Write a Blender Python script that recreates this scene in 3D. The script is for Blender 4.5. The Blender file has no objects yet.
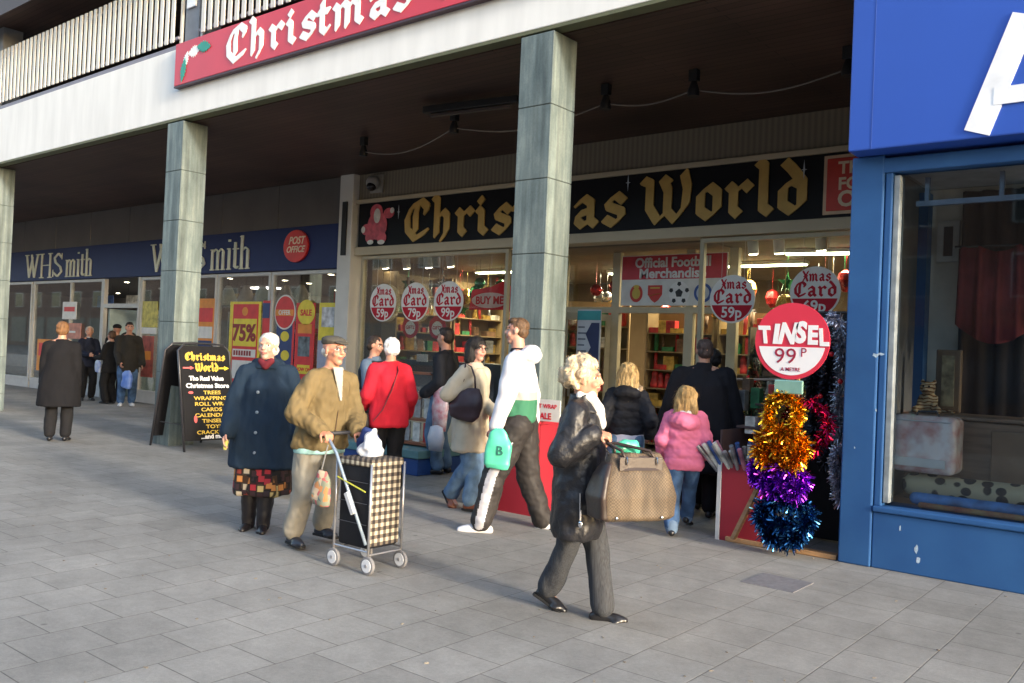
import bpy, bmesh, math, random
import numpy as np
from mathutils import Vector, Matrix, noise
PI = math.pi
R = math.radians
S = bpy.context.scene
C = S.collection
# ------------------------------------------------------------------ camera
CAM_H, FL, YAW, PITCH, ROLL = 1.52, 886.77, R(-39.0846), R(0.727), R(2.4448)
fwd = Vector((math.sin(YAW)*math.cos(PITCH), math.cos(YAW)*math.cos(PITCH), math.sin(PITCH)))
rt0 = Vector((math.cos(YAW), -math.sin(YAW), 0)); up0 = rt0.cross(fwd)
rt = rt0*math.cos(ROLL) + up0*math.sin(ROLL); up = -rt0*math.sin(ROLL) + up0*math.cos(ROLL)
cd = bpy.data.cameras.new('camera'); cam = bpy.data.objects.new('camera', cd); C.objects.link(cam)
cam.matrix_world = Matrix(((rt.x, up.x, -fwd.x, 0), (rt.y, up.y, -fwd.y, 0), (rt.z, up.z, -fwd.z, CAM_H), (0, 0, 0, 1)))
cd.sensor_width = 36; cd.lens = FL*36/1024; cd.clip_start = .05; cd.clip_end = 2000
S.camera = cam
# ------------------------------------------------------------------ sky, sun, exposure
SUN_EL, SUN_AZ = R(13), math.atan2(.99, -.14)          # azimuth clockwise from +Y: the sun stands down the street to the right
w = bpy.data.worlds.new('World'); S.world = w; w.use_nodes = True
nt = w.node_tree; bg = nt.nodes['Background']
sky = nt.nodes.new('ShaderNodeTexSky'); sky.sky_type = 'NISHITA'; sky.sun_disc = False
sky.sun_elevation = SUN_EL; sky.sun_rotation = SUN_AZ; sky.dust_density = 2.0; sky.air_density = 1.0; sky.ozone_density = 1.0
nt.links.new(sky.outputs[0], bg.inputs[0]); bg.inputs[1].default_value = .15
sd = bpy.data.lights.new('sun', 'SUN'); sun = bpy.data.objects.new('sun', sd); C.objects.link(sun)
sd.energy = 1.15; sd.angle = R(5); sd.color = (1, .92, .8)
sdir = Vector((math.sin(SUN_AZ)*math.cos(SUN_EL), math.cos(SUN_AZ)*math.cos(SUN_EL), math.sin(SUN_EL)))
sun.rotation_euler = sdir.to_track_quat('Z', 'Y').to_euler(); sun.location = sdir*40
S.view_settings.view_transform = 'Standard'; S.view_settings.look = 'None'; S.view_settings.gamma = 1
S.view_settings.exposure = 2.1
S.cycles.use_denoising = True
S.cycles.max_bounces = 8; S.cycles.transparent_max_bounces = 12; S.cycles.sample_clamp_indirect = 6
# ------------------------------------------------------------------ helpers
def ray(px, py): return fwd*FL + rt*(px-512) - up*(py-341.5)
def G(px, py, z=0.0):
    d = ray(px, py); t = (z-CAM_H)/d.z; return Vector((d.x*t, d.y*t, z))
def on(px, py, Y):
    d = ray(px, py); t = Y/d.y; return Vector((d.x*t, Y, CAM_H+d.z*t))

MATS = {}
def M(name, col, rough=.6, var=.12, scale=6, bump=.0, bscale=40, metal=0, spec=.5, coat=0, stretch=(1, 1, 1), col2=None, emit=0, alpha=1, sheen=0, dist=.004, detail=4):
    if name in MATS: return MATS[name]
    m = bpy.data.materials.new(name); m.use_nodes = True; n = m.node_tree; b = n.nodes['Principled BSDF']; L = n.links.new
    b.inputs['Roughness'].default_value = rough; b.inputs['Metallic'].default_value = metal
    b.inputs['Specular IOR Level'].default_value = spec; b.inputs['Coat Weight'].default_value = coat
    b.inputs['Sheen Weight'].default_value = sheen
    tc = n.nodes.new('ShaderNodeTexCoord'); mp = n.nodes.new('ShaderNodeMapping'); mp.inputs['Scale'].default_value = stretch
    L(tc.outputs['Object'], mp.inputs[0])
    nz = n.nodes.new('ShaderNodeTexNoise'); nz.inputs['Scale'].default_value = scale; nz.inputs['Detail'].default_value = detail
    L(mp.outputs[0], nz.inputs[0])
    mx = n.nodes.new('ShaderNodeMix'); mx.data_type = 'RGBA'
    c2 = col2 or tuple(min(1, c*(1+var)) for c in col); c1 = col if col2 else tuple(c*(1-var) for c in col)
    mx.inputs[6].default_value = (*c1, 1); mx.inputs[7].default_value = (*c2, 1)
    cr = n.nodes.new('ShaderNodeMapRange'); cr.inputs[1].default_value = .3; cr.inputs[2].default_value = .7
    L(nz.outputs[0], cr.inputs[0]); L(cr.outputs[0], mx.inputs[0]); L(mx.outputs[2], b.inputs['Base Color'])
    if bump:
        n2 = n.nodes.new('ShaderNodeTexNoise'); n2.inputs['Scale'].default_value = bscale; n2.inputs['Detail'].default_value = 3
        L(mp.outputs[0], n2.inputs[0]); bp = n.nodes.new('ShaderNodeBump'); bp.inputs['Strength'].default_value = bump; bp.inputs['Distance'].default_value = dist
        L(n2.outputs[0], bp.inputs['Height']); L(bp.outputs[0], b.inputs['Normal'])
    if emit:
        b.inputs['Emission Color'].default_value = (*col, 1); b.inputs['Emission Strength'].default_value = emit
    MATS[name] = m; return m

def node_mat(name, build, rough=.6, metal=0, spec=.5):
    if name in MATS: return MATS[name]
    m = bpy.data.materials.new(name); m.use_nodes = True; n = m.node_tree; b = n.nodes['Principled BSDF']
    b.inputs['Roughness'].default_value = rough; b.inputs['Metallic'].default_value = metal; b.inputs['Specular IOR Level'].default_value = spec
    tc = n.nodes.new('ShaderNodeTexCoord')
    build(n, b, tc, n.links.new); MATS[name] = m; return m

def glass_mat(name, tint=(1, 1, 1), refl=.5):
    if name in MATS: return MATS[name]
    m = bpy.data.materials.new(name); m.use_nodes = True; n = m.node_tree; L = n.links.new
    n.nodes.remove(n.nodes['Principled BSDF']); out = n.nodes['Material Output']
    t = n.nodes.new('ShaderNodeBsdfTransparent'); t.inputs[0].default_value = (*tint, 1)
    g = n.nodes.new('ShaderNodeBsdfGlossy'); g.inputs['Roughness'].default_value = .02
    f = n.nodes.new('ShaderNodeFresnel'); f.inputs[0].default_value = 1.45
    mu = n.nodes.new('ShaderNodeMath'); mu.operation = 'MULTIPLY'; mu.inputs[1].default_value = refl; L(f.outputs[0], mu.inputs[0])
    mx = n.nodes.new('ShaderNodeMixShader'); L(mu.outputs[0], mx.inputs[0]); L(t.outputs[0], mx.inputs[1]); L(g.outputs[0], mx.inputs[2])
    L(mx.outputs[0], out.inputs[0]); MATS[name] = m; return m

MW = {}
def tagp(o, label=None, cat=None, group=None, kind=None):
    if label: o['label'] = label
    if cat: o['category'] = cat
    if group: o['group'] = group
    if kind: o['kind'] = kind
    return o
def thing(name, label, cat, loc, rz=0, group=None):
    o = bpy.data.objects.new(name, None); C.objects.link(o); o.empty_display_size = .1
    o.location = loc; o.rotation_euler = (0, 0, rz)
    MW[o.name] = Matrix.Translation(Vector(loc)) @ Matrix.Rotation(rz, 4, 'Z')
    return tagp(o, label, cat, group)

class MB:
    def __init__(s): s.v = []; s.f = []; s.m = []; s.mi = 0
    def add(s, vs, fs):
        k = len(s.v); s.v += [Vector(v) for v in vs]; s.f += [tuple(i+k for i in f) for f in fs]; s.m += [s.mi]*len(fs); return s
    def box(s, x0, x1, y0, y1, z0, z1):
        return s.add([(x0, y0, z0), (x1, y0, z0), (x1, y1, z0), (x0, y1, z0), (x0, y0, z1), (x1, y0, z1), (x1, y1, z1), (x0, y1, z1)],
                     [(0, 3, 2, 1), (4, 5, 6, 7), (0, 1, 5, 4), (1, 2, 6, 5), (2, 3, 7, 6), (3, 0, 4, 7)])
    def obox(s, c, ax, ay, az, hx, hy, hz):
        c = Vector(c); ax, ay, az = (Vector(a).normalized() for a in (ax, ay, az)); vs = []
        for z in (-1, 1):
            for x, y in ((-1, -1), (1, -1), (1, 1), (-1, 1)): vs.append(c+ax*hx*x+ay*hy*y+az*hz*z)
        return s.add(vs, [(0, 3, 2, 1), (4, 5, 6, 7), (0, 1, 5, 4), (1, 2, 6, 5), (2, 3, 7, 6), (3, 0, 4, 7)])
    def bar(s, p, q, a, b, upv=(0, 0, 1)):
        p, q = Vector(p), Vector(q); d = (q-p); L = d.length; d.normalize(); u = Vector(upv)
        if abs(d.dot(u)) > .95: u = Vector((1, 0, 0))
        x = d.cross(u).normalized(); y = x.cross(d).normalized()
        return s.obox((p+q)/2, x, y, d, a/2, b/2, L/2)
    def tube(s, pts, r, n=8, cap=True):
        pts = [Vector(p) for p in pts]; rs = r if hasattr(r, '__len__') else [r]*len(pts)
        vs = []; N = len(pts); px = None
        for i, p in enumerate(pts):
            d = (pts[min(i+1, N-1)]-pts[max(i-1, 0)]).normalized()
            if px is None:
                a = Vector((0, 0, 1)) if abs(d.z) < .9 else Vector((1, 0, 0)); px = d.cross(a).normalized()
            px = (px - d*px.dot(d)).normalized(); py = d.cross(px)
            for k in range(n):
                t = 2*PI*k/n; vs.append(p+(px*math.cos(t)+py*math.sin(t))*rs[i])
        fs = [(i*n+k, i*n+(k+1) % n, (i+1)*n+(k+1) % n, (i+1)*n+k) for i in range(N-1) for k in range(n)]
        if cap: fs += [tuple(range(n))[::-1], tuple(range((N-1)*n, N*n))]
        return s.add(vs, fs)
    def ell(s, c, r, n=14, m=9, rot=None):
        c = Vector(c); vs = []; 
        for j in range(1, m):
            a = PI*j/m
            for k in range(n):
                t = 2*PI*k/n; v = Vector((r[0]*math.sin(a)*math.cos(t), r[1]*math.sin(a)*math.sin(t), r[2]*math.cos(a)))
                if rot: v = rot @ v
                vs.append(c+v)
        tv = Vector((0, 0, r[2])); bv = Vector((0, 0, -r[2]))
        if rot: tv = rot @ tv; bv = rot @ bv
        vs += [c+tv, c+bv]; T = len(vs)-2
        fs = [(j*n+k, (j+1)*n+k, (j+1)*n+(k+1) % n, j*n+(k+1) % n) for j in range(m-2) for k in range(n)]
        fs += [(T, k, (k+1) % n) for k in range(n)] + [(T+1, (m-2)*n+(k+1) % n, (m-2)*n+k) for k in range(n)]
        return s.add(vs, fs)
    def cap(s, p, q, r0, r1, n=12):          # tapered capsule
        p, q = Vector(p), Vector(q); d = q-p
        if d.length < 1e-5: return s.ell(p, (r0, r0, r0))
        dn = d.normalized(); pts = []; rs = []
        for a in (-85, -55, -28): pts.append(p+dn*r0*math.sin(R(a))); rs.append(r0*math.cos(R(a)))
        pts += [p, q]; rs += [r0, r1]
        for a in (28, 55, 85): pts.append(q+dn*r1*math.sin(R(a))); rs.append(r1*math.cos(R(a)))
        return s.tube(pts, rs, n)
    def chain(s, pts, rs, n=12):
        for i in range(len(pts)-1): s.cap(pts[i], pts[i+1], rs[i], rs[i+1], n)
        return s
    def loft(s, rings, n=28, cap=True, e=2.0):   # rings: (cx,cy,cz,rx,ry) or with tilt (dz per x)
        vs = []
        for r in rings:
            cx, cy, cz, rx, ry = r[:5]; tilt = r[5] if len(r) > 5 else 0
            for k in range(n):
                t = 2*PI*k/n; c_, s_ = math.cos(t), math.sin(t)
                x = rx*math.copysign(abs(c_)**(2/e), c_); y = ry*math.copysign(abs(s_)**(2/e), s_)
                vs.append((cx+x, cy+y, cz+tilt*x))
        N = len(rings)
        fs = [(i*n+k, i*n+(k+1) % n, (i+1)*n+(k+1) % n, (i+1)*n+k) for i in range(N-1) for k in range(n)]
        if cap: fs += [tuple(range(n))[::-1], tuple(range((N-1)*n, N*n))]
        return s.add(vs, fs)
    def prism(s, poly, org, ux, uz, d):       # polygon in (ux,uz) plane, thickness d along ux x uz
        org, ux, uz = Vector(org), Vector(ux), Vector(uz); nn = ux.cross(uz).normalized()
        n = len(poly); a = sum(poly[i][0]*poly[(i+1) % n][1]-poly[(i+1) % n][0]*poly[i][1] for i in range(n))
        if a < 0: poly = poly[::-1]
        f = [org+ux*x+uz*y+nn*d for x, y in poly]; b = [org+ux*x+uz*y for x, y in poly]
        return s.add(f+b, [tuple(range(n)), tuple(range(n, 2*n))[::-1]] + [(i, i+n, (i+1) % n+n, (i+1) % n) for i in range(n)])
    def disc(s, cx, cz, rx, rz, org, ux, uz, d, n=40, a0=0, a1=360):
        return s.prism([(cx+rx*math.cos(R(a0+(a1-a0)*k/n)), cz+rz*math.sin(R(a0+(a1-a0)*k/n))) for k in range(n if a1-a0 >= 360 else n+1)], org, ux, uz, d)
    def cyl(s, c, r, h, ax=(0, 0, 1), n=20, r2=None):
        c = Vector(c); a = Vector(ax).normalized(); return s.tube([c-a*h/2, c+a*h/2], [r, r if r2 is None else r2], n)
    def build(s, name, mat=None, parent=None, local=False, smooth=False, bevel=0, seg=2, recalc=True, angle=None):
        me = bpy.data.meshes.new(name)
        if parent is None:
            xs = [v.x for v in s.v]; ys = [v.y for v in s.v]; zs = [v.z for v in s.v]
            o0 = Vector(((min(xs)+max(xs))/2, (min(ys)+max(ys))/2, min(zs))); vs = [v-o0 for v in s.v]
        elif not local:
            inv = MW[parent.name].inverted(); vs = [inv @ v for v in s.v]
        else: vs = s.v
        me.from_pydata([tuple(v) for v in vs], [], s.f)
        mats = mat if isinstance(mat, (list, tuple)) else [mat]
        for m in mats: me.materials.append(m)
        if len(mats) > 1: me.polygons.foreach_set('material_index', s.m)
        if recalc or bevel:
            bm = bmesh.new(); bm.from_mesh(me)
            if recalc: bmesh.ops.recalc_face_normals(bm, faces=bm.faces)
            if bevel:
                es = [e for e in bm.edges if len(e.link_faces) == 2 and e.calc_face_angle(0) > .6]
                bmesh.ops.bevel(bm, geom=es, offset=bevel, segments=seg, affect='EDGES', profile=.5, clamp_overlap=True)
            bm.to_mesh(me); bm.free()
        if smooth:
            me.polygons.foreach_set('use_smooth', [True]*len(me.polygons))
            if angle: me.set_sharp_from_angle(angle=R(angle))
        o = bpy.data.objects.new(name, me); C.objects.link(o)
        if parent is None: o.location = o0; MW[o.name] = Matrix.Translation(o0)
        else: o.parent = parent; MW[o.name] = MW[parent.name]
        return o
def struct(o): o['kind'] = 'structure'; return o

def organic(mb, name, mats, parent, vox=.01, smooth=4, amp=0, fs=(8, 8, 8), seed=0, pick=None, local=True, fine=0):
    me = bpy.data.meshes.new('tmp'); me.from_pydata([tuple(v) for v in mb.v], [], mb.f)
    bm = bmesh.new(); bm.from_mesh(me); bmesh.ops.recalc_face_normals(bm, faces=bm.faces); bm.to_mesh(me); bm.free()
    o = bpy.data.objects.new('tmp', me); C.objects.link(o)
    r = o.modifiers.new('r', 'REMESH'); r.mode = 'VOXEL'; r.voxel_size = vox; r.adaptivity = 0
    if smooth:
        sm = o.modifiers.new('s', 'SMOOTH'); sm.factor = .6; sm.iterations = smooth
    dg = bpy.context.evaluated_depsgraph_get(); dg.update()
    nm = bpy.data.meshes.new_from_object(o.evaluated_get(dg)); bpy.data.objects.remove(o); bpy.data.meshes.remove(me)
    nm.name = name
    N = len(nm.vertices); co = np.empty(N*3, np.float32); nm.vertices.foreach_get('co', co); co = co.reshape(-1, 3)
    if amp:
        no = np.empty(N*3, np.float32); nm.vertex_normals.foreach_get('vector', no); no = no.reshape(-1, 3)
        d = np.array([noise.noise(Vector((c[0]*fs[0]+seed, c[1]*fs[1], c[2]*fs[2]))) for c in co.tolist()], np.float32)
        if fine:
            d += fine*np.array([noise.noise(Vector((c[0]*fs[0]*3+seed, c[1]*fs[1]*3, c[2]*fs[2]*3))) for c in co.tolist()], np.float32)
        co = co+no*(d*amp)[:, None]; nm.vertices.foreach_set('co', co.ravel())
    for m in (mats if isinstance(mats, (list, tuple)) else [mats]): nm.materials.append(m)
    P = len(nm.polygons); nm.polygons.foreach_set('use_smooth', [True]*P)
    if pick:
        fc = np.empty(P*3, np.float32); nm.polygons.foreach_get('center', fc); fc = fc.reshape(-1, 3)
        nm.polygons.foreach_set('material_index', pick(fc).astype(np.int32))
    nm.update()
    ob = bpy.data.objects.new(name, nm); C.objects.link(ob)
    if parent is not None: ob.parent = parent; MW[ob.name] = MW[parent.name]
    return ob

def copy_tree(o, parent=None):
    c = o.copy(); C.objects.link(c)
    if parent is not None: c.parent = parent
    for ch in list(o.children): copy_tree(ch, c)
    return c
X, Z = Vector((1, 0, 0)), Vector((0, 0, 1))
def text(mb, s, size, org, ux=X, uz=Z, d=.004, off=0, xs=1, shear=0, align='CENTER', sp=1):
    c = bpy.data.curves.new('t', 'FONT'); c.body = s; c.size = size; c.offset = off*size; c.shear = shear; c.align_x = align; c.space_character = sp
    c.resolution_u = 3; o = bpy.data.objects.new('t', c); C.objects.link(o)
    dg = bpy.context.evaluated_depsgraph_get(); dg.update(); me = bpy.data.meshes.new_from_object(o.evaluated_get(dg))
    ux, uz, org = Vector(ux), Vector(uz), Vector(org); nn = ux.cross(uz).normalized()*d
    base = [org+ux*v.co.x*xs+uz*v.co.y for v in me.vertices]; n = len(base)
    fs = [tuple(p.vertices) for p in me.polygons]
    mb.add([b+nn for b in base], fs)
    ec = {}                                             # side walls give the letters their thickness
    for f in fs:
        for i in range(len(f)):
            a, b = f[i], f[(i+1) % len(f)]; ec.setdefault((min(a, b), max(a, b)), []).append((a, b))
    side = [e[0] for e in ec.values() if len(e) == 1]
    k = len(mb.v); mb.v += [b+nn for b in base]+base
    for a, b in side: mb.f.append((k+a, k+n+a, k+n+b, k+b)); mb.m.append(mb.mi)
    bpy.data.objects.remove(o); bpy.data.curves.remove(c); bpy.data.meshes.remove(me)

# broad-nib lettering: each stroke is a pen path, the pen a slanted flat nib
BL = {
 'i': (.62, [[(0, .9), (.13, .78), (.13, .2), (.3, .06)], [(.06, 1.26), (.15, 1.16)]]),
 'n': (1.0, [[(0, .9), (.13, .78), (.13, .06)], [(.13, .7), (.4, .93), (.54, .78), (.54, .2), (.7, .06)]]),
 'm': (1.42, [[(0, .9), (.13, .78), (.13, .06)], [(.13, .7), (.38, .93), (.52, .78), (.52, .06)], [(.52, .7), (.78, .93), (.92, .78), (.92, .2), (1.08, .06)]]),
 'r': (.8, [[(0, .9), (.13, .78), (.13, .2), (.27, .06)], [(.13, .68), (.42, .93), (.56, .78)]]),
 'h': (.98, [[(0, 1.5), (.13, 1.38), (.13, .08)], [(.13, .7), (.4, .93), (.54, .78), (.54, .2), (.38, -.08)]]),
 's': (.74, [[(.56, .74), (.36, .93), (.1, .74), (.14, .58), (.5, .42), (.52, .24), (.28, .04), (.02, .2)]]),
 't': (.66, [[(.14, 1.22), (.14, .2), (.3, .05), (.42, .16)], [(-.04, .84), (.4, .84)]]),
 'a': (.92, [[(.06, .76), (.28, .93), (.48, .78), (.48, .2), (.64, .06)], [(.48, .52), (.12, .42), (.08, .2), (.24, .05), (.48, .22)]]),
 'o': (.88, [[(.34, .93), (.08, .74), (.08, .24), (.32, .05), (.56, .24), (.56, .74), (.34, .93)]]),
 'l': (.56, [[(0, 1.5), (.13, 1.38), (.13, .2), (.3, .06)]]),
 'd': (.9, [[(.36, .88), (.08, .7), (.08, .24), (.32, .05), (.56, .24), (.56, .84), (.3, 1.22), (.12, 1.42)], [(.36, .88), (.56, .76)]]),
 'e': (.78, [[(.3, .93), (.07, .74), (.07, .24), (.3, .05), (.52, .2)], [(.3, .93), (.5, .74), (.12, .44)]]),
 'p': (.9, [[(0, .9), (.13, .78), (.13, -.4)], [(.13, .7), (.4, .93), (.56, .74), (.56, .24), (.34, .05), (.13, .2)]]),
 'C': (1.2, [[(.92, 1.12), (.66, 1.4), (.24, 1.2), (.06, .8), (.1, .34), (.42, 0), (.9, .24)], [(.5, 1.3), (.42, .9), (.44, .28)], [(.66, 1.4), (.9, 1.2), (.86, .98)]]),
 'W': (1.62, [[(-.04, 1.3), (.16, 1.2), (.16, .45), (.42, .03), (.72, .3), (.72, .95), (.56, 1.3)], [(.72, .3), (.96, .03), (1.26, .45), (1.3, 1.0), (1.2, 1.42)], [(.56, 1.3), (.74, 1.16)]]),
 'X': (1.0, [[(.06, 1.32), (.3, .95), (.72, .04)], [(.76, 1.28), (.1, .08)], [(.22, .68), (.66, .68)]]),
 ' ': (.55, []),
}
def hull(pts):
    pts = sorted(set(pts)); 
    def half(ps):
        h = []
        for p in ps:
            while len(h) > 1 and (h[-1][0]-h[-2][0])*(p[1]-h[-2][1])-(h[-1][1]-h[-2][1])*(p[0]-h[-2][0]) <= 1e-12: h.pop()
            h.append(p)
        return h[:-1]
    return half(pts)+half(pts[::-1])
def nib(mb, s, x0, x1, z0, xh, Y=None, org=None, ux=X, uz=Z, d=.006, w=.24, t=.06, ang=42, glyphs=BL, slope=0):
    """write string s between x0 and x1 (x-height xh) on the plane through org"""
    tot = sum(glyphs[c][0] for c in s)-.2; k = (x1-x0)/tot; c_, s_ = math.cos(R(ang)), math.sin(R(ang)); x = 0; q = 0
    org = org or Vector((0, Y, 0)); nn = Vector(ux).cross(Vector(uz)).normalized()
    for ch in s:
        wd, strokes = glyphs[ch]
        for st in strokes:
            for a, b in zip(st[:-1], st[1:]):
                pts = []
                for p in (a, b):
                    for u, v in ((-1, -1), (1, -1), (1, 1), (-1, 1)):
                        dx = u*w/2*c_ - v*t/2*s_; dz = u*w/2*s_ + v*t/2*c_
                        pts.append((round(x0+(x+p[0])*k+dx*xh, 5), round(z0+p[1]*xh+dz*xh, 5)))
                q += 1; mb.prism(hull(pts), org, ux, uz, d+.0004*(q % 6))
        x += wd
SERIF = {
 'W': (1.5, [[(.12, 1.35), (.42, .05), (.7, 1.2)], [(.62, 1.35), (.92, .05), (1.22, 1.3)]], [[(-.02, 1.35), (.3, 1.35)], [(1.06, 1.35), (1.36, 1.35)]]),
 'H': (1.3, [[(.15, 1.35), (.15, 0)], [(.95, 1.35), (.95, 0)]], [[(-.02, 1.35), (.32, 1.35)], [(-.02, 0), (.32, 0)], [(.78, 1.35), (1.12, 1.35)], [(.78, 0), (1.12, 0)], [(.15, .7), (.95, .7)]]),
 'S': (1.0, [[(.68, 1.08), (.44, 1.32), (.16, 1.08), (.24, .82), (.6, .56), (.7, .3), (.42, .03), (.08, .28)]], [[(.7, 1.3), (.7, 1.0)], [(.07, .4), (.07, .05)]]),
 'm': (1.38, [[(.13, .9), (.13, 0)], [(.58, .78), (.58, 0)], [(1.03, .78), (1.03, 0)]], [[(0, 0), (.27, 0)], [(.45, 0), (.72, 0)], [(.9, 0), (1.17, 0)], [(.0, .9), (.13, .9)], [(.13, .76), (.4, .92), (.6, .82)], [(.58, .76), (.85, .92), (1.05, .82)]]),
 'i': (.46, [[(.14, .9), (.14, 0)], [(.14, 1.28), (.14, 1.24)]], [[(0, 0), (.28, 0)], [(0, .9), (.14, .9)]]),
 't': (.56, [[(.16, 1.15), (.16, .12), (.3, .04)]], [[(0, .88), (.4, .88)], [(.3, .03), (.42, .1)]]),
 'h': (.98, [[(.13, 1.42), (.13, 0)], [(.6, .78), (.6, 0)]], [[(0, 0), (.27, 0)], [(.46, 0), (.74, 0)], [(0, 1.4), (.13, 1.4)], [(.13, .76), (.4, .92), (.62, .82)]]),
}
def serif(mb, s, x0, x1, z0, xh, Y):
    tot = sum(SERIF[c][0] for c in s)-.15; k = (x1-x0)/tot; x = 0; q = 0
    for ch in s:
        wd, thick, thin = SERIF[ch]
        for lst, w, t in ((thick, .17, .05), (thin, .06, .05)):
            for st in lst:
                for a, b in zip(st[:-1], st[1:]):
                    pts = [(round(x0+(x+p[0])*k+u*w/2*xh, 5), round(z0+p[1]*xh+v*t/2*xh, 5)) for p in (a, b) for u, v in ((-1, -1), (1, -1), (1, 1), (-1, 1))]
                    q += 1; mb.prism(hull(pts), Vector((0, Y, 0)), X, Z, .02+.0004*(q % 6))
        x += wd
# ================================================================== setting
YP, YF, SOF, YB = 6.7, 10.6, 4.62, 7.03
def slab_nodes(n, b, tc, L):
    g = n.nodes.new('ShaderNodeNewGeometry'); sp = n.nodes.new('ShaderNodeSeparateXYZ'); L(g.outputs['Position'], sp.inputs[0])
    # slight wobble so that joints are not ruler-straight
    wn = n.nodes.new('ShaderNodeTexNoise'); wn.inputs['Scale'].default_value = 1.3; L(g.outputs['Position'], wn.inputs[0])
    wa = n.nodes.new('ShaderNodeMath'); wa.operation = 'MULTIPLY_ADD'; wa.inputs[1].default_value = .014; wa.inputs[2].default_value = 1.957+38-.007; L(wn.outputs[0], wa.inputs[0])
    ax = n.nodes.new('ShaderNodeMath'); L(sp.outputs[0], ax.inputs[0]); L(wa.outputs[0], ax.inputs[1])
    ay = n.nodes.new('ShaderNodeMath'); ay.inputs[1].default_value = -4.89+38; L(sp.outputs[1], ay.inputs[0])
    cb = n.nodes.new('ShaderNodeCombineXYZ'); L(ay.outputs[0], cb.inputs[0]); L(ax.outputs[0], cb.inputs[1])
    br = n.nodes.new('ShaderNodeTexBrick'); L(cb.outputs[0], br.inputs[0]); br.offset = .42
    br.inputs['Scale'].default_value = 1; br.inputs['Brick Width'].default_value = .38; br.inputs['Row Height'].default_value = .38
    br.inputs['Mortar Size'].default_value = .0042; br.inputs['Mortar Smooth'].default_value = .8; br.inputs['Bias'].default_value = 0
    br.inputs['Color1'].default_value = (.235, .225, .206, 1); br.inputs['Color2'].default_value = (.272, .261, .240, 1); br.inputs['Mortar'].default_value = (.105, .10, .09, 1)
    def nz(sc, lo, hi, det=5):
        a = n.nodes.new('ShaderNodeTexNoise'); a.inputs['Scale'].default_value = sc; a.inputs['Detail'].default_value = det; L(g.outputs['Position'], a.inputs[0])
        m = n.nodes.new('ShaderNodeMapRange'); m.inputs[1].default_value = .3; m.inputs[2].default_value = .7; m.inputs[3].default_value = lo; m.inputs[4].default_value = hi; L(a.outputs[0], m.inputs[0]); return m.outputs[0]
    col = br.outputs[0]
    for sc, lo, hi in ((.55, .86, 1.12), (2.3, .88, 1.1), (9, .9, 1.08), (45, .92, 1.08), (160, .9, 1.1)):
        v = n.nodes.new('ShaderNodeVectorMath'); v.operation = 'SCALE'; L(col, v.inputs[0]); L(nz(sc, lo, hi), v.inputs['Scale']); col = v.outputs[0]
    # trodden-in chewing gum: scattered dark spots
    vo = n.nodes.new('ShaderNodeTexVoronoi'); vo.inputs['Scale'].default_value = 2.1; L(g.outputs['Position'], vo.inputs[0])
    gr = n.nodes.new('ShaderNodeMapRange'); gr.inputs[1].default_value = .03; gr.inputs[2].default_value = .045; gr.inputs[3].default_value = .62; gr.inputs[4].default_value = 1; L(vo.outputs['Distance'], gr.inputs[0])
    v = n.nodes.new('ShaderNodeVectorMath'); v.operation = 'SCALE'; L(col, v.inputs[0]); L(gr.outputs[0], v.inputs['Scale']); L(v.outputs[0], b.inputs['Base Color'])
    bp = n.nodes.new('ShaderNodeBump'); bp.inputs['Strength'].default_value = .5; bp.inputs['Distance'].default_value = .004
    iv = n.nodes.new('ShaderNodeMath'); iv.operation = 'MULTIPLY_ADD'; iv.inputs[1].default_value = -1; L(br.outputs['Fac'], iv.inputs[0]); L(nz(150, 0, .25), iv.inputs[2])
    L(iv.outputs[0], bp.inputs['Height']); L(bp.outputs[0], b.inputs['Normal'])
slab = node_mat('paving', slab_nodes, rough=.75, spec=.3)
asph = M('asphalt', (.05, .05, .052), .9, bump=.5, bscale=200)
conc = M('kerb_concrete', (.3, .29, .27), .85, bump=.3)
struct(MB().box(-300, 300, -300, 300, -.5, -.15).build('ground', asph))
struct(MB().box(-70, 30, -4, 30, -.14, 0).build('pavement', slab))
struct(MB().box(-70, 30, -4.15, -4.003, -.145, .003).build('kerb', conc))

white_render = M('white_render', (.78, .77, .74), .8, var=.07, scale=2.2, stretch=(2, 2, .35), bump=.15, bscale=60)
dark_trim = M('drip_trim', (.11, .115, .06), .7)
rail_grey = M('rail_grey', (.21, .2, .24), .6)
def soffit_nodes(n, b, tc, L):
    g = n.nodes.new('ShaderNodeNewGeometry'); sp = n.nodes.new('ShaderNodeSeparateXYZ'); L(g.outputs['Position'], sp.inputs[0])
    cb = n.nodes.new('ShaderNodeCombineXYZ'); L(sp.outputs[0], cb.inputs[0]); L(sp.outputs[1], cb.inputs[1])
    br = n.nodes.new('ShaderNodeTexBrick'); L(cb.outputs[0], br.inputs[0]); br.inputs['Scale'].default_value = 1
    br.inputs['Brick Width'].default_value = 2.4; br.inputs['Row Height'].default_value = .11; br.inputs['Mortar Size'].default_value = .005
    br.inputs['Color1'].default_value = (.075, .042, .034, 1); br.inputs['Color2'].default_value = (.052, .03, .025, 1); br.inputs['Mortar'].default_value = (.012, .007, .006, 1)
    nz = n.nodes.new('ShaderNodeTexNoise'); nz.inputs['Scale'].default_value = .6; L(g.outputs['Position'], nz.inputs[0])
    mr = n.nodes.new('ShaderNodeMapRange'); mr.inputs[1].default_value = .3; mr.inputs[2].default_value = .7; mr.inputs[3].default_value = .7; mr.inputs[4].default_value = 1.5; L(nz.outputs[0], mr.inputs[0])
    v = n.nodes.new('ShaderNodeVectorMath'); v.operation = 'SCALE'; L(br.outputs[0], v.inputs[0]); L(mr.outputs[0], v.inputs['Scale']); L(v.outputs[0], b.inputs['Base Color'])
soffit_m = node_mat('soffit_boards', soffit_nodes, rough=.5, spec=.3)

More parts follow.
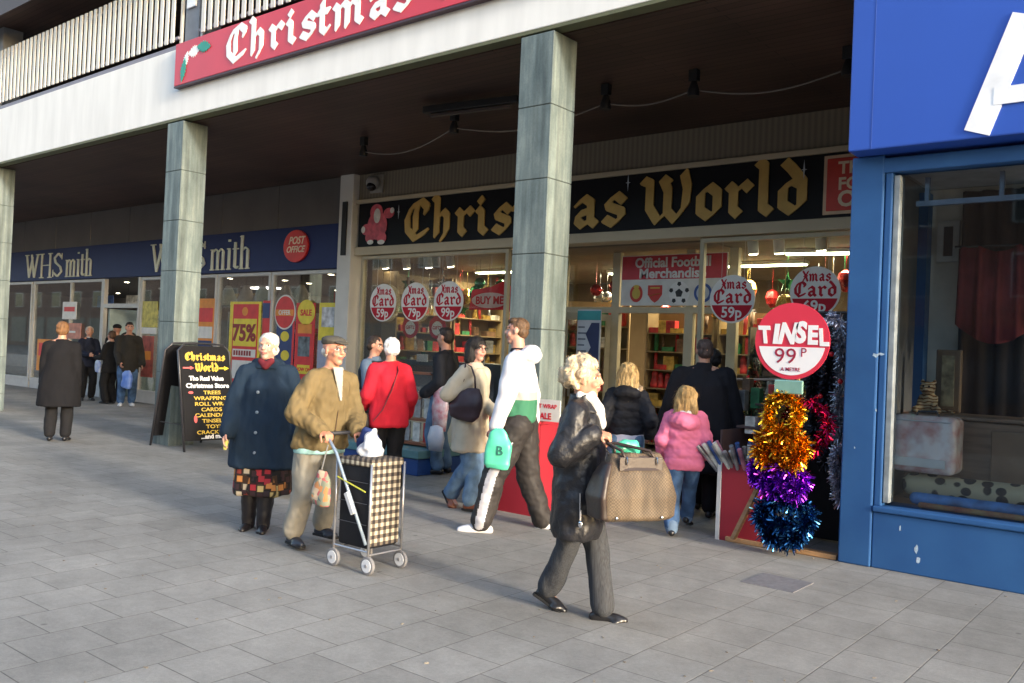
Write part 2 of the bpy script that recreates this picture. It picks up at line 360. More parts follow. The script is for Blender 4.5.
# ---- shopping parade building: gallery slab, soffits, upper storey
bld = thing('shopping_parade', 'long two storey shopping parade with white gallery edge over the shopfronts', 'building', (-20, YP, 0))
MB().box(-60, -2.36, YP, YP+.16, 4.665, 5.67).build('fascia', white_render, bld, bevel=.008)
MB().box(-60, -2.36, YP+.004, YP+.155, 4.63, 4.663).build('drip_edge', dark_trim, bld)
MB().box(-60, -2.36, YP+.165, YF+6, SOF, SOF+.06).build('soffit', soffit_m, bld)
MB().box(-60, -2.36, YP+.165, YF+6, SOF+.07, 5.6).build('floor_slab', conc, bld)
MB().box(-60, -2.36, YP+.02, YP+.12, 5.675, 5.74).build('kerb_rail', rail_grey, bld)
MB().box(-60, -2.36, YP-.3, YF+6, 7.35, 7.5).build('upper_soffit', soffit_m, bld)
MB().box(-60, -2.36, YP-.32, YP-.303, 7.2, 7.6).build('upper_fascia', M('brown_fascia', (.05, .03, .025), .6), bld)
MB().box(-60, -2.36, YF-1.2, YF-1.0, 5.6, 7.35).build('upper_wall', M('upper_brick', (.22, .15, .12), .85, var=.25, scale=14, bump=.3), bld)
ub = M('upper_glass', (.03, .035, .045), .15)
for k in range(9):
    x = -30+k*3.1
    f = MB().box(x, x+2, YF-1.26, YF-1.2, 5.9, 7.1).build('window', M('window_white', (.7, .7, .68), .5), bld)
    MB().box(x+.08, x+1.92, YF-1.27, YF-1.262, 5.98, 7.02).build('pane', ub, f)
MB().box(-60, -2.36, YF+6.05, YF+6.3, 0, 5.6).build('rear_wall', M('rear_wall', (.3, .28, .25), .85), bld)

# railings of upright slats, one length between two columns
slat_m = M('slat_white', (.62, .60, .55), .6, var=.12, scale=3, stretch=(1, 1, .4))
def railing(x0, x1, label):
    t = thing('railing', label, 'railing', ((x0+x1)/2, YP+.08, 5.74), group='gallery railings')
    m = MB(); n = int((x1-x0-.1)/.158); s = (x1-x0-.1)/n
    for k in range(n):
        x = x0+.05+s*(k+.5); m.box(x-.043, x+.043, YP+.06, YP+.082, 5.83, 6.84)
    m.build('slat_panel', slat_m, t, bevel=.004, seg=1)
    q = MB().box(x0, x1, YP+.085, YP+.125, 5.87, 5.91).box(x0, x1, YP+.085, YP+.125, 6.72, 6.76); q.build('rail', rail_grey, t)
    for x in (x0, x1): MB().box(x-.025, x+.025, YP+.126, YP+.16, 5.74, 6.84).build('end_post', slat_m, t)
railing(-25.3, -18.75, 'white slatted gallery railing at the far left edge')
railing(-18.4, -12.0, 'white slatted gallery railing left of the grey upper column')
railing(-11.45, -5.2, 'white slatted gallery railing behind the red fascia sign')
railing(-4.8, -2.4, 'short white slatted gallery railing above the blue shop end')
# upper grey columns stand over the lower ones
col_m = M('column_grey', (.2, .215, .24), .7, bump=.2)
for x, lb in ((-18.6, 'grey upper gallery column at the far left'), (-11.73, 'grey upper gallery column with small white plate'), (-5.0, 'grey upper gallery column over the middle pillar')):
    t = thing('gallery_column', lb, 'column', (x, YP+.3, 5.6), group='upper gallery columns')
    MB().box(x-.18, x+.18, YP+.135, YP+.5, 5.6, 7.35).build('shaft', col_m, t, bevel=.01)
    if x == -11.73: MB().box(x-.1, x+.12, YP+.1, YP+.13, 6.28, 6.62).build('plate', M('plate_white', (.8, .82, .85), .5), t, bevel=.004)

# ---- stone-clad pillars
def pillar_nodes(n, b, tc, L):
    L_ = L; g = n.nodes.new('ShaderNodeNewGeometry')
    mp = n.nodes.new('ShaderNodeMapping'); mp.inputs['Scale'].default_value = (5, 5, 1.6); L(g.outputs['Position'], mp.inputs[0])
    a = n.nodes.new('ShaderNodeTexNoise'); a.inputs['Scale'].default_value = 1.0; a.inputs['Detail'].default_value = 7; a.inputs['Roughness'].default_value = .65; L(mp.outputs[0], a.inputs[0])
    r = n.nodes.new('ShaderNodeValToRGB'); L(a.outputs[0], r.inputs[0]); e = r.color_ramp.elements
    e[0].position = .3; e[0].color = (.065, .088, .088, 1); e[1].position = .72; e[1].color = (.18, .215, .20, 1)
    mid = e.new(.5); mid.color = (.115, .145, .142, 1)
    c = n.nodes.new('ShaderNodeTexNoise'); c.inputs['Scale'].default_value = 60; L(g.outputs['Position'], c.inputs[0])
    mr = n.nodes.new('ShaderNodeMapRange'); mr.inputs[3].default_value = .82; mr.inputs[4].default_value = 1.18; L(c.outputs[0], mr.inputs[0])
    v = n.nodes.new('ShaderNodeVectorMath'); v.operation = 'SCALE'; L(r.outputs[0], v.inputs[0]); L(mr.outputs[0], v.inputs['Scale']); 
    m2 = n.nodes.new('ShaderNodeMapping'); m2.inputs['Scale'].default_value = (14, 14, .5); L(g.outputs['Position'], m2.inputs[0]); st = n.nodes.new('ShaderNodeTexNoise'); st.inputs['Scale'].default_value = 1; st.inputs['Detail'].default_value = 6; L(m2.outputs[0], st.inputs[0])
    r2 = n.nodes.new('ShaderNodeMapRange'); r2.inputs[1].default_value = .5; r2.inputs[2].default_value = .68; r2.inputs[3].default_value = 1; r2.inputs[4].default_value = 1.45; L(st.outputs[0], r2.inputs[0])
    r3 = n.nodes.new('ShaderNodeMapRange'); r3.inputs[1].default_value = .36; r3.inputs[2].default_value = .48; r3.inputs[3].default_value = .72; r3.inputs[4].default_value = 1; L(st.outputs[0], r3.inputs[0])
    for sc in (r2, r3):
        w = n.nodes.new('ShaderNodeVectorMath'); w.operation = 'SCALE'; L(v.outputs[0], w.inputs[0]); L(sc.outputs[0], w.inputs['Scale']); v = w
    L(v.outputs[0], b.inputs['Base Color'])
stone = node_mat('green_slate', pillar_nodes, rough=.55, spec=.4)
joint = M('pillar_joint', (.06, .075, .07), .9)
def pillar(x0, x1, label):
    t = thing('pillar', label, 'pillar', ((x0+x1)/2, YP+.2, 0), group='stone clad pillars carrying the gallery')
    zs = [0, .32, 1.03, 1.755, 2.48, 3.2, 3.91, 4.615]
    for a, b in zip(zs[:-1], zs[1:]):
        MB().box(x0, x1, YP+.003, YP+.39, a+(.004 if a else 0), b-.004).build('cladding_block', stone, t, bevel=.005)
    MB().box(x0+.008, x1-.008, YP+.011, YP+.382, .005, 4.61).build('core', joint, t)
pillar(-5.49, -5.09, 'grey green stone pillar in the middle beside the youth in the white hoodie')
pillar(-12.02, -11.6, 'grey green stone pillar at left beside the black pavement board')
pillar(-18.6, -18.2, 'far left stone pillar beyond the edge of the picture')

# ---- red sign on the gallery edge
t = thing('fascia_sign', 'long red sign with white Christmas World lettering and holly on the gallery edge', 'sign', (-7.6, YP-.05, 5.09))
red_sign = M('sign_red', (.56, .035, .055), .45, var=.1, scale=1.2)
m = MB(); m.box(-11.74, -3.3, YP-.09, YP-.003, 5.09, 5.685); m.build('panel', red_sign, t, bevel=.006)
MB().box(-11.75, -3.29, YP-.085, YP-.004, 5.065, 5.088).build('lower_edge', M('sign_edge_dark', (.05, .02, .03), .5), t)
M('letter_white', (.82, .82, .8), .5, var=.02)
for a in (('Christmas', -10.44, -6.98), ('World', -6.66, -4.2)):
    m = MB(); nib(m, *a, 5.2, .31, YP-.092, w=.31, t=.09); m.build('word', MATS['letter_white'], t)
def leaf(cx, cz, L_, W_, a):
    ps = []; n = 7
    for sd_ in (1, -1):
        for k in range(n*2+1):
            u = k/(n*2); u = u if sd_ == 1 else 1-u
            wv = math.sin(PI*u)*W_*(1 if k % 2 == 0 else .62); x, y = (u-.5)*L_, wv*sd_
            ps.append((cx+x*math.cos(a)-y*math.sin(a), cz+x*math.sin(a)+y*math.cos(a)))
    return [p for i, p in enumerate(ps) if i == 0 or (abs(p[0]-ps[i-1][0])+abs(p[1]-ps[i-1][1])) > 1e-5][:-1]
for (a, b, c, d, e), nm in (((-11.25, 5.5, .3, .085, .1), 'snow'), ((-11.45, 5.42, .24, .07, 1.2), 'snow')):
    m = MB(); m.prism(leaf(a, b, c, d, e), (0, YP-.091, 0), X, Z, .004); m.build('holly_snow', MATS['letter_white'], t)
hol = M('holly_green', (.02, .27, .2), .5)
for a, b, c, d, e in ((-11.0, 5.52, .36, .085, -.15), (-11.5, 5.28, .34, .075, 1.35)):
    m = MB(); m.prism(leaf(a, b, c, d, e), (0, YP-.096, 0), X, Z, .005); m.build('holly_leaf', hol, t)

# ================================================================== shop row under the gallery
cream = M('cream_paint', (.50, .42, .29), .6, var=.06, scale=2)
whitep = M('pilaster_white', (.62, .60, .56), .6, var=.08, scale=2)
def rib_nodes(n, b, tc, L):
    g = n.nodes.new('ShaderNodeNewGeometry'); wv = n.nodes.new('ShaderNodeTexWave'); wv.inputs['Scale'].default_value = 4.0; wv.bands_direction = 'X'; L(g.outputs['Position'], wv.inputs[0])
    mx = n.nodes.new('ShaderNodeMix'); mx.data_type = 'RGBA'; mx.inputs[6].default_value = (.17, .14, .10, 1); mx.inputs[7].default_value = (.23, .19, .135, 1); L(wv.outputs[0], mx.inputs[0]); L(mx.outputs[2], b.inputs['Base Color'])
rib = node_mat('ribbed_panel', rib_nodes, rough=.6)

# -- card and decoration shop
cw = thing('christmas_shop', 'christmas shop with black signboard, gold lettering and cream frames', 'shop', (-7.4, YF, 0))
MB().box(-12.33, -2.37, YF+.02, YF+.3, 4.15, SOF-.003).build('shutter_box', rib, cw)
MB().box(-12.33, -2.37, YF-.06, YF+.28, 4.075, 4.147).build('cornice', cream, cw, bevel=.01)
MB().box(-12.33, -2.37, YF-.04, YF+.28, 3.15, 3.295).build('lower_band', cream, cw, bevel=.008)
MB().box(-12.7, -12.335, YF-.12, YF+.35, 0, SOF-.003).build('pilaster', whitep, cw, bevel=.01)
MB().box(-12.58, -12.46, YF-.15, YF-.122, 3.15, 4.12).build('vent_slot', M('vent_dark', (.02, .02, .022), .7), cw)
dkint = M('interior_wall', (.13, .09, .05), .8, var=.15, scale=2)
MB().box(-12.33, -12.2, YF+.3, YF+5.9, 0, 3.14).build('side_wall', dkint, cw)
MB().box(-12.33, -2.37, YF+5.9, YF+6, 0, 3.14).build('back_wall', dkint, cw)
MB().box(-12.33, -2.37, YF+.3, YF+6, 3.14, 3.2).build('ceiling', M('interior_ceiling', (.22, .18, .13), .8), cw)
MB().box(-12.2, -2.37, YF+.05, YF+5.9, .002, .014).build('floor', M('shop_floor', (.16, .13, .1), .5), cw)
sg = MB().box(-12.25, -2.38, YF-.03, YF+.25, 3.298, 4.072).build('sign_panel', M('sign_black', (.008, .008, .01), .55, spec=.2), cw)
gold = M('letter_gold', (.55, .345, .095), .45, spec=.3, var=.12, scale=5)
for a in (('Christmas', -11.02, -6.68), ('World', -6.33, -4.05)):
    m = MB(); nib(m, *a, 3.385, .445, YF-.032, w=.31, t=.08, d=.02); m.build('word', gold, sg)
sil = M('star_silver', (.5, .55, .6), .3)
for x, z in ((-11.2, 3.86), (-6.6, 3.96), (-4.1, 3.9)):
    MB().prism([(x+(.09 if k % 2 == 0 else .015)*math.sin(PI*k/4)*(.45 if k % 4 == 2 else 1), z+(.12 if k % 2 == 0 else .015)*math.cos(PI*k/4)*(1 if k % 4 == 0 else .6)) for k in range(8)], (0, YF-.055, 0), X, Z, .004).build('star', sil, sg)
# the jolly bearded figure at the left end of the sign (plain generic shape)
pk = M('figure_pink', (.62, .1, .13), .5, var=.3, scale=9); wh = M('figure_white', (.72, .68, .62), .5, var=.15, scale=12)
m = MB()
m.disc(-11.75, 3.66, .25, .25, (0, YF-.034, 0), X, Z, .01); m.disc(-11.78, 3.9, .16, .14, (0, YF-.034, 0), X, Z, .0106)
m.disc(-12.02, 3.6, .13, .1, (0, YF-.034, 0), X, Z, .0112); m.disc(-11.46, 3.86, .13, .09, (0, YF-.034, 0), X, Z, .0118)
m.disc(-11.93, 3.46, .11, .1, (0, YF-.034, 0), X, Z, .0124); m.disc(-11.62, 3.44, .12, .1, (0, YF-.034, 0), X, Z, .013)
m.build('figure_body', pk, sg)
m = MB(); m.disc(-11.75, 3.83, .085, .13, (0, YF-.048, 0), X, Z, .004); m.build('figure_beard', wh, sg); m = MB(); m.disc(-12.1, 3.6, .05, .06, (0, YF-.048, 0), X, Z, .0046); m.disc(-11.37, 3.9, .05, .05, (0, YF-.048, 0), X, Z, .0052)
m.disc(-11.9, 3.37, .08, .04, (0, YF-.048, 0), X, Z, .0058); m.disc(-11.62, 3.36, .09, .04, (0, YF-.048, 0), X, Z, .0064); m.build('figure_trim', wh, sg)
# red offer plate at the right end
t = thing('offer_plate', 'red offer plate with pale letters at the right end of the black sign', 'sign', (-3.4, YF-.06, 3.36))
m = MB(); m.box(-3.82, -2.75, YF-.062, YF-.034, 3.37, 4.0); m.build('plate', M('plate_red', (.55, .04, .025), .45), t, bevel=.012)
m = MB(); m.box(-3.86, -2.71, YF-.05, YF-.036, 3.33, 4.04); m.build('border', M('plate_border', (.6, .42, .28), .5), t, bevel=.006)
m = MB()
for i, s_ in enumerate(('THREE', 'FOR', 'ONE')): text(m, s_, (.2, .2, .26)[i], (-3.68, YF-.063, (3.81, 3.62, 3.42)[i]), off=.03, align='LEFT')
m.build('lettering', M('letter_cream', (.75, .6, .42), .5), t)

# frames and glass
glass = glass_mat('shop_glass', (.95, .96, .95), .55)
fr = M('frame_cream', (.44, .38, .26), .5, var=.08)
def window(x0, x1, z0, z1, Y, label, mull=(), mat=None, sill=True, fw=.06, gm=None):
    t = thing('shop_window', label, 'window', ((x0+x1)/2, Y, z0))
    m = MB(); m.box(x0, x1, Y-.03, Y+.05, z1-fw, z1).box(x0, x1, Y-.03, Y+.05, z0, z0+fw).box(x0, x0+fw, Y-.03, Y+.05, z0+fw, z1-fw).box(x1-fw, x1, Y-.03, Y+.05, z0+fw, z1-fw)
    m.build('frame', mat or fr, t, bevel=.004, seg=1)
    for q in mull: MB().box(q-.03, q+.03, Y-.028, Y+.048, z0+fw, z1-fw).build('mullion', mat or fr, t)
    MB().box(x0+fw, x1-fw, Y+.005, Y+.012, z0+fw, z1-fw).build('pane', gm or glass, t)
    if z0 > .1: MB().box(x0, x1, Y-.02, Y+.04, .003, z0-.003).build('stall_riser', mat or fr, t)
    return t
window(-12.2, -8.78, .45, 3.14, YF+.06, 'left display window of the christmas shop, hung with three price discs', mull=())
window(-5.5, -2.38, .45, 3.14, YF+.06, 'right display window of the christmas shop behind the tinsel stand')
# recessed doorway lobby
YR = YF+1.0
lb = thing('shop_doorway', 'recessed cream framed doorway of the christmas shop with open doors', 'doorway', (-6.9, YR, 0))
for x in (-8.4, -7.38, -6.12, -5.45): MB().box(x-.07, x+.07, YR-.04, YR+.06, .015, 3.13).build('post', fr, lb, bevel=.006)
MB().box(-8.4, -5.45, YR-.045, YR+.055, 2.2, 2.29).build('transom', fr, lb)
for a, b in ((-8.33, -7.45), (-5.38, -5.5)): pass
MB().box(-8.33, -7.45, YR+.0, YR+.01, 2.29, 3.1).build('pane', glass, lb)
MB().box(-6.05, -5.52, YR+.0, YR+.01, .4, 2.2).build('pane', glass, lb)
MB().box(-8.78, -5.5, YF+.3, YR+.05, 3.13, 3.139).build('lobby_soffit', M('lobby_soffit', (.22, .17, .12), .8), lb)
for x, Lx in ((-7.45, -.45), (-7.95, .1)):                           # two open door leaves
    d = MB(); p0 = Vector((x, YR-.05, 0)); dv = Vector((Lx, -.68, 0)).normalized(); pv = Vector((dv.y, -dv.x, 0))
    for a, b, z0, z1 in ((0, .07, .02, 2.17), (.7, .77, .02, 2.17), (.07, .7, .02, .2), (.07, .7, 2.07, 2.17)):
        c = p0+dv*(a+b)/2+Z*(z0+z1)/2; d.obox(c, dv, pv, Z, (b-a)/2, .022, (z1-z0)/2)
    dd = d.build('door', fr, lb); g = MB().obox(p0+dv*.385+Z*1.13, dv, pv, Z, .315, .004, .93); g.build('pane', glass, dd)
    h = MB().bar(p0+dv*.66-pv*.05+Z*.9, p0+dv*.66-pv*.05+Z*1.25, .025, .025); h.build('handle', M('steel', (.5, .5, .5), .3, metal=1), dd)
t = thing('door_poster', 'white and navy poster on the open shop door', 'poster', (-7.5, YF+.55, 1.35))
m = MB(); m.box(-7.72, -7.3, YF+.46, YF+.48, 1.28, 2.22); m.build('sheet', M('poster_white', (.55, .56, .58), .5), t)
m = MB(); m.prism([(-7.5, 1.3), (-7.32, 1.3), (-7.32, 2.02), (-7.46, 2.02), (-7.56, 1.85), (-7.46, 1.65), (-7.56, 1.48)], (0, YF+.459, 0), X, Z, .003); m.build('navy_shape', M('poster_navy', (.02, .03, .1), .5), t)
MB().box(-7.72, -7.3, YF+.455, YF+.459, 2.06, 2.2).build('green_strip', M('poster_teal', (.04, .3, .3), .5), t)
m = MB()
for k in range(7): m.box(-7.7, -7.58+.02*(k % 3), YF+.456, YF+.4585, 1.4+k*.09, 1.425+k*.09)
m.build('print_lines', M('print_grey', (.15, .16, .2), .6), t)

# football merchandise sign over the doorway
t = thing('merchandise_sign', 'red and white football merchandise sign with four round badges over the doorway', 'sign', (-6.4, YR-.05, 2.3))
m = MB(); m.box(-7.25, -5.52, YR-.09, YR-.06, 2.31, 3.06); m.build('panel', M('panel_white', (.62, .62, .6), .5), t)
MB().box(-7.24, -5.53, YR-.095, YR-.092, 2.7, 3.05).build('red_field', M('field_red', (.48, .03, .045), .5), t)
m = MB(); text(m, 'Official Football', .2, (-6.39, YR-.096, 2.88), off=.03, xs=.98, d=.005); text(m, 'Merchandise', .2, (-6.39, YR-.096, 2.72), off=.03, xs=1.08, d=.005)
m.build('lettering', MATS['panel_white'], t)
cols = dict(badge_red=(.5, .03, .02), badge_gold=(.55, .4, .06), badge_blue=(.03, .08, .3), badge_black=(.01, .01, .012))
for k, c in cols.items(): M(k, c, .5)
o_ = (0, YR-.092, 0)
m = MB(); m.disc(-6.98, 2.49, .11, .13, o_, X, Z, .003); b1 = m.build('red_crest', MATS['badge_red'], t); m = MB(); m.disc(-6.98, 2.49, .07, .085, (0, YR-.0955, 0), X, Z, .002); m.disc(-6.98, 2.59, .05, .03, (0, YR-.0955, 0), X, Z, .0025); m.build('gold_centre', MATS['badge_gold'], b1)
m = MB(); m.prism([(-6.78, 2.61), (-6.54, 2.61), (-6.54, 2.47), (-6.6, 2.39), (-6.66, 2.35), (-6.72, 2.39), (-6.78, 2.47)], o_, X, Z, .003); b1 = m.build('shield_crest', MATS['badge_red'], t)
m = MB(); m.bar((-6.76, YR-.097, 2.45), (-6.56, YR-.097, 2.49), .003, .03, (0, 1, 0)); m.box(-6.74, -6.58, YR-.0975, YR-.0955, 2.56, 2.58); m.build('crest_detail', MATS['badge_gold'], b1)
m = MB(); m.disc(-6.26, 2.49, .17, .17, o_, X, Z, .003); b1 = m.build('football', M('ball_white', (.7, .7, .7), .5), t)
m = MB(); pent = lambda cx, cz, r, a: [(cx+r*math.cos(a+2*PI*k/5), cz+r*math.sin(a+2*PI*k/5)) for k in range(5)]
m.prism(pent(-6.26, 2.49, .065, PI/2), (0, YR-.0955, 0), X, Z, .002)
for k in range(5): a = PI/2+2*PI*k/5; m.prism(pent(-6.26+.135*math.cos(a), 2.49+.135*math.sin(a), .036, a+PI), (0, YR-.0955, 0), X, Z, .0026)
m.build('ball_patches', MATS['badge_black'], b1)
m = MB(); m.disc(-5.88, 2.49, .14, .14, o_, X, Z, .003); b1 = m.build('blue_crest', MATS['badge_blue'], t); m = MB(); m.disc(-5.88, 2.49, .1, .1, (0, YR-.0955, 0), X, Z, .002); m.build('crest_field', M('crest_pale', (.45, .5, .6), .5), b1); m = MB(); m.disc(-5.88, 2.49, .04, .07, (0, YR-.098, 0), X, Z, .002); m.build('crest_lion', MATS['badge_blue'], b1)

# -- newsagent with the navy signboard
wsx = thing('newsagent_shop', 'newsagent shop with navy signboard and pale serif lettering at left', 'shop', (-20, YF, 0))
gp = M('grey_panel', (.115, .105, .10), .35, var=.12, scale=1.5)
k = -12.72
while k > -34: MB().box(k-1.93, k, YF-.02, YF+.1, 3.76, SOF-.004).build('cladding_panel', gp, wsx, bevel=.006); k -= 1.945
sp_ = MB().box(-34, -12.72, YF-.08, YF+.15, 2.93, 3.755).build('sign_panel', M('sign_navy', (.016, .026, .105), .5, var=.05, spec=.25), wsx, bevel=.006)
ivo = M('letter_ivory', (.62, .63, .5), .5)
for grp_ in ((('WH', -19.3, -17.62), ('S', -17.64, -16.98), ('mith', -16.85, -15.42)), (('WH', -26.0, -24.35), ('S', -24.34, -23.68), ('mith', -23.55, -22.1))):
    for a, b, c in grp_: m = MB(); serif(m, a, b, c, 3.0, .47, YF-.082); m.build('lettering', ivo, sp_)
t = thing('round_sign', 'red round sign with pale lettering on the navy signboard', 'sign', (-13.93, YF-.09, 3.1))
m = MB(); m.disc(-13.93, 3.38, .37, .31, (0, YF-.082, 0), X, Z, .05, n=48); m.build('disc', M('disc_red', (.6, .02, .015), .4), t, bevel=.006)
m = MB(); text(m, 'POST', .2, (-13.9, YF-.133, 3.42), off=.02, shear=.3); text(m, 'OFFICE', .17, (-13.93, YF-.133, 3.26), off=.02, shear=.3); m.build('lettering', MATS['letter_cream'], t)
MB().box(-34, -12.72, YF+5.6, YF+5.7, 0, 2.92).build('back_wall', M('ws_wall', (.2, .165, .13), .8, var=.4, scale=1.5), wsx)
MB().box(-12.78, -12.72, YF+.1, YF+5.6, 0, 2.92).build('side_wall', MATS['ws_wall'], wsx)
MB().box(-34, -12.72, YF+.15, YF+5.7, 2.93, 3.0).build('ceiling', M('ws_ceiling', (.12, .115, .11), .8), wsx)
MB().box(-34, -12.72, YF+.1, YF+5.6, .002, .014).build('floor', M('ws_floor', (.22, .2, .18), .4), wsx)
alu = M('frame_alu', (.50, .49, .47), .4, var=.06)
window(-16.68, -14.83, .22, 2.92, YF+.02, 'newsagent window between two pale mullions, with the yellow and red poster', mat=alu, fw=.07)
window(-14.80, -12.73, .22, 2.92, YF+.02, 'newsagent window next to the white pilaster, with round red poster', mat=alu, fw=.07)
window(-19.85, -16.71, .22, 2.92, YF+.02, 'newsagent window behind the left stone pillar', mat=alu, fw=.07)
window(-25.6, -21.68, .22, 2.92, YF+.02, 'newsagent window left of the dark entrance', mat=alu, fw=.07, mull=(-23.4,))
window(-29.6, -25.7, .22, 2.92, YF+.02, 'newsagent window beyond the left edge of the picture', mat=alu, fw=.07)
m = MB(); m.box(-21.66, -21.58, YF-.02, YF+.08, 0, 2.92).box(-19.95, -19.87, YF-.02, YF+.08, 0, 2.92).box(-21.58, -19.95, YF-.02, YF+.08, 2.2, 2.3)
t = thing('shop_entrance', 'grey framed newsagent entrance behind the chatting group', 'entrance', (-20.8, YF, 0)); m.build('frame', alu, t)
for x in (-21.56, -20.05): MB().box(x, x+.09, YF+.1, YF+.9, .02, 2.18).build('door', M('door_pale', (.33, .42, .42), .35), t, bevel=.005)

# posters in the newsagent windows: sheets hung just inside the glass
pr = M('poster_red', (.62, .03, .03), .45); py_ = M('poster_yellow', (.72, .58, .04), .45); pn = M('print_navy', (.03, .05, .16), .5); pw = M('print_white', (.68, .66, .62), .5); po = M('print_orange', (.7, .25, .03), .5)
YW = YF-.004
def poster(label, x0, x1, z0, z1, mat, extra, grp='window posters'):
    t = thing('window_poster', label, 'poster', ((x0+x1)/2, YW, z0), group=grp)
    m = MB(); m.box(x0, x1, YW-.008, YW, z0, z1); m.build('sheet', mat, t)
    for nm, mt, fn in extra:
        q = MB(); fn(q); q.build(nm, mt, t)
    return t
P1 = (0, YW-.0085, 0); P2 = (0, YW-.013, 0)
def rc(m, x0, x1, z0, z1, y=0): m.box(x0, x1, YW-.0125-y*.004, YW-.0085-y*.004, z0, z1)
a = on(231, 304, YF).x; b_ = on(262, 303, YF).x
poster('tall yellow bordered red poster reading 75% in the newsagent window', a, b_, .55, 2.33, py_, [
    ('red_field', pr, lambda m: rc(m, a+.12, b_-.08, .65, 2.28)), ('yellow_block', py_, lambda m: rc(m, a+.16, b_-.12, 1.42, 1.98, 1)),
    ('figures', M('print_maroon', (.25, .02, .02), .5), lambda m: text(m, '75%', .46, ((a+b_)/2, YW-.0172, 1.54), off=.04, xs=1.05)),
    ('white_block', pw, lambda m: (rc(m, a+.16, b_-.12, 1.2, 1.36, 1), rc(m, a+.16, b_-.12, .75, 1.13, 1))),
    ('small_print', MATS['print_maroon'], lambda m: [rc(m, a+.2+.09*k, a+.26+.09*k, 1.23, 1.33, 2) for k in range(7)]),
    ('crest', po, lambda m: m.disc((a+b_)/2, 2.13, .1, .09, (0, YW-.0135, 0), X, Z, .002))])
def vs(label, xa, xb, z0, z1, base, bits): return poster(label, on(xa, 330, YF).x, on(xb, 330, YF).x, z0, z1, base, bits)
c = on(285.5, 318, YF); cx = c.x
vs('navy poster with two yellow rosettes under a red disc', 277, 295, .7, 1.95, pn, [('rosette', py_, lambda m: (m.disc(cx+.02, 1.65, .13, .1, P1, X, Z, .004), m.disc(cx+.05, 1.28, .13, .1, P1, X, Z, .0044))), ('red_edge', pr, lambda m: rc(m, on(293, 330, YF).x, on(295, 330, YF).x, .7, 1.95))])
poster('round red poster with pale rim in the newsagent window', cx-.04, cx+.04, 2.1, 2.2, pr, [
    ('rim', pw, lambda m: m.disc(cx, 2.12, .33, .34, (0, YW-.013, 0), X, Z, .004)), ('disc', pr, lambda m: m.disc(cx, 2.12, .3, .31, (0, YW-.017, 0), X, Z, .004)),
    ('band', po, lambda m: m.box(cx-.28, cx+.28, YW-.0255, YW-.0215, 2.05, 2.17)), ('lettering', pw, lambda m: text(m, 'OFFER', .13, (cx, YW-.026, 2.07), off=.02))])
xa, xb = on(296, 330, YF).x, on(315, 330, YF).x; cx2 = (xa+xb)/2
poster('red poster topped by a yellow disc above a grey picture', xa, xb, .5, 2.3, pr, [
    ('yellow_disc', py_, lambda m: m.disc(cx2+.02, 2.12, .26, .24, P1, X, Z, .004)), ('orange_band', po, lambda m: rc(m, xa+.08, xb-.08, 1.72, 1.9)),
    ('picture', M('picture_grey', (.12, .15, .17), .4, var=.8, scale=6), lambda m: rc(m, xa+.1, xb-.12, 1.28, 1.66)), ('yellow_block', py_, lambda m: (rc(m, xa+.1, xb-.1, .95, 1.12), rc(m, xa+.1, xb-.1, .7, .8))),
    ('lettering', pr, lambda m: (text(m, 'SALE', .16, (cx2+.02, YW-.0135, 2.06), off=.03), text(m, 'NOW ON', .1, (cx2, YW-.013, 1.0), off=.03)))])
xc, xd = on(319, 330, YF).x, on(338, 330, YF).x
poster('yellow and white catalogue poster nearest the white pilaster', xc, xd, .7, 2.3, py_, [
    ('picture', M('picture_pale', (.5, .5, .52), .4, var=.6, scale=7), lambda m: rc(m, xc+.08, xd-.1, 1.85, 2.22)), ('lilac_field', M('print_lilac', (.32, .34, .45), .5), lambda m: rc(m, xc+.0, xd-.15, .72, 1.6))])
xe, xf = on(262.5, 330, YF).x, on(269.5, 330, YF).x
poster('narrow red and blue poster against the middle mullion', xe, xf, 1.3, 2.35, pr, [('blue_top', pn, lambda m: rc(m, xe, xf, 2.0, 2.3)), ('orange_band', po, lambda m: rc(m, xe, xf, 1.5, 1.62))])
xg, xh_ = on(203, 330, YF).x, on(214, 330, YF).x
poster('orange and red poster half hidden by the left pillar', xg-.5, xh_, 1.0, 2.4, po, [('red_block', pr, lambda m: rc(m, xg-.4, xh_-.05, 1.9, 2.2)), ('pale_block', pw, lambda m: rc(m, xg-.4, xh_-.05, 1.55, 1.8)), ('blue_block', pn, lambda m: rc(m, xg-.4, xh_-.05, 1.1, 1.5))])
xi, xj = on(142, 330, YF).x, on(157, 330, YF).x
poster('yellow poster left of the stone pillar', xi, xj, 1.75, 2.35, M('print_ochre', (.5, .42, .08), .5, var=.4, scale=8), [('band', pw, lambda m: rc(m, xi, xj, 1.6, 1.74))])
poster('dull red poster left of the stone pillar', xi+.05, xj-.1, .6, 1.55, M('print_brick', (.33, .07, .05), .5, var=.5, scale=6), [('band', po, lambda m: rc(m, xi+.1, xj-.2, 1.0, 1.2))])
xk, xl = on(62, 330, YF).x, on(76, 330, YF).x
poster('pale poster with red heading in the far left window', xk, xl, 1.9, 2.35, pw, [('heading', pr, lambda m: rc(m, xk+.1, xl-.1, 2.1, 2.22))])
poster('salmon poster in the far left window', xk, xl+.3, 1.4, 1.8, M('print_salmon', (.5, .2, .14), .5, var=.3), [('rule', pw, lambda m: rc(m, xk+.1, xl, 1.55, 1.6))])

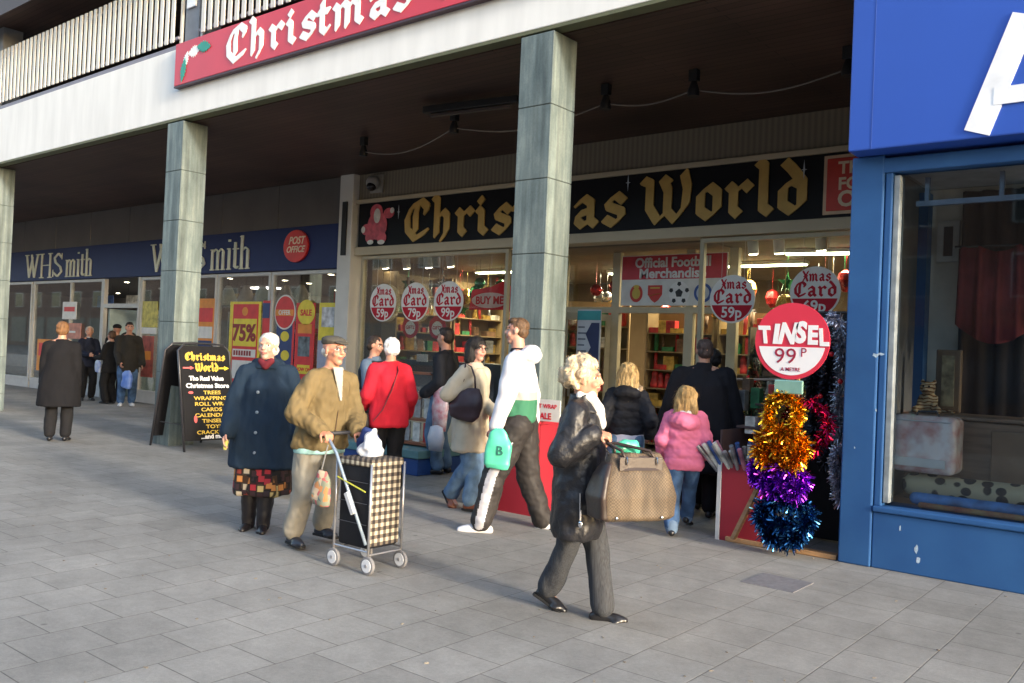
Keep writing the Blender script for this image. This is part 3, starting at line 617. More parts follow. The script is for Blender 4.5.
# the other side of the street, behind the photographer: what the panes reflect
t = thing('opposite_terrace', 'brick terrace across the street behind the photographer', 'building', (-10, -26, 0))
MB().box(-260, 45, -34, -26, -.15, 10.5).build('wall', M('terrace_brick', (.20, .12, .09), .85, var=.2, scale=3), t)
MB().box(-260, 45, -34.2, -25.7, 10.5, 11.2).build('parapet', M('terrace_stone', (.3, .28, .25), .85), t)
for k in range(40):
    x = -160+5.1*k
    for z in (4.6, 7.6):
        f = MB().box(x, x+2.2, -26.0, -25.93, z, z+1.8).build('window', M('terrace_frame', (.5, .5, .48), .5), t); MB().box(x+.1, x+2.1, -25.93, -25.92, z+.1, z+1.7).build('pane', ub, f)
    MB().box(x-.8, x+3.4, -25.99, -25.9, .3, 3.4).build('shopfront', M('terrace_shopfront', (.06, .07, .09), .3), t)

poster('big red half price poster behind the left pillar', -18.1, -17.0, .5, 1.45, pr, [('yellow_block', py_, lambda m: rc(m, -18.0, -17.1, .9, 1.35)), ('figures', pr, lambda m: text(m, '1/2', .4, (-17.55, YW-.0135, .95), off=.04))])
poster('red and yellow poster low in the far left window', -23.3, -22.4, .5, 1.3, py_, [('red_block', pr, lambda m: rc(m, -23.2, -22.5, .8, 1.2))])
poster('orange poster low in the far left window', -25.2, -24.2, .5, 1.35, po, [('red_block', pr, lambda m: rc(m, -25.1, -24.3, .9, 1.25))])
# ================================================================== blue shop at the right
blue = M('blue_paint', (.020, .075, .215), .45, var=.16, scale=2.2, bump=.2, bscale=25, spec=.3, col2=(.028, .10, .26))
blue_f = M('blue_board', (.024, .082, .42), .4, var=.05, scale=1)
bs = thing('blue_shop', 'blue painted shop at the right with deep blue signboard and display window', 'shop', (0, YB, 0))
XB = -2.35
MB().box(XB, -2.105, YB, YB+.28, .0, 3.16).build('pilaster', blue, bs, bevel=.012)
MB().box(-2.1, -2.045, YB+.02, YB+.14, .47, 3.11).build('window_post', blue, bs, bevel=.01)
MB().box(-2.04, -1.995, YB+.035, YB+.16, .5, 3.0).build('white_bead', M('bead_white', (.2, .23, .25), .5, var=.25, scale=12), bs, bevel=.006)
MB().box(-2.102, 4.5, YB+.015, YB+.3, 0, .425).build('stall_riser', blue, bs, bevel=.01)
MB().box(-2.102, 4.5, YB-.01, YB+.35, .428, .475).build('sill', blue, bs, bevel=.012)
m = MB().box(XB+.02, 4.5, YB+.002, YB+.16, 3.02, 3.135); m.build('head_rail', blue, bs, bevel=.01)
MB().box(-1.992, 4.5, YB+.1, YB+.108, .48, 3.02).build('pane', glass_mat('shop_glass_side', (.86, .9, .92), .9), bs)
MB().box(-.2, -.1, YB+.02, YB+.2, .48, 3.02).build('mullion', blue, bs, bevel=.01)
fb = MB().box(XB+.03, 4.5, YB-.2, YB+.3, 3.163, 5.6).build('sign_board', blue_f, bs, bevel=.012)
MB().box(XB+.2, XB+.205, YB-.2025, YB-.2, 3.17, 5.59).build('panel_joint', M('blue_joint', (.04, .09, .35), .5), bs)
MB().box(XB, XB+.15, YB+.285, YF+6, 0, 4.6).build('party_wall', M('party_wall', (.16, .15, .14), .85, bump=.3), bs)
MB().box(XB+.03, 4.5, YB+.31, YF+6, 3.17, 8.5).build('upper_wall', M('upper_render', (.45, .43, .4), .85), bs)
MB().box(4.35, 4.5, YB+.31, YF+6, 0, 3.16).build('end_wall', MATS['party_wall'], bs)
m = MB(); m.bar((-1.43, YB-.205, 3.2), (-1.15, YB-.205, 3.98), .17, .012, (0, -1, 0)); m.bar((-.82, YB-.206, 3.2), (-1.10, YB-.206, 3.98), .17, .012, (0, -1, 0)); m.box(-1.33, -.93, YB-.214, YB-.203, 3.38, 3.5)
m.build('lettering', M('letter_bright', (.85, .86, .88), .4), fb)
# scuffs on the paint
sc = M('scuff_pale', (.35, .45, .55), .7, var=.3, scale=60)
m = MB()
rnd = random.Random(5)
def scuff(cx, cz, w, h, Y):
    k = 9; MBx.prism([(cx+w*math.cos(2*PI*i/k)*rnd.uniform(.5, 1), cz+h*math.sin(2*PI*i/k)*rnd.uniform(.5, 1)) for i in range(k)], (0, Y, 0), X, Z, .001)
MBx = m
for a in ((-1.78, .19, .016, .04), (-1.765, .12, .022, .03), (-1.9, .33, .008, .03)): scuff(*a, YB+.015)
for a in ((-2.12, 1.62, .035, .02), (-2.08, 1.63, .03, .012), (-2.1, 1.2, .008, .015), (-2.25, .9, .006, .01)): scuff(*a, YB)
m.build('paint_scuff', sc, bs)
# shop interior seen through the display window
beige = M('display_beige', (.75, .68, .55), .7, var=.1)
MB().box(XB+.15, 4.35, YB+1.55, YB+1.6, .48, 3.15).build('display_back', beige, bs)
MB().box(XB+.2, 4.35, YB+.3, YB+1.55, .40, .47).build('display_floor', M('display_floor', (.4, .27, .18), .6), bs)
MB().box(XB+.2, 4.35, YB+.3, YB+1.55, 3.155, 3.16).build('display_ceiling', M('display_ceiling', (.75, .75, .75), .8), bs)
MB().box(on(903, 300, YB+1.35).x, on(925, 300, YB+1.35).x, YB+1.35, YB+1.5, .48, 3.1).build('blue_side_panel', blue, bs)
m = MB()
for z in (2.78,): m.box(-1.92, 4.3, YB+.2, YB+.24, z, z+.04)
for x in (-1.86, -1.35, -.9, -.4): m.box(x, x+.03, YB+.2, YB+.24, 2.82, 3.0)
m.build('transom_frame', M('transom_grey', (.16, .2, .26), .5), bs)
# goods in the blue shop window
t = thing('zipped_bedding_case', 'clear zipped case holding a pink blanket in the blue shop window', 'bedding', (-1.9, YB+.3, .86))
def sheen_nodes(n, b, tc, L):
    a = n.nodes.new('ShaderNodeTexNoise'); a.inputs['Scale'].default_value = 7; a.inputs['Detail'].default_value = 5; L(tc.outputs['Object'], a.inputs[0])
    r = n.nodes.new('ShaderNodeValToRGB'); L(a.outputs[0], r.inputs[0]); e = r.color_ramp.elements; e[0].position = .35; e[0].color = (.55, .30, .29, 1); e[1].position = .6; e[1].color = (.78, .74, .74, 1)
    L(r.outputs[0], b.inputs['Base Color'])
case_m = node_mat('case_clear', sheen_nodes, rough=.2)
m = MB(); ca, cb = on(889, 470, YB+.18), on(956, 421, YB+.18); m.box(ca.x, cb.x, YB+.18, YB+.48, ca.z, cb.z+.02)
m.build('folded_blanket', case_m, t, bevel=.05, seg=4, smooth=True)
MB().box(ca.x+.04, ca.x+.4, YB+.165, YB+.178, ca.z+.05, ca.z+.115).build('card_insert', M('insert_white', (.6, .62, .62), .4), t, bevel=.002)
m = MB(); m.tube([(ca.x+.17, YB+.25, cb.z+.01), (ca.x+.18, YB+.25, cb.z+.05), (ca.x+.31, YB+.25, cb.z+.055), (ca.x+.33, YB+.25, cb.z+.01)], .008); m.build('handle', M('strap_dark', (.05, .05, .06), .5), t)
m = MB(); m.tube([(ca.x+.03, YB+.176, cb.z-.02), (cb.x-.03, YB+.176, cb.z-.02)], .005); m.build('zip', M('zip_pale', (.5, .5, .52), .4), t)
t = thing('leopard_print_bolster', 'cream bolster with black leopard spots under the bedding case', 'bolster', (-1.6, YB+.33, .66))
def leo(n, b, tc, L):
    v = n.nodes.new('ShaderNodeTexVoronoi'); v.inputs['Scale'].default_value = 10; L(tc.outputs['Object'], v.inputs[0])
    r = n.nodes.new('ShaderNodeValToRGB'); r.color_ramp.interpolation = 'LINEAR'; L(v.outputs['Distance'], r.inputs[0]); e = r.color_ramp.elements
    e[0].position = .4; e[0].color = (.012, .012, .015, 1); e[1].position = .46; e[1].color = (.45, .40, .26, 1); L(r.outputs[0], b.inputs['Base Color'])
m = MB(); m.cap((-1.9, YB+.34, ca.z-.105), (.3, YB+.34, ca.z-.105), .088, .088, 20); m.build('cover', node_mat('leopard_cloth', leo, rough=.8), t, smooth=True)
t = MB(); t.cap((-1.86, YB+.28, .535), (.5, YB+.28, .535), .05, .05, 16); o = t.build('blue_cloth_roll', M('roll_blue', (.06, .22, .55), .5, var=.5, scale=9), smooth=True); tagp(o, 'light blue rolled cloth under the leopard print bolster', 'cloth roll')
t = MB(); t.cap((-1.8, YB+.18, .5), (.6, YB+.18, .5), .022, .02, 14); o = t.build('patterned_cloth_roll', M('roll_ochre', (.35, .24, .1), .7, var=.2, scale=10, col2=(.3, .08, .05)), smooth=True); tagp(o, 'ochre and red patterned cloth roll lying lowest in the blue shop window', 'cloth roll')
# wooden cabinet, plush tiger, frames
t = thing('display_cabinet', 'brown wooden cabinet behind the bedding case in the blue shop window', 'cabinet', (-1.5, YB+.9, .48))
wd = M('cabinet_wood', (.2, .13, .085), .5, var=.3, scale=3, stretch=(1, 1, 8))
MB().box(-2.05, -.9, YB+.62, YB+1.1, .48, 1.14).build('carcass', wd, t, bevel=.01); MB().box(-2.08, -.87, YB+.59, YB+1.12, 1.143, 1.175).build('top', wd, t, bevel=.006)
MB().box(-1.42, -1.0, YB+.6, YB+.617, .55, 1.08).build('door', M('door_brown', (.2, .13, .08), .5), t, bevel=.01)
t = thing('framed_tapestry', 'upright gilt framed tapestry standing on the wooden cabinet', 'picture', (-1.4, YB+1.0, 1.18))
fa, fb_ = on(934, 412, YB+.98), on(962, 350, YB+.98); MB().box(fa.x, fb_.x, YB+.98, YB+1.03, 1.18, fb_.z).build('frame', M('gilt_brown', (.14, .09, .05), .45), t, bevel=.012)
MB().box(fa.x+.05, fb_.x-.05, YB+.972, YB+.979, 1.23, fb_.z-.05).build('picture', M('tapestry', (.2, .17, .1), .8, var=.6, scale=14), t)
t = thing('wall_picture', 'small white framed dark picture on the beige display wall', 'picture', (-1.45, YB+1.5, 2.25))
m = MB(); fx0, fx1, fz0, fz1 = -1.62, -1.24, 2.5, 3.08
fx0, fx1 = on(937, 250, YB+1.5).x, on(959, 250, YB+1.5).x; fz0, fz1 = on(945, 262, YB+1.5).z, on(945, 221, YB+1.5).z
for a, b, c, d in ((fx0, fx1, fz0, fz0+.05), (fx0, fx1, fz1-.05, fz1), (fx0, fx0+.05, fz0+.05, fz1-.05), (fx1-.05, fx1, fz0+.05, fz1-.05)): m.box(a, b, YB+1.49, YB+1.53, c, d)
m.build('frame', M('frame_whitish', (.55, .54, .5), .5), t); MB().box(fx0+.05, fx1-.05, YB+1.51, YB+1.52, fz0+.05, fz1-.05).build('picture', M('picture_dark', (.05, .05, .05), .3), t)
t = thing('dark_curtain', 'dark curtain hanging behind the red lamp in the blue shop', 'curtain', (-.9, YB+1.45, .5))
m = MB(); n_ = 60; vs_ = []
xa0 = on(961, 250, YB+1.45).x
for k in range(n_+1):
    x = xa0+k*1.6/n_; y = YB+1.46-.03*math.sin(k*1.1)-.01*math.sin(k*2.3); vs_ += [(x, y, .49), (x, y, 3.1)]
m.add(vs_, [(2*k, 2*k+2, 2*k+3, 2*k+1) for k in range(n_)]); c_ = m.build('drape', M('curtain_dark', (.07, .055, .05), .85), t, smooth=True, recalc=False)
sm = c_.modifiers.new('thickness', 'SOLIDIFY'); sm.thickness = .008
t = thing('red_shawl', 'dull red shawl hanging at the right of the blue shop window', 'shawl', (-.95, YB+1.1, 1.75))
v0 = on(953, 300, YB+1.1); m = MB(); vs_ = []; n_ = 40
for k in range(n_+1):
    u = k/n_; x = v0.x+.02+u*.6; y = YB+1.1-.02*math.sin(u*26)-.01*math.sin(u*51); vs_ += [(x, y, 1.92-.16*math.sin(PI*u)), (x-.03*(u-.5), y, 2.55+.03*math.sin(u*9))]
m.add(vs_, [(2*k, 2*k+2, 2*k+3, 2*k+1) for k in range(n_)]); c_ = m.build('cloth', M('shawl_red', (.2, .03, .03), .85, var=.3), t, smooth=True, recalc=False); sm = c_.modifiers.new('thickness', 'SOLIDIFY'); sm.thickness = .008
MB().tube([(v0.x, YB+1.1, 2.57), (v0.x+.66, YB+1.1, 2.57)], .01, 8).build('rod', M('rod_dark', (.03, .03, .03), .5), t)
# plush tiger cub: one continuous body
t = thing('plush_tiger', 'small orange and white plush tiger sitting on the cabinet', 'soft toy', (-1.78, YB+.72, 1.18))
tx, ty, tz = on(928, 410, YB+.72).x, YB+.72, 1.178
m = MB(); m.ell((tx, ty, tz+.09), (.065, .06, .095)); m.ell((tx-.0, ty-.03, tz+.2), (.062, .055, .055)); m.ell((tx-.045, ty-.01, tz+.25), (.018, .012, .02)); m.ell((tx+.045, ty-.01, tz+.25), (.018, .012, .02))
m.ell((tx, ty-.08, tz+.185), (.028, .025, .02)); m.chain([(tx-.05, ty, tz+.12), (tx-.06, ty-.07, tz+.03)], [.026, .022]); m.chain([(tx+.05, ty, tz+.12), (tx+.06, ty-.07, tz+.03)], [.026, .022])
m.chain([(tx-.04, ty, tz+.04), (tx-.07, ty-.11, tz+.025)], [.035, .028]); m.chain([(tx+.04, ty, tz+.04), (tx+.1, ty-.1, tz+.025)], [.035, .028]); m.chain([(tx+.05, ty+.04, tz+.03), (tx+.14, ty, tz+.02), (tx+.2, ty-.06, tz+.02)], [.018, .016, .014])
def tig(n, b, tc, L):
    w_ = n.nodes.new('ShaderNodeTexWave'); w_.inputs['Scale'].default_value = 11; w_.inputs['Distortion'].default_value = 7; w_.bands_direction = 'Z'; L(tc.outputs['Object'], w_.inputs[0])
    r = n.nodes.new('ShaderNodeValToRGB'); L(w_.outputs[0], r.inputs[0]); e = r.color_ramp.elements; e[0].position = .12; e[0].color = (.12, .06, .03, 1); e[1].position = .22; e[1].color = (.48, .22, .05, 1); z = e.new(.7); z.color = (.55, .42, .25, 1); L(r.outputs[0], b.inputs['Base Color'])
inv = MW[t.name].inverted(); m.v = [inv @ v for v in m.v]
organic(m, 'body', node_mat('tiger_plush', tig, rough=.9), t, vox=.007, smooth=3, amp=.002, fs=(60, 60, 60))
for s_ in (-1, 1): MB().ell((tx+s_*.022, ty-.085, tz+.215), (.007, .005, .008)).build('eye', M('eye_black', (.01, .01, .01), .15), t, smooth=True)

# ================================================================== christmas shop: lights and stock
bulb = M('lamp_lit', (1.0, .86, .6), .5, emit=9); tube_m = M('tube_lit', (.9, 1.0, .62), .5, emit=5); lamp_white = M('lamp_body', (.6, .6, .6), .4)
def spot(px, py, Y, i):
    p = on(px, py, Y); t = thing('spotlight', '%s spotlight over the %s display window' % (i[0], i[1]), 'spotlight', (p.x, Y, p.z+.13), group='spotlights in the shop windows')
    MB().cyl((p.x, Y, p.z+.02), .072, .19, (0, -.25, 1), 18).build('can', lamp_white, t, smooth=True, angle=40)
    MB().cyl((p.x, Y+.02, p.z-.083), .055, .01, (0, -.25, 1), 18).build('bulb', bulb, t)
    MB().bar((p.x, Y-.01, p.z+.1), (p.x, Y-.01, 3.14), .02, .02).build('stem', lamp_white, t)
for px, py, n_ in ((385, 264, 'leftmost'), (406, 264, 'second'), (428, 263, 'third'), (450, 262, 'rightmost')): spot(px, py, YF+.45, (n_+' of four white', 'left'))
for px, py, n_ in ((753, 248, 'left'), (779, 247, 'middle'), (821, 244, 'right')): spot(px, py, YF+.45, (n_+' white', 'right'))
def fluo(x, y, ln, rz, lb, pw_):
    t = thing('ceiling_light', lb, 'ceiling light', (x, y, 3.06), rz, group='fluorescent lights in the christmas shop')
    m = MB(); m.box(-ln/2, ln/2, -.09, .09, .02, .075); m.build('housing', lamp_white, t, local=True); m = MB(); m.box(-ln/2+.03, ln/2-.03, -.07, .07, .0, .018); m.build('tube', tube_m, t, local=True)
    ld = bpy.data.lights.new('ceiling_lamp', 'AREA'); ld.shape = 'RECTANGLE'; ld.size = ln; ld.size_y = .14; ld.energy = pw_*1.5; ld.color = (1, .82, .52)
    lo = bpy.data.objects.new('lamp', ld); C.objects.link(lo); lo.parent = t; lo.location = (0, 0, -.012)
fluo(-10.8, YF+2.6, 1.8, 0, 'fluorescent light deep behind the left display window', 22)
fluo(-8.2, YF+3.4, 1.8, 0, 'fluorescent light in the middle of the christmas shop', 22)
fluo(-5.9, YF+2.8, 1.6, .0, 'fluorescent light behind the doorway of the christmas shop', 18)
fluo(-4.3, YF+1.6, 1.3, .2, 'fluorescent light nearest the right display window', 9)
fluo(-3.4, YF+3.4, 1.3, .2, 'fluorescent light deep behind the right display window', 12)
# newsagent ceiling downlights
for i, (px, py) in enumerate(((230, 278), (285, 280), (309, 283), (331, 274), (340, 281), (337, 290), (127, 282), (106, 293), (118, 293))):
    Y_ = YF+1.2+.5*(i % 3); d = ray(px, py); tt = (2.92-CAM_H)/d.z; p = Vector((d.x*tt, d.y*tt, 2.92))
    if p.y > YF+5 or p.y < YF+.2: p = Vector((-13.4-1.0*i, YF+1+.8*(i % 4), 2.92))
    t = thing('downlight', 'small lit downlight in the newsagent ceiling', 'downlight', (p.x, p.y, 2.9), group='newsagent ceiling downlights')
    MB().cyl((0, 0, .02), .08, .02, n=16).build('rim', lamp_white, t, local=True); MB().cyl((0, 0, .008), .055, .004, n=16).build('bulb', bulb, t, local=True)
for x in (-15, -19, -23):
    t = thing('ceiling_light', 'ceiling light panel inside the newsagent', 'ceiling light', (x, YF+2.8, 2.88), group='newsagent ceiling panels')
    MB().box(-.6, .6, -.3, .3, .012, .05).build('housing', lamp_white, t, local=True); MB().box(-.56, .56, -.26, .26, 0, .01).build('diffuser', M('panel_lit', (1, .95, .85), .5, emit=3), t, local=True)
    ld = bpy.data.lights.new('panel_lamp', 'AREA'); ld.shape = 'RECTANGLE'; ld.size = 1.1; ld.size_y = .5; ld.energy = 22; ld.color = (1, .92, .8)
    lo = bpy.data.objects.new('lamp', ld); C.objects.link(lo); lo.parent = t; lo.location = (0, 0, -.01)

# shelving and stock
rs = random.Random(11)
shelf_m = M('shelf_cream', (.26, .19, .10), .6); shelf_w = M('shelf_white', (.5, .5, .48), .5)
stock_cols = dict(red=(.45, .03, .03), gold=(.5, .33, .08), green=(.03, .16, .06), white=(.6, .58, .52), blue=(.04, .1, .3), brown=(.16, .09, .05), silver=(.35, .36, .38), pink=(.5, .18, .25))
def stock_mat(k): return M('stock_'+k, stock_cols[k], .3 if k in ('gold', 'silver') else .55, var=.5, scale=9, metal=.6 if k in ('gold', 'silver') else 0)
def shelf_unit(x, y, wd_, n, label, mat, rz=0, top=2.3, deep=.4, grp='shelf units of the shops'):
    t = thing('shelf_unit', label, 'shelf unit', (x, y, .015), rz, group=grp)
    MB().box(-wd_/2, wd_/2, deep-.03, deep, 0, top).build('back_panel', mat, t, local=True)
    for s_ in (-1, 1): MB().box(s_*wd_/2-.015, s_*wd_/2+.015, 0, deep-.03, 0, top).build('side_panel', mat, t, local=True)
    zs = [(top-.15)*k/n+.1 for k in range(n)]
    for z in zs: MB().box(-wd_/2+.016, wd_/2-.016, 0, deep-.031, z-.02, z).build('shelf', mat, t, local=True)
    return t, zs
proto = {}
def stock_item(kind, col):
    key = (kind, col)
    if key not in proto:
        m = MB()
        if kind == 'carton': m.box(-.09, .09, -.06, .06, 0, .2); nm, lb = 'gift_box', 'small boxed %s gift on the shop shelves' % col
        elif kind == 'bauble_box': m.box(-.12, .12, -.08, .08, 0, .09); nm, lb = 'bauble_box', 'flat box of %s baubles on the shop shelves' % col
        elif kind == 'figure': m.loft([(0, 0, 0, .06, .06), (0, 0, .04, .07, .07), (0, 0, .12, .05, .05), (0, 0, .16, .045, .045), (0, 0, .2, .05, .05), (0, 0, .26, .02, .02)], 12); nm, lb = 'christmas_figure', 'small %s christmas figure on the shop shelves' % col
        else: m.tube([(0, -.02, 0), (0, 0, .3)], .03, 10); nm, lb = 'paper_roll', 'roll of %s wrapping paper on the shop shelves' % col
        me_o = m.build(nm, stock_mat(col), None, bevel=.004 if kind in ('carton', 'bauble_box') else 0, seg=1, smooth=kind in ('figure', 'roll')); me_o['label'] = lb; me_o['category'] = nm.replace('_', ' '); me_o['group'] = '%s %s stock' % (col, nm.replace('_', ' '))
        proto[key] = [me_o, False]
    p = proto[key]
    if not p[1]: p[1] = True; return p[0]
    o = p[0].copy(); C.objects.link(o); return o
nst = 0
def fill(t, zs, x, y, wd_, rz, cols, step=.2, dens=.9, deep=.4):
    global nst
    ca, sa = math.cos(rz), math.sin(rz)
    for z in zs:
        k = -wd_/2+.12
        while k < wd_/2-.1:
            if rs.random() < dens and nst < 760:
                o = stock_item(rs.choice(('carton', 'carton', 'bauble_box', 'figure', 'roll')), rs.choice(cols)); lx, ly = k, .13
                o.location = (x+lx*ca-ly*sa, y+lx*sa+ly*ca, .016+z); o.rotation_euler = (0, 0, rz+rs.uniform(-.3, .3)); s_ = rs.uniform(.75, 1.3); o.scale = (s_, s_, s_); nst += 1
            k += step*.68*rs.uniform(.9, 1.35)
warm = ['red', 'gold', 'green', 'white', 'brown', 'red', 'gold', 'silver']
for y, lb in ((YF+1.3, 'cream stock shelf on the side wall just inside the left display window'), (YF+2.85, 'second cream stock shelf along the side wall behind the left display window'), (YF+4.4, 'deepest cream stock shelf along the side wall of the christmas shop')):
    t, zs = shelf_unit(-11.8, y, 1.45, 8, lb, shelf_m, top=2.9, rz=PI/2)
    fill(t, zs, -11.8, y, 1.45, PI/2, warm, dens=.8, step=.19)
t, zs = shelf_unit(-8.9, YF+2.6, 1.3, 6, 'cream stock shelf standing free in the shop left of the doorway', shelf_m, top=2.5, rz=.5); fill(t, zs, -8.9, YF+2.6, 1.3, .5, warm)
for x, lb in ((-7.05, 'cream stock shelf seen through the left half of the doorway'), (-5.75, 'cream stock shelf seen through the right half of the doorway')):
    t, zs = shelf_unit(x, YF+2.4, 1.2, 7, lb, shelf_m, top=2.3); fill(t, zs, x, YF+2.4, 1.2, 0, ['gold', 'red', 'brown', 'green', 'red'], step=.17)
for x, y, lb in ((-4.5, YF+.9, 'stock shelf behind the price disc in the right display window'), (-3.1, YF+.9, 'stock shelf at the right end of the right display window')):
    t, zs = shelf_unit(x, y, 1.3, 6, lb, M('shelf_brown', (.13, .1, .07), .6), top=2.0); fill(t, zs, x, y, 1.3, 0, ['brown', 'red', 'green', 'gold', 'white', 'blue'], step=.18)
for x, lb in ((-13.6, 'white newsagent shelf near the white pilaster'), (-15.6, 'white newsagent shelf behind the yellow poster'), (-17.8, 'white newsagent shelf behind the left pillar'), (-20.8, 'white newsagent shelf seen through the entrance'), (-23.6, 'white newsagent shelf at the far left')):
    t, zs = shelf_unit(x, YF+1.6, 1.8, 5, lb, shelf_w, top=2.2); fill(t, zs, x, YF+1.6, 1.8, 0, ['white', 'blue', 'red', 'silver', 'pink', 'gold'], step=.3, dens=.8)
# pale conical hanging lamps in the newsagent windows
for px in (228, 246, 262, 285, 301):
    p = on(px, 298, YF+.5); t = thing('hanging_decoration', 'pale bell shaped decoration hanging high in the newsagent window', 'decoration', (p.x, p.y, p.z-.15), group='bell decorations in the newsagent windows')
    MB().loft([(0, 0, 0, .22, .22), (0, 0, .05, .2, .2), (0, 0, .3, .12, .12), (0, 0, .42, .05, .05)], 20).build('shade', M('bell_pale', (.55, .5, .42), .6), t, local=True, smooth=True, angle=50)
    MB().cyl((0, 0, .7), .006, .56, n=6).build('cord', M('cord_dark', (.05, .05, .05), .6), t, local=True)

# artificial christmas trees among the stock
def xmas_tree(x, y, hgt, label, col=(.012, .05, .025), n=2600, sd_=1):
    t = thing('artificial_christmas_tree', label, 'christmas tree', (x, y, .015)); r_ = random.Random(sd_); m = MB()
    for k in range(n):
        u = r_.random()**.7; z = .25+(hgt-.25)*(1-u); a = r_.uniform(0, 2*PI); R_ = .42*u*hgt/1.8; lay = .75+.25*math.sin(z*22); d = Vector((math.cos(a), math.sin(a), -.25)); p0 = Vector((0, 0, z+.05))+d*R_*lay*r_.uniform(.3, .85); q = p0+(d+Vector((r_.gauss(0, .4), r_.gauss(0, .4), r_.gauss(0, .4)))).normalized()*.09; s_ = d.cross(Z).normalized()*.007
        m.add([p0-s_, p0+s_, q+s_*.4, q-s_*.4], [(0, 1, 2, 3)])
    m.build('branches', M('fir_'+str(sd_), col, .6, var=.4), t, local=True, recalc=False)
    MB().tube([(0, 0, 0), (0, 0, hgt)], [.02, .008], 8).build('trunk', M('fir_trunk', (.06, .04, .03), .8), t, local=True)
    for k in range(16):
        u = r_.uniform(.15, 1); z = .3+(hgt-.3)*(1-u); a = r_.uniform(0, 2*PI); R_ = .36*u*hgt/1.8
        MB().ell((R_*math.cos(a), R_*math.sin(a), z), (.03, .03, .03), 10, 7).build('bauble', (rb_, gd_)[k % 2], t, local=True, smooth=True)
rb_ = M('bauble_shiny_red', (.5, .01, .015), .15, var=.05); gd_ = M('bauble_gold', (.7, .4, .08), .2, metal=1)
xmas_tree(-4.95, YF+.65, 1.75, 'green artificial tree with baubles at the left of the right display window', sd_=1)
xmas_tree(-3.75, YF+.55, 1.9, 'dark artificial tree with baubles behind the TINSEL sign', (.02, .035, .03), sd_=2)
xmas_tree(-6.35, YF+1.9, 1.6, 'small green artificial tree with baubles inside the doorway', sd_=3)
xmas_tree(-9.3, YF+1.6, 1.9, 'green artificial tree with baubles behind the left display window', sd_=4)
xmas_tree(-10.9, YF+3.4, 2.1, 'tall silvery artificial tree with baubles deep behind the left window', (.2, .22, .23), sd_=5)

# decorations hung from the shop ceiling, kind by kind
hk = random.Random(77); hang = {}
for i in range(64):
    k = ('star', 'lantern', 'ball')[i % 3]; c = ('gold', 'red', 'silver', 'green')[(i//3) % 4]
    if i < 26: x, y = hk.uniform(-12, -8.9), hk.uniform(YF+.7, YF+4)
    elif i < 44: x, y = hk.uniform(-8.3, -5.6), hk.uniform(YF+1.5, YF+4.5)
    else: x, y = hk.uniform(-5.4, -2.7), hk.uniform(YF+.5, YF+2.5)
    z = hk.uniform(2.25, 2.75)
    if (k, c) not in hang:
        m = MB()
        if k == 'star':
            for a in (0, PI/2): m.prism([((.15 if j % 2 == 0 else .06)*math.sin(PI*j/5), (.15 if j % 2 == 0 else .06)*math.cos(PI*j/5)) for j in range(10)], (0, 0, 0), (math.cos(a), math.sin(a), 0), Z, .01)
        elif k == 'lantern': m.loft([(0, 0, -.16, .03, .03), (0, 0, -.1, .09, .09), (0, 0, 0, .12, .12), (0, 0, .1, .09, .09), (0, 0, .14, .03, .03)], 10)
        else: m.ell((0, 0, 0), (.1, .1, .1))
        m.tube([(0, 0, .1), (0, 0, .55)], .003, 5)
        o = m.build('hanging_'+k, M('foil_deco_'+c, stock_cols[c], .25, metal=.8, var=.4, scale=8)); o.location = (0, 0, 0); hang[k, c] = o; o['label'] = '%s foil %s hanging from the ceiling of the christmas shop' % (c, k); o['category'] = 'decoration'; o['group'] = '%s %s decorations under the shop ceiling' % (c, k)
    else: o = hang[k, c].copy(); C.objects.link(o)
    o.location = (x, y, z-.1); o.rotation_euler = (0, 0, hk.uniform(0, PI))
# promotional boards hung inside the newsagent
for i, (x, y, c, lb) in enumerate(((-13.9, YF+1.2, 'red', 'nearest the white pilaster'), (-15.7, YF+1.3, 'white', 'above the yellow poster'), (-17.6, YF+1.3, 'gold', 'behind the left pillar'), (-20.6, YF+1.6, 'red', 'inside the entrance'), (-22.6, YF+1.3, 'white', 'in the far left window'), (-24.2, YF+1.3, 'blue', 'at the far left'))):
    t = thing('hanging_board', 'hanging %s promotional board inside the newsagent, %s' % (c, lb), 'sign', (x, y, 2.3)); MB().box(-.45, .45, 0, .015, 0, .32).build('board', stock_mat(c), t, local=True)
    for q in (-.35, .35): MB().tube([(q, .007, .32), (q, .007, .6)], .004, 5).build('wire', MATS['cord_dark'], t, local=True)
# ================================================================== price discs hung in and before the windows
red_t = M('print_price_red', (.5, .010, .025), .5, spec=.2); disc_w = M('disc_white', (.8, .76, .7), .5, var=.05)
def price_disc(cx, cz, r, Y, price, label, small=False, hook=3.1):
    t = thing('price_disc', label, 'price sign', (cx, Y, cz-r), group='round price discs of the christmas shop')
    m = MB(); m.disc(cx, cz, r, r, (0, Y, 0), X, Z, .008, n=48); m.build('disc', disc_w, t)
    m = MB(); m.disc(cx, cz, r*.93, r*.93, (0, Y-.0085, 0), X, Z, .002, n=24, a0=196, a1=344); m.build('red_field', red_t, t)
    y = Y-.009
    m = MB(); nib(m, 'Xmas', cx-r*.5, cx+r*.58, cz+r*.42, r*.3, y, d=.002, w=.24, t=.1); nib(m, 'Card', cx-r*.8, cx+r*.85, cz-r*.17, r*.4, y, d=.002, w=.26, t=.11); m.build('lettering', red_t, t)
    m = MB(); text(m, price, r*.62, (cx, Y-.011, cz-r*.76), off=.02, d=.002); m.build('price', disc_w, t)
    m = MB()
    for s_ in (-1, 1): m.bar((cx+s_*r*.5, Y-.004, cz+r*.8), (cx+s_*r*.5, Y-.004, hook), .003, .003)
    m.build('hanging_thread', M('thread', (.4, .4, .4), .5), t)
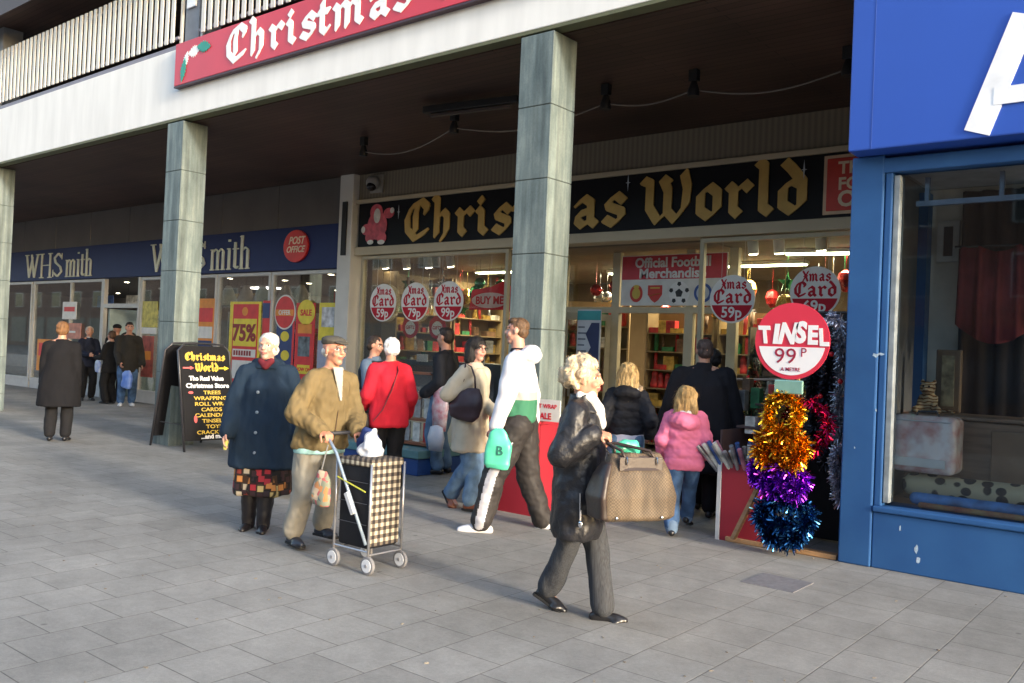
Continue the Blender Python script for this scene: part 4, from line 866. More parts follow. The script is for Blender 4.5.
price_disc(-11.57, 2.30, .33, YF+.02, '59p', 'price disc reading Xmas Card, leftmost of the three big ones in the left window')
price_disc(-10.78, 2.31, .33, YF+.02, '79p', 'price disc reading Xmas Card, middle of the three big ones in the left window')
price_disc(-10.0, 2.32, .33, YF+.02, '99p', 'price disc reading Xmas Card, rightmost of the three big ones in the left window')
price_disc(-5.0, 2.33, .31, YF+.0, '59p', 'price disc reading Xmas Card 59p beside the football sign')
price_disc(-3.93, 2.41, .31, YF+.0, '69p', 'price disc reading Xmas Card partly behind the TINSEL sign')
def red_disc(cx, cz, r, label):
    t = thing('red_price_disc', label, 'price sign', (cx, YF+.3, cz-r), group='small red window discs')
    m = MB(); m.disc(cx, cz, r, r, (0, YF+.3, 0), X, Z, .008, n=40); m.build('disc', red_t, t); m = MB(); m.disc(cx, cz-.02, r*.62, r*.6, (0, YF+.291, 0), X, Z, .002, n=40); m.build('pale_field', disc_w, t)
    m = MB(); text(m, 'GIFTS', r*.42, (cx, YF+.288, cz-.04), off=.02, d=.002); m.build('lettering', red_t, t); m = MB(); m.bar((cx, YF+.3, cz+r), (cx, YF+.3, 3.1), .003, .003); m.build('hanging_thread', MATS['thread'], t)
red_disc(-11.15, 1.9, .2, 'small red disc in the left window, behind the white haired woman in red'); red_disc(-10.5, 1.9, .2, 'small red disc in the left window, beside the man in the black jacket')
t = thing('buy_sign', 'pink and white buy sign inside the shop left of the middle pillar', 'sign', (-9.35, YF+.7, 2.2))
p = on(490, 298, YF+.7); m = MB(); m.prism([(p.x-.45, p.z-.2), (p.x+.5, p.z-.2), (p.x+.5, p.z+.12), (p.x+.35, p.z+.3), (p.x, p.z+.18), (p.x-.4, p.z+.14)], (0, YF+.7, 0), X, Z, .01); m.build('board', red_t, t)
m = MB(); m.disc(p.x, p.z-.04, .4, .13, (0, YF+.69, 0), X, Z, .002); m.build('pale_field', M('pale_pink', (.55, .4, .4), .5), t); m = MB(); text(m, 'BUY ME', .18, (p.x, YF+.687, p.z-.1), off=.03, d=.002); m.build('lettering', red_t, t)
m = MB(); m.bar((p.x, YF+.7, p.z+.15), (p.x, YF+.7, 3.13), .004, .004); m.build('hanging_thread', MATS['thread'], t)

# ================================================================== under the gallery: tube, cable, camera
black = M('fitting_black', (.012, .012, .013), .5)
t = thing('soffit_lamp', 'unlit dark tube fitting under the gallery soffit', 'lamp', (-7.35, 8.1, 4.5))
MB().bar((-8.0, 7.9, 4.53), (-6.65, 8.12, 4.53), .1, .09).build('housing', black, t, bevel=.01); MB().bar((-7.9, 7.92, 4.455), (-6.75, 8.1, 4.455), .05, .03).build('tube', M('tube_dull', (.06, .05, .05), .4), t)
clips = [(-10.05, 8.7), (-7.9, 8.35), (-5.6, 8.4), (-4.52, 8.45), (-2.95, 8.6)]
t = thing('lighting_cable', 'grey cable sagging between black fittings under the soffit', 'cable', (-6.5, 8.5, 4.3))
m = MB(); pts = []
for (xa, ya), (xb, yb) in zip(clips[:-1], clips[1:]):
    for k in range(12): u = k/12; pts.append((xa+(xb-xa)*u, ya+(yb-ya)*u, 4.40-.16*math.sin(PI*u)*min(1, abs(xb-xa)/2)))
pts.append((clips[-1][0], clips[-1][1], 4.4)); m.tube(pts, .009, 6); m.build('wire', M('wire_grey', (.16, .14, .13), .5), t)
for i, (x, y) in enumerate(clips):
    t = thing('cable_fitting', 'black fitting carrying the sagging grey cable under the soffit', 'fitting', (x, y, 4.35), group='black fittings along the soffit cable')
    MB().box(-.05, .05, -.04, .04, .14, .265).build('bracket', black, t, local=True, bevel=.006); MB().loft([(0, 0, -.02, .06, .06), (0, 0, .04, .065, .065), (0, 0, .14, .03, .03)], 14).build('lamp_body', black, t, local=True, smooth=True, angle=40)
p = on(373, 183, YF-.1)
t = thing('security_camera', 'round white security camera high at the left end of the black sign', 'security camera', (p.x, YF-.1, p.z))
MB().ell((p.x, YF-.1, p.z), (.13, .12, .13)).build('dome', M('dome_white', (.35, .34, .33), .3), t, smooth=True); MB().ell((p.x+.02, YF-.15, p.z-.07), (.09, .09, .08)).build('lens_cover', M('lens_dark', (.015, .012, .015), .1), t, smooth=True)
MB().box(p.x-.16, p.x+.16, YF-.02, YF+.018, p.z-.16, p.z+.16).build('mount', M('mount_grey', (.3, .28, .25), .5), t, bevel=.01)

# ================================================================== TINSEL stand
tin_red = M('tinsel_sign_red', (.62, .03, .06), .4, var=.03); tin_w = M('tinsel_sign_white', (.8, .78, .78), .4, var=.02)
t = thing('tinsel_sign', 'big round red and white sign reading TINSEL 99P beside the blue pilaster', 'sign', (-2.68, 6.78, 1.4))
cx, cz, r_ = -2.68, 1.705, .3; YT = 6.78
m = MB(); m.disc(cx, cz, r_, r_, (0, YT, 0), X, Z, .01, n=64); m.build('disc', tin_red, t)
m = MB(); m.disc(cx, cz, .268, .268, (0, YT-.0105, 0), X, Z, .002, n=48, a0=190, a1=350); m.build('white_field', tin_w, t)
m = MB(); xx = cx-.262
for i, (ch, sz, dz, sh, wv) in enumerate((('T', .165, 0, -.15, .1), ('I', .185, 0, .1, .055), ('N', .2, .0, .25, .115), ('S', .2, .01, .1, .1), ('E', .175, 0, .0, .09), ('L', .16, -.01, -.1, .085))):
    text(m, ch, sz*1.1, (xx+wv/2, YT-.0115, cz-.015+dz), off=.05, d=.003, shear=sh, xs=.82 if ch != 'I' else 1); xx += wv+.003
m.build('word_tinsel', tin_w, t)
m = MB(); text(m, '99', .17, (cx-.045, YT-.013, cz-.175), off=.0, d=.002, xs=1.1); text(m, 'P', .1, (cx+.1, YT-.013, cz-.12), d=.002); text(m, 'A METRE', .04, (cx, YT-.013, cz-.235), off=.01, d=.002); m.build('price', M('price_maroon', (.3, .01, .04), .5), t)
MB().box(cx-.13, cx+.1, YT-.006, YT+.02, 1.29, 1.4).build('holder', M('holder_green', (.28, .5, .42), .25, metal=.4), t, bevel=.01)
MB().bar((cx, YT+.16, .03), (cx, YT+.16, 1.68), .02, .02).build('pole', M('pole_wood', (.3, .2, .1), .6), t)
def tinsel_mesh(mb, path, R0, n, ln, rs_, w=.006):
    P = [Vector(p) for p in path]
    for k in range(n):
        u = rs_.random()*(len(P)-1); i = min(int(u), len(P)-2); p = P[i].lerp(P[i+1], u-i); d = Vector((rs_.gauss(0, 1), rs_.gauss(0, 1), rs_.gauss(0, 1)-.15)).normalized()
        a = p+d*rs_.random()*R0*.7; b = a+d*ln*rs_.uniform(.5, 1)+Vector((0, 0, -.012)); s_ = d.cross(Vector((rs_.gauss(0, 1), rs_.gauss(0, 1), rs_.gauss(0, 1)))).normalized()*w
        mb.add([a-s_, a+s_, b+s_*.8, b-s_*.8], [(0, 1, 2, 3)])
def foil(name, col, rough=.22): return M(name, col, rough, metal=1, var=.45, scale=40)
def garland(name, label, path, R0, n, ln, mat, w=.006, grp=None, seed=1):
    m = MB(); tinsel_mesh(m, path, R0, int(n*2.2), ln, random.Random(seed), w*.6); o = m.build(name, mat, None, recalc=False); tagp(o, label, 'tinsel', grp); return o
def ring(cx, cy, cz, rx, rz, n=20, tw=.03): return [(cx+rx*math.cos(2*PI*k/n), cy+tw*math.sin(6*PI*k/n), cz+rz*math.sin(2*PI*k/n)) for k in range(n+1)]
YG = 6.83
garland('tinsel_garland', 'gold and orange tinsel looped at the top of the tinsel stand', ring(-2.75, YG, 1.13, .12, .15), .05, 1500, .055, foil('foil_gold', (.95, .42, .03)), .009)
garland('tinsel_garland', 'dark red tinsel hanging behind the upper gold loop', ring(-2.6, YG+.1, 1.05, .17, .2), .06, 380, .06, foil('foil_red', (.28, .005, .04)), .008)
garland('tinsel_garland', 'thick bunch of gold tinsel at the middle of the stand', ring(-2.76, YG, .86, .16, .13)+ring(-2.76, YG, .82, .1, .06), .09, 2400, .07, foil('foil_gold2', (.9, .36, .03)), .010)
garland('tinsel_garland', 'violet tinsel bunch below the gold', ring(-2.73, YG, .6, .15, .11)+ring(-2.73, YG, .56, .08, .05), .08, 2200, .06, foil('foil_violet', (.32, .04, .6)), .009)
garland('tinsel_garland', 'small violet tinsel end beside the wooden prop', [(-2.98, YG, .72), (-2.96, YG, .56)], .05, 350, .05, foil('foil_violet', (.32, .04, .6)), .008)
garland('tinsel_garland', 'dark blue tinsel bunch lowest on the stand', ring(-2.72, YG+.02, .32, .19, .13)+ring(-2.72, YG+.02, .2, .12, .07), .09, 3000, .06, foil('foil_blue', (.03, .12, .28)), .009)
sil_f = foil('foil_silver', (.4, .41, .46), .3); blk_f = foil('foil_black', (.06, .06, .075), .3)
for i, (x, y, z0, z1, mt, nm) in enumerate(((-2.62, 7.45, .7, 1.75, blk_f, 'black'), (-2.5, 7.4, .6, 1.9, sil_f, 'silver'), (-2.42, 7.5, .75, 1.95, blk_f, 'black'), (-2.72, 7.6, .8, 1.7, sil_f, 'silver'), (-2.44, 7.3, .45, .85, foil('foil_white', (.6, .6, .68), .3), 'white'), (-2.75, 7.5, .9, 1.9, blk_f, 'black'))):
    garland('hanging_tinsel', 'long %s tinsel strand by the blue pilaster, %s' % (nm, ('front left', 'brightest of the long ones', 'closest to the pilaster', 'furthest back', 'short and low', 'leftmost')[i]), [(x+.02*math.sin(z*9+i), y, z) for z in np.linspace(z0, z1, 12)], .07, 1500, .06, mt, .0055, 'tinsel strands hanging beside the blue pilaster', seed=i)
garland('hanging_tinsel', 'white fluffy tinsel end draped over the rail right of the TINSEL sign', [(-2.55, 7.1, 1.88), (-2.48, 7.1, 1.93), (-2.42, 7.1, 1.86)], .04, 300, .04, foil('foil_white', (.6, .6, .68), .3), .006)
rb = M('bauble_red', (.5, .01, .015), .15, var=.05)
for i, (x, z) in enumerate(((-2.55, 1.62), (-2.63, 1.27), (-2.47, 1.4))):
    o = MB().ell((x, 7.3, z), (.022, .022, .022)).build('bauble', rb, smooth=True); tagp(o, 'small red bauble among the dark hanging tinsel, %s' % ('highest', 'lowest', 'rightmost')[i], 'bauble', 'red baubles in the hanging tinsel')
t = thing('display_rail', 'dark hanging rail carrying black and silver tinsel beside the blue pilaster', 'rail', (-2.6, 7.4, 0))
MB().tube([(-2.9, 7.45, 1.97), (-2.38, 7.45, 1.97)], .012).build('rail', black, t)
for x in (-2.9, -2.39): MB().bar((x, 7.47, .0), (x, 7.47, 1.98), .025, .025).build('upright', black, t)
MB().box(-2.92, -2.37, 7.75, 7.77, .02, 2.0).build('dark_space_sheet', M('dark_space_black', (.01, .01, .012), .8), t)  # added black sheet: paints the dark space behind the hanging tinsel
# threshold beam and prop
wood_p = M('wood_pale', (.34, .2, .1), .6, var=.25, scale=4, stretch=(1, 8, 8))
o = MB().bar((-3.3, 7.08, .022), (-2.37, 7.1, .022), .09, .04).build('wooden_beam', wood_p, bevel=.006); tagp(o, 'pale wooden beam on the paving between red counter and blue pilaster', 'beam')
o = MB().bar((-3.2, 6.98, .045), (-2.93, 6.95, .62), .035, .06, (0, 1, 0)).build('wooden_prop', wood_p, bevel=.004); tagp(o, 'slanting pale wooden prop leaning on the red counter', 'prop')
# red counter with rolls of paper
cred = M('counter_red', (.28, .012, .025), .55, var=.1, scale=2); cwht = M('edge_white', (.6, .58, .55), .5)
t = thing('red_counter', 'red panelled display counter with white edge left of the tinsel', 'counter', (-3.1, 7.3, 0))
MB().box(-3.36, -2.94, 7.06, 7.08, .0, .66).build('front_panel', cred, t); MB().box(-3.40, -3.365, 7.055, 7.085, 0, .72).build('white_edge', cwht, t)
MB().box(-3.38, -3.36, 7.09, 8.3, 0, .66).build('side_panel', cred, t); MB().box(-3.36, -2.94, 7.085, 8.3, .52, .54).build('tray', cwht, t)
MB().box(-3.52, -3.0, 8.35, 8.4, .3, .9).build('back_panel', cred, t)
for i in range(20):
    x = -3.42+.022*i; cols_ = ('silver', 'white', 'silver', 'blue', 'silver', 'pink', 'white')
    m = MB(); a = Vector((x, 7.1+.02*(i % 3), .58)); b = a+Vector((-.14+.012*i+rs.uniform(-.03, .03), -.12+rs.uniform(-.05, .03), .2+rs.uniform(-.05, .07)))
    m.tube([a, b], .019, 10); o = m.build('wrapping_paper_roll', stock_mat(cols_[i % 7]), smooth=True, angle=50); tagp(o, 'roll of wrapping paper standing in the red counter by the tinsel', 'wrapping paper', 'rolls of wrapping paper in the red counter')
# boxes and decorations on the counter behind the tinsel
for i, (px, py, Y, w_, h_, c) in enumerate(((752, 425, 7.9, .1, .16, 'white'), (768, 420, 7.9, .1, .14, 'pink'), (742, 400, 8.3, .1, .2, 'silver'), (757, 398, 8.3, .09, .2, 'green'), (775, 395, 8.3, .1, .2, 'red'), (770, 440, 7.5, .12, .2, 'blue'), (755, 448, 7.6, .1, .12, 'blue'), (778, 455, 7.45, .08, .15, 'white'), (738, 420, 8.2, .09, .1, 'red'), (748, 385, 8.5, .08, .14, 'brown'))):
    p = on(px, py, Y); m = MB(); m.box(p.x-w_/2, p.x+w_/2, Y-.05, Y+.05, p.z-h_/2, p.z+h_/2)
    o = m.build('gift_box', stock_mat(c), bevel=.004); tagp(o, 'small %s gift box on the tiered shelf between the man and the tinsel' % c, 'gift box', 'gift boxes stacked beside the tinsel')
t = thing('tiered_shelf', 'tiered dark shelf of gifts between the man in black and the tinsel', 'shelf', (-3.2, 8.2, 0))
for Y, z in ((7.55, .62), (7.9, .93), (8.3, 1.13), (8.5, 1.22)): MB().box(-3.6, -2.95, Y-.07, Y+.14, z-.02, z).build('shelf', M('tier_dark', (.08, .05, .05), .6), t)
for x in (-3.6, -2.96): MB().box(x, x+.02, 7.5, 8.66, 0, .9).build('side_panel', MATS['tier_dark'], t)
t = thing('barrier_rail', 'thin pale horizontal rail left of the TINSEL sign', 'rail', (-3.3, 8.6, 1.4))
p0, p1 = on(728, 379, 8.6), on(800, 380, 8.6); MB().tube([p0, p1], .012).build('rail', M('rail_pale', (.45, .33, .25), .5), t); MB().bar((p0.x, 8.6, 0), p0, .02, .02).build('post', MATS['rail_pale'], t)

# ================================================================== red stall and blue plinth in the middle
t = thing('red_stall', 'red panelled stall under the elbows of the youth in the white hoodie', 'stall', (-5.2, 6.9, 0))
MB().box(-5.82, -5.0, 6.6, 6.63, 0, .86).build('front_panel', cred, t); MB().box(-5.02, -5.0, 6.635, 7.7, 0, .86).build('side_panel', cred, t); MB().box(-5.82, -5.8, 6.635, 7.7, 0, .86).build('side_panel', cred, t)
MB().box(-5.84, -4.98, 6.58, 7.72, .863, .89).build('top', cred, t, bevel=.004)
p = on(546, 409, 6.6); t = thing('stall_notice', 'white notice with red lettering on the red stall beside the white hoodie', 'sign', (p.x, 6.6, .9))
m = MB(); m.box(p.x-.2, p.x+.16, 6.6, 6.612, .9, 1.1); m.build('card', cwht, t)
m = MB(); text(m, 'GIFT WRAP', .055, (p.x-.02, 6.599, 1.02), off=.02, d=.002); text(m, 'SALE', .08, (p.x-.02, 6.599, .92), off=.03, d=.002); m.build('lettering', red_t, t)
t = thing('blue_plinth', 'low blue and pale green plinth behind the shopping trolley', 'plinth', (-8.0, 8.0, 0))
MB().box(-8.9, -7.5, 7.55, 8.6, 0, .2).build('base', M('plinth_blue', (.015, .06, .22), .5), t, bevel=.01); MB().box(-8.92, -7.48, 7.53, 8.62, .203, .3).build('top', M('plinth_green', (.10, .22, .23), .5), t, bevel=.008)
t = thing('card_rack', 'red brown wooden rack of cards standing on the blue plinth', 'rack', (-8.0, 7.9, .3)); rw = M('rack_wood', (.22, .07, .03), .5, var=.2)
for x in (-8.75, -8.2, -7.62): MB().box(x-.03, x+.03, 7.88, 7.94, .303, 1.24).build('upright', rw, t, bevel=.004)
for z in (.32, .62, .92, 1.2): MB().box(-8.72, -7.65, 7.87, 8.1, z, z+.03).build('shelf', rw, t)
for i in range(12):
    x = -8.62+.18*(i % 6); z = (.36, .66)[i//6] if i < 12 else .9
    o = MB().box(x-.06, x+.06, 7.9, 7.93, z, z+.24).build('card_pack', stock_mat(('white', 'red', 'white', 'silver', 'blue', 'white')[(i*5+i//6) % 6]), bevel=.003); tagp(o, 'pack of cards on the red brown wooden rack', 'card pack', 'card packs on the wooden rack')
for i, (px, py, Y, h_) in enumerate(((440, 408, 7.75, .55), (436, 438, 7.65, .3))):
    p = on(px, py, Y); m = MB(); m.loft([(p.x, Y, p.z-h_/2, .1, .05), (p.x, Y, p.z, .13, .06), (p.x, Y, p.z+h_/2-.02, .1, .03), (p.x, Y, p.z+h_/2, .03, .02)], 16)
    o = m.build('plastic_bag', M(('bag_print', 'bag_plain')[i], (.6, .58, .6), .3, var=.3, scale=14, col2=((.5, .12, .16), (.45, .5, .58))[i]), smooth=True); tagp(o, ('tall white bag with red print hanging at the end of the card rack', 'pale bag resting on the blue plinth behind the woman in cream')[i], 'bag')
t = thing('window_counter', 'dark counter with small white price cards inside the left window', 'counter', (-10.3, 11.4, 0))
MB().box(-11.5, -8.9, 11.0, 11.8, .02, 1.32).build('carcass', M('counter_dark', (.02, .025, .035), .4), t, bevel=.01); MB().box(-10.6, -9.8, 10.985, 10.997, .9, 1.28).build('blue_screen', M('screen_blue', (.015, .09, .2), .3, var=.8, scale=4), t)
for x in (-10.9, -9.6): MB().box(x-.13, x+.13, 10.96, 10.98, 1.3, 1.43).build('price_card', cwht, t)

# access cover in the paving
p = G(768, 571)
o = MB().box(-2.6, -2.23, 5.83, 6.2, -.01, .004).build('access_cover', M('cover_grey', (.17, .165, .175), .7, bump=.8, bscale=120, var=.15, scale=30)); tagp(o, 'dark square access cover set in the paving', 'access cover')

# ================================================================== pavement board
bk = M('board_paint_black', (.006, .006, .008), .6, spec=.2); yl = M('board_yellow', (.55, .38, .05), .5, var=.3, scale=30)
PB = G(211, 446)+Vector((-.46+.50, .03-.32, 0)); rzb = R(88)
t = thing('pavement_board', 'black pavement board with yellow and white shop lettering beside the left pillar', 'pavement sign', (PB.x, PB.y, 0), rzb)
t.scale = (1.18, 1.4, 1.01); MW[t.name] = MW[t.name] @ Matrix.Diagonal((1.18, 1.4, 1.01, 1)); W_, H_ = .315, 1.42
def panel_pts(ys): return Vector((0, ys, 0))
tl = math.atan2(.22, H_)
for nm, s_ in (('front', 1), ('rear', -1)):
    up_ = Vector((0, s_*math.sin(tl), math.cos(tl))); o0 = Vector((0, -s_*.36+(.05 if s_ > 0 else .0), 0)); nn = X.cross(up_)
    m = MB(); poly = [(-W_, .14), (W_, .14), (W_, 1.34)] + [(W_-.08+.08*math.cos(R(a)), 1.34+.09*math.sin(R(a))) for a in (30, 60, 90)] + [(-W_+.08-.08*math.cos(R(a)), 1.34+.09*math.sin(R(a))) for a in (90, 60, 30)] + [(-W_, 1.34)]
    m.prism(poly, o0, X, up_, .012); m.build('panel', bk, t, local=True)
    m = MB(); fr_ = [(-W_-.012, 0), (-W_-.012, 1.36), (-W_+.07, 1.455), (0, 1.47), (W_-.07, 1.455), (W_+.012, 1.36), (W_+.012, 0)]
    m.tube([o0+X*x+up_*z for x, z in fr_], .014, 8); m.build('tube_frame', M('board_frame', (.03, .03, .035), .3), t, local=True, smooth=True)
    if s_ > 0:
        of = o0+nn*.0125
        m = MB(); nib(m, 'Christmas', -.25, .25, 1.23, .075, org=of, uz=up_, d=.002, w=.3, t=.1); nib(m, 'World', -.13, .16, 1.08, .08, org=of, uz=up_, d=.002, w=.3, t=.1)
        for i, s2 in enumerate(('TREES', 'WRAPPING', 'ROLL WRAP', 'CARDS', 'CALENDARS', 'TINSEL', 'TOYS', 'CRACKERS')): text(m, s2, .07, of+X*(.06-.02*(i % 2))+up_*(.765-.077*i), uz=up_, d=.002, off=.02, xs=1.2)
        m.build('yellow_lettering', yl, t, local=True)
        m = MB()
        m.prism([(.17, 1.115), (.24, 1.115), (.24, 1.095), (.3, 1.125), (.24, 1.155), (.24, 1.135), (.17, 1.135)], of, X, up_, .003); m.build('yellow_arrow', M('arrow_yellow', (.75, .6, .03), .5), t, local=True)
        m = MB(); m.prism([(-.29, 1.115), (-.2, 1.115), (-.2, 1.1), (-.15, 1.125), (-.2, 1.15), (-.2, 1.135), (-.29, 1.135)], of, X, up_, .003); m.build('red_arrow', M('arrow_red', (.6, .1, .1), .5), t, local=True)
        m = MB(); text(m, 'The Real Value', .085, of+up_*.955, uz=up_, d=.002, off=.035, xs=.85); text(m, 'Christmas Store', .085, of+up_*.855+X*.01, uz=up_, d=.002, off=.035, xs=.98)
        text(m, '...and much', .085, of+up_*.165+X*.06, uz=up_, d=.002, off=.04, xs=.9); m.build('white_lettering', M('board_white', (.75, .75, .75), .5), t, local=True)
        m = MB(); m.disc(-.21, .79, .03, .018, of, X, up_, .002); m.disc(-.17, .43, .02, .05, of, X, up_, .0024); m.build('red_motif', M('arrow_red', (.6, .1, .1), .5), t, local=True)
m = MB(); m.bar((-W_, -.2, .35), (-W_, .2, .35), .01, .01); m.build('stay', MATS['board_frame'], t, local=True)

# litter on the paving: flecks nobody could count
lr = random.Random(3); m = MB()
for k in range(60):
    v = G(lr.uniform(20, 1010), 683-(lr.random()**1.3)*230); a = lr.uniform(0, PI); w_, l_ = lr.uniform(.002, .005), lr.uniform(.004, .012)
    m.obox((v.x, v.y, .003), (math.cos(a), math.sin(a), 0), (-math.sin(a), math.cos(a), .1), (0, -.1, 1), l_, w_, .0015)
o = m.build('litter', M('litter_mix', (.3, .27, .22), .8, var=.5, scale=1.7, col2=(.12, .09, .06))); o['kind'] = 'stuff'; o['label'] = 'tiny pale and brown flecks of litter on the paving'; o['category'] = 'litter'
# ================================================================== people
def skin(k, c): return M('skin_'+k, c, .5, var=.1, scale=14, col2=(min(1, c[0]*1.1), c[1]*.86, c[2]*.82))
LIP = M('lips', (.36, .12, .10), .4); EYW = M('eye_white', (.55, .53, .5), .3); EYD = M('eye_iris', (.04, .03, .025), .15); BRW = M('brow_grey', (.25, .19, .14), .8); BRD = M('brow_dark', (.05, .03, .02), .8)
def hair_m(k, c): return M('hair_'+k, c, .55, var=.35, scale=50, stretch=(1, 1, .22), bump=.9, bscale=150, dist=.006, spec=.3)
def cloth(k, c, rough=.85, var=.14, **a): return M('cloth_'+k, c, rough, var=var, spec=.2, bump=a.pop('bump', .35), bscale=a.pop('bscale', 240), **a)
def ik(a, b, l1, l2, pole):
    a, b = Vector(a), Vector(b); d = b-a; L = d.length
    if L > (l1+l2)*.995: b2 = a+d.normalized()*(l1+l2)*.995; d = b2-a; L = d.length; b = b2
    x = (l1*l1-l2*l2+L*L)/(2*L); hgt = math.sqrt(max(0, l1*l1-x*x)); dn = d.normalized(); p = Vector(pole); p = (p-dn*p.dot(dn)).normalized()
    return a+dn*x+p*hgt, b
def add_hand(m, wr, dv, pn, s, curl=.5, thumb=1, spread=.06):
    """palm and five fingers; pn points out of the palm, thumb=+1/-1 says on which side"""
    dv = Vector(dv).normalized(); pn = Vector(pn); pn = (pn-dv*pn.dot(dv)).normalized(); wv = dv.cross(pn)*thumb
    for k in (-1, 0, 1): m.cap(wr+wv*k*.016*s, wr+dv*.078*s+wv*k*.026*s, .017*s, .0155*s, 8)
    for i, (off, ln) in enumerate(((.031, .070), (.011, .079), (-.010, .073), (-.029, .057))):
        p = wr+dv*.08*s+wv*off*s; ang = 0; d = dv+wv*spread*(1.5-i)*.6; seg = (.45, .32, .23); r_ = .0092*s
        for j in range(3):
            ang += curl*(.75 if j == 0 else 1.0)*(1+.08*i); dd = (d*math.cos(ang)+pn*math.sin(ang)).normalized(); q = p+dd*ln*seg[j]*s; m.cap(p, q, r_, r_*.9, 8); p = q; r_ *= .92
    p = wr+dv*.022*s+wv*.026*s+pn*.006*s; d = (dv*.75+wv*.75+pn*.25).normalized(); q = p+d*.04*s; m.cap(p, q, .012*s, .0105*s, 8)
    d2 = (dv*1.0+wv*.15+pn*(.25+curl*.5)).normalized(); q2 = q+d2*.03*s; m.cap(q, q2, .0105*s, .0095*s, 8); q3 = q2+(dv*.8+pn*(.4+curl*.6)-wv*.1).normalized()*.022*s; m.cap(q2, q3, .0095*s, .008*s, 8)

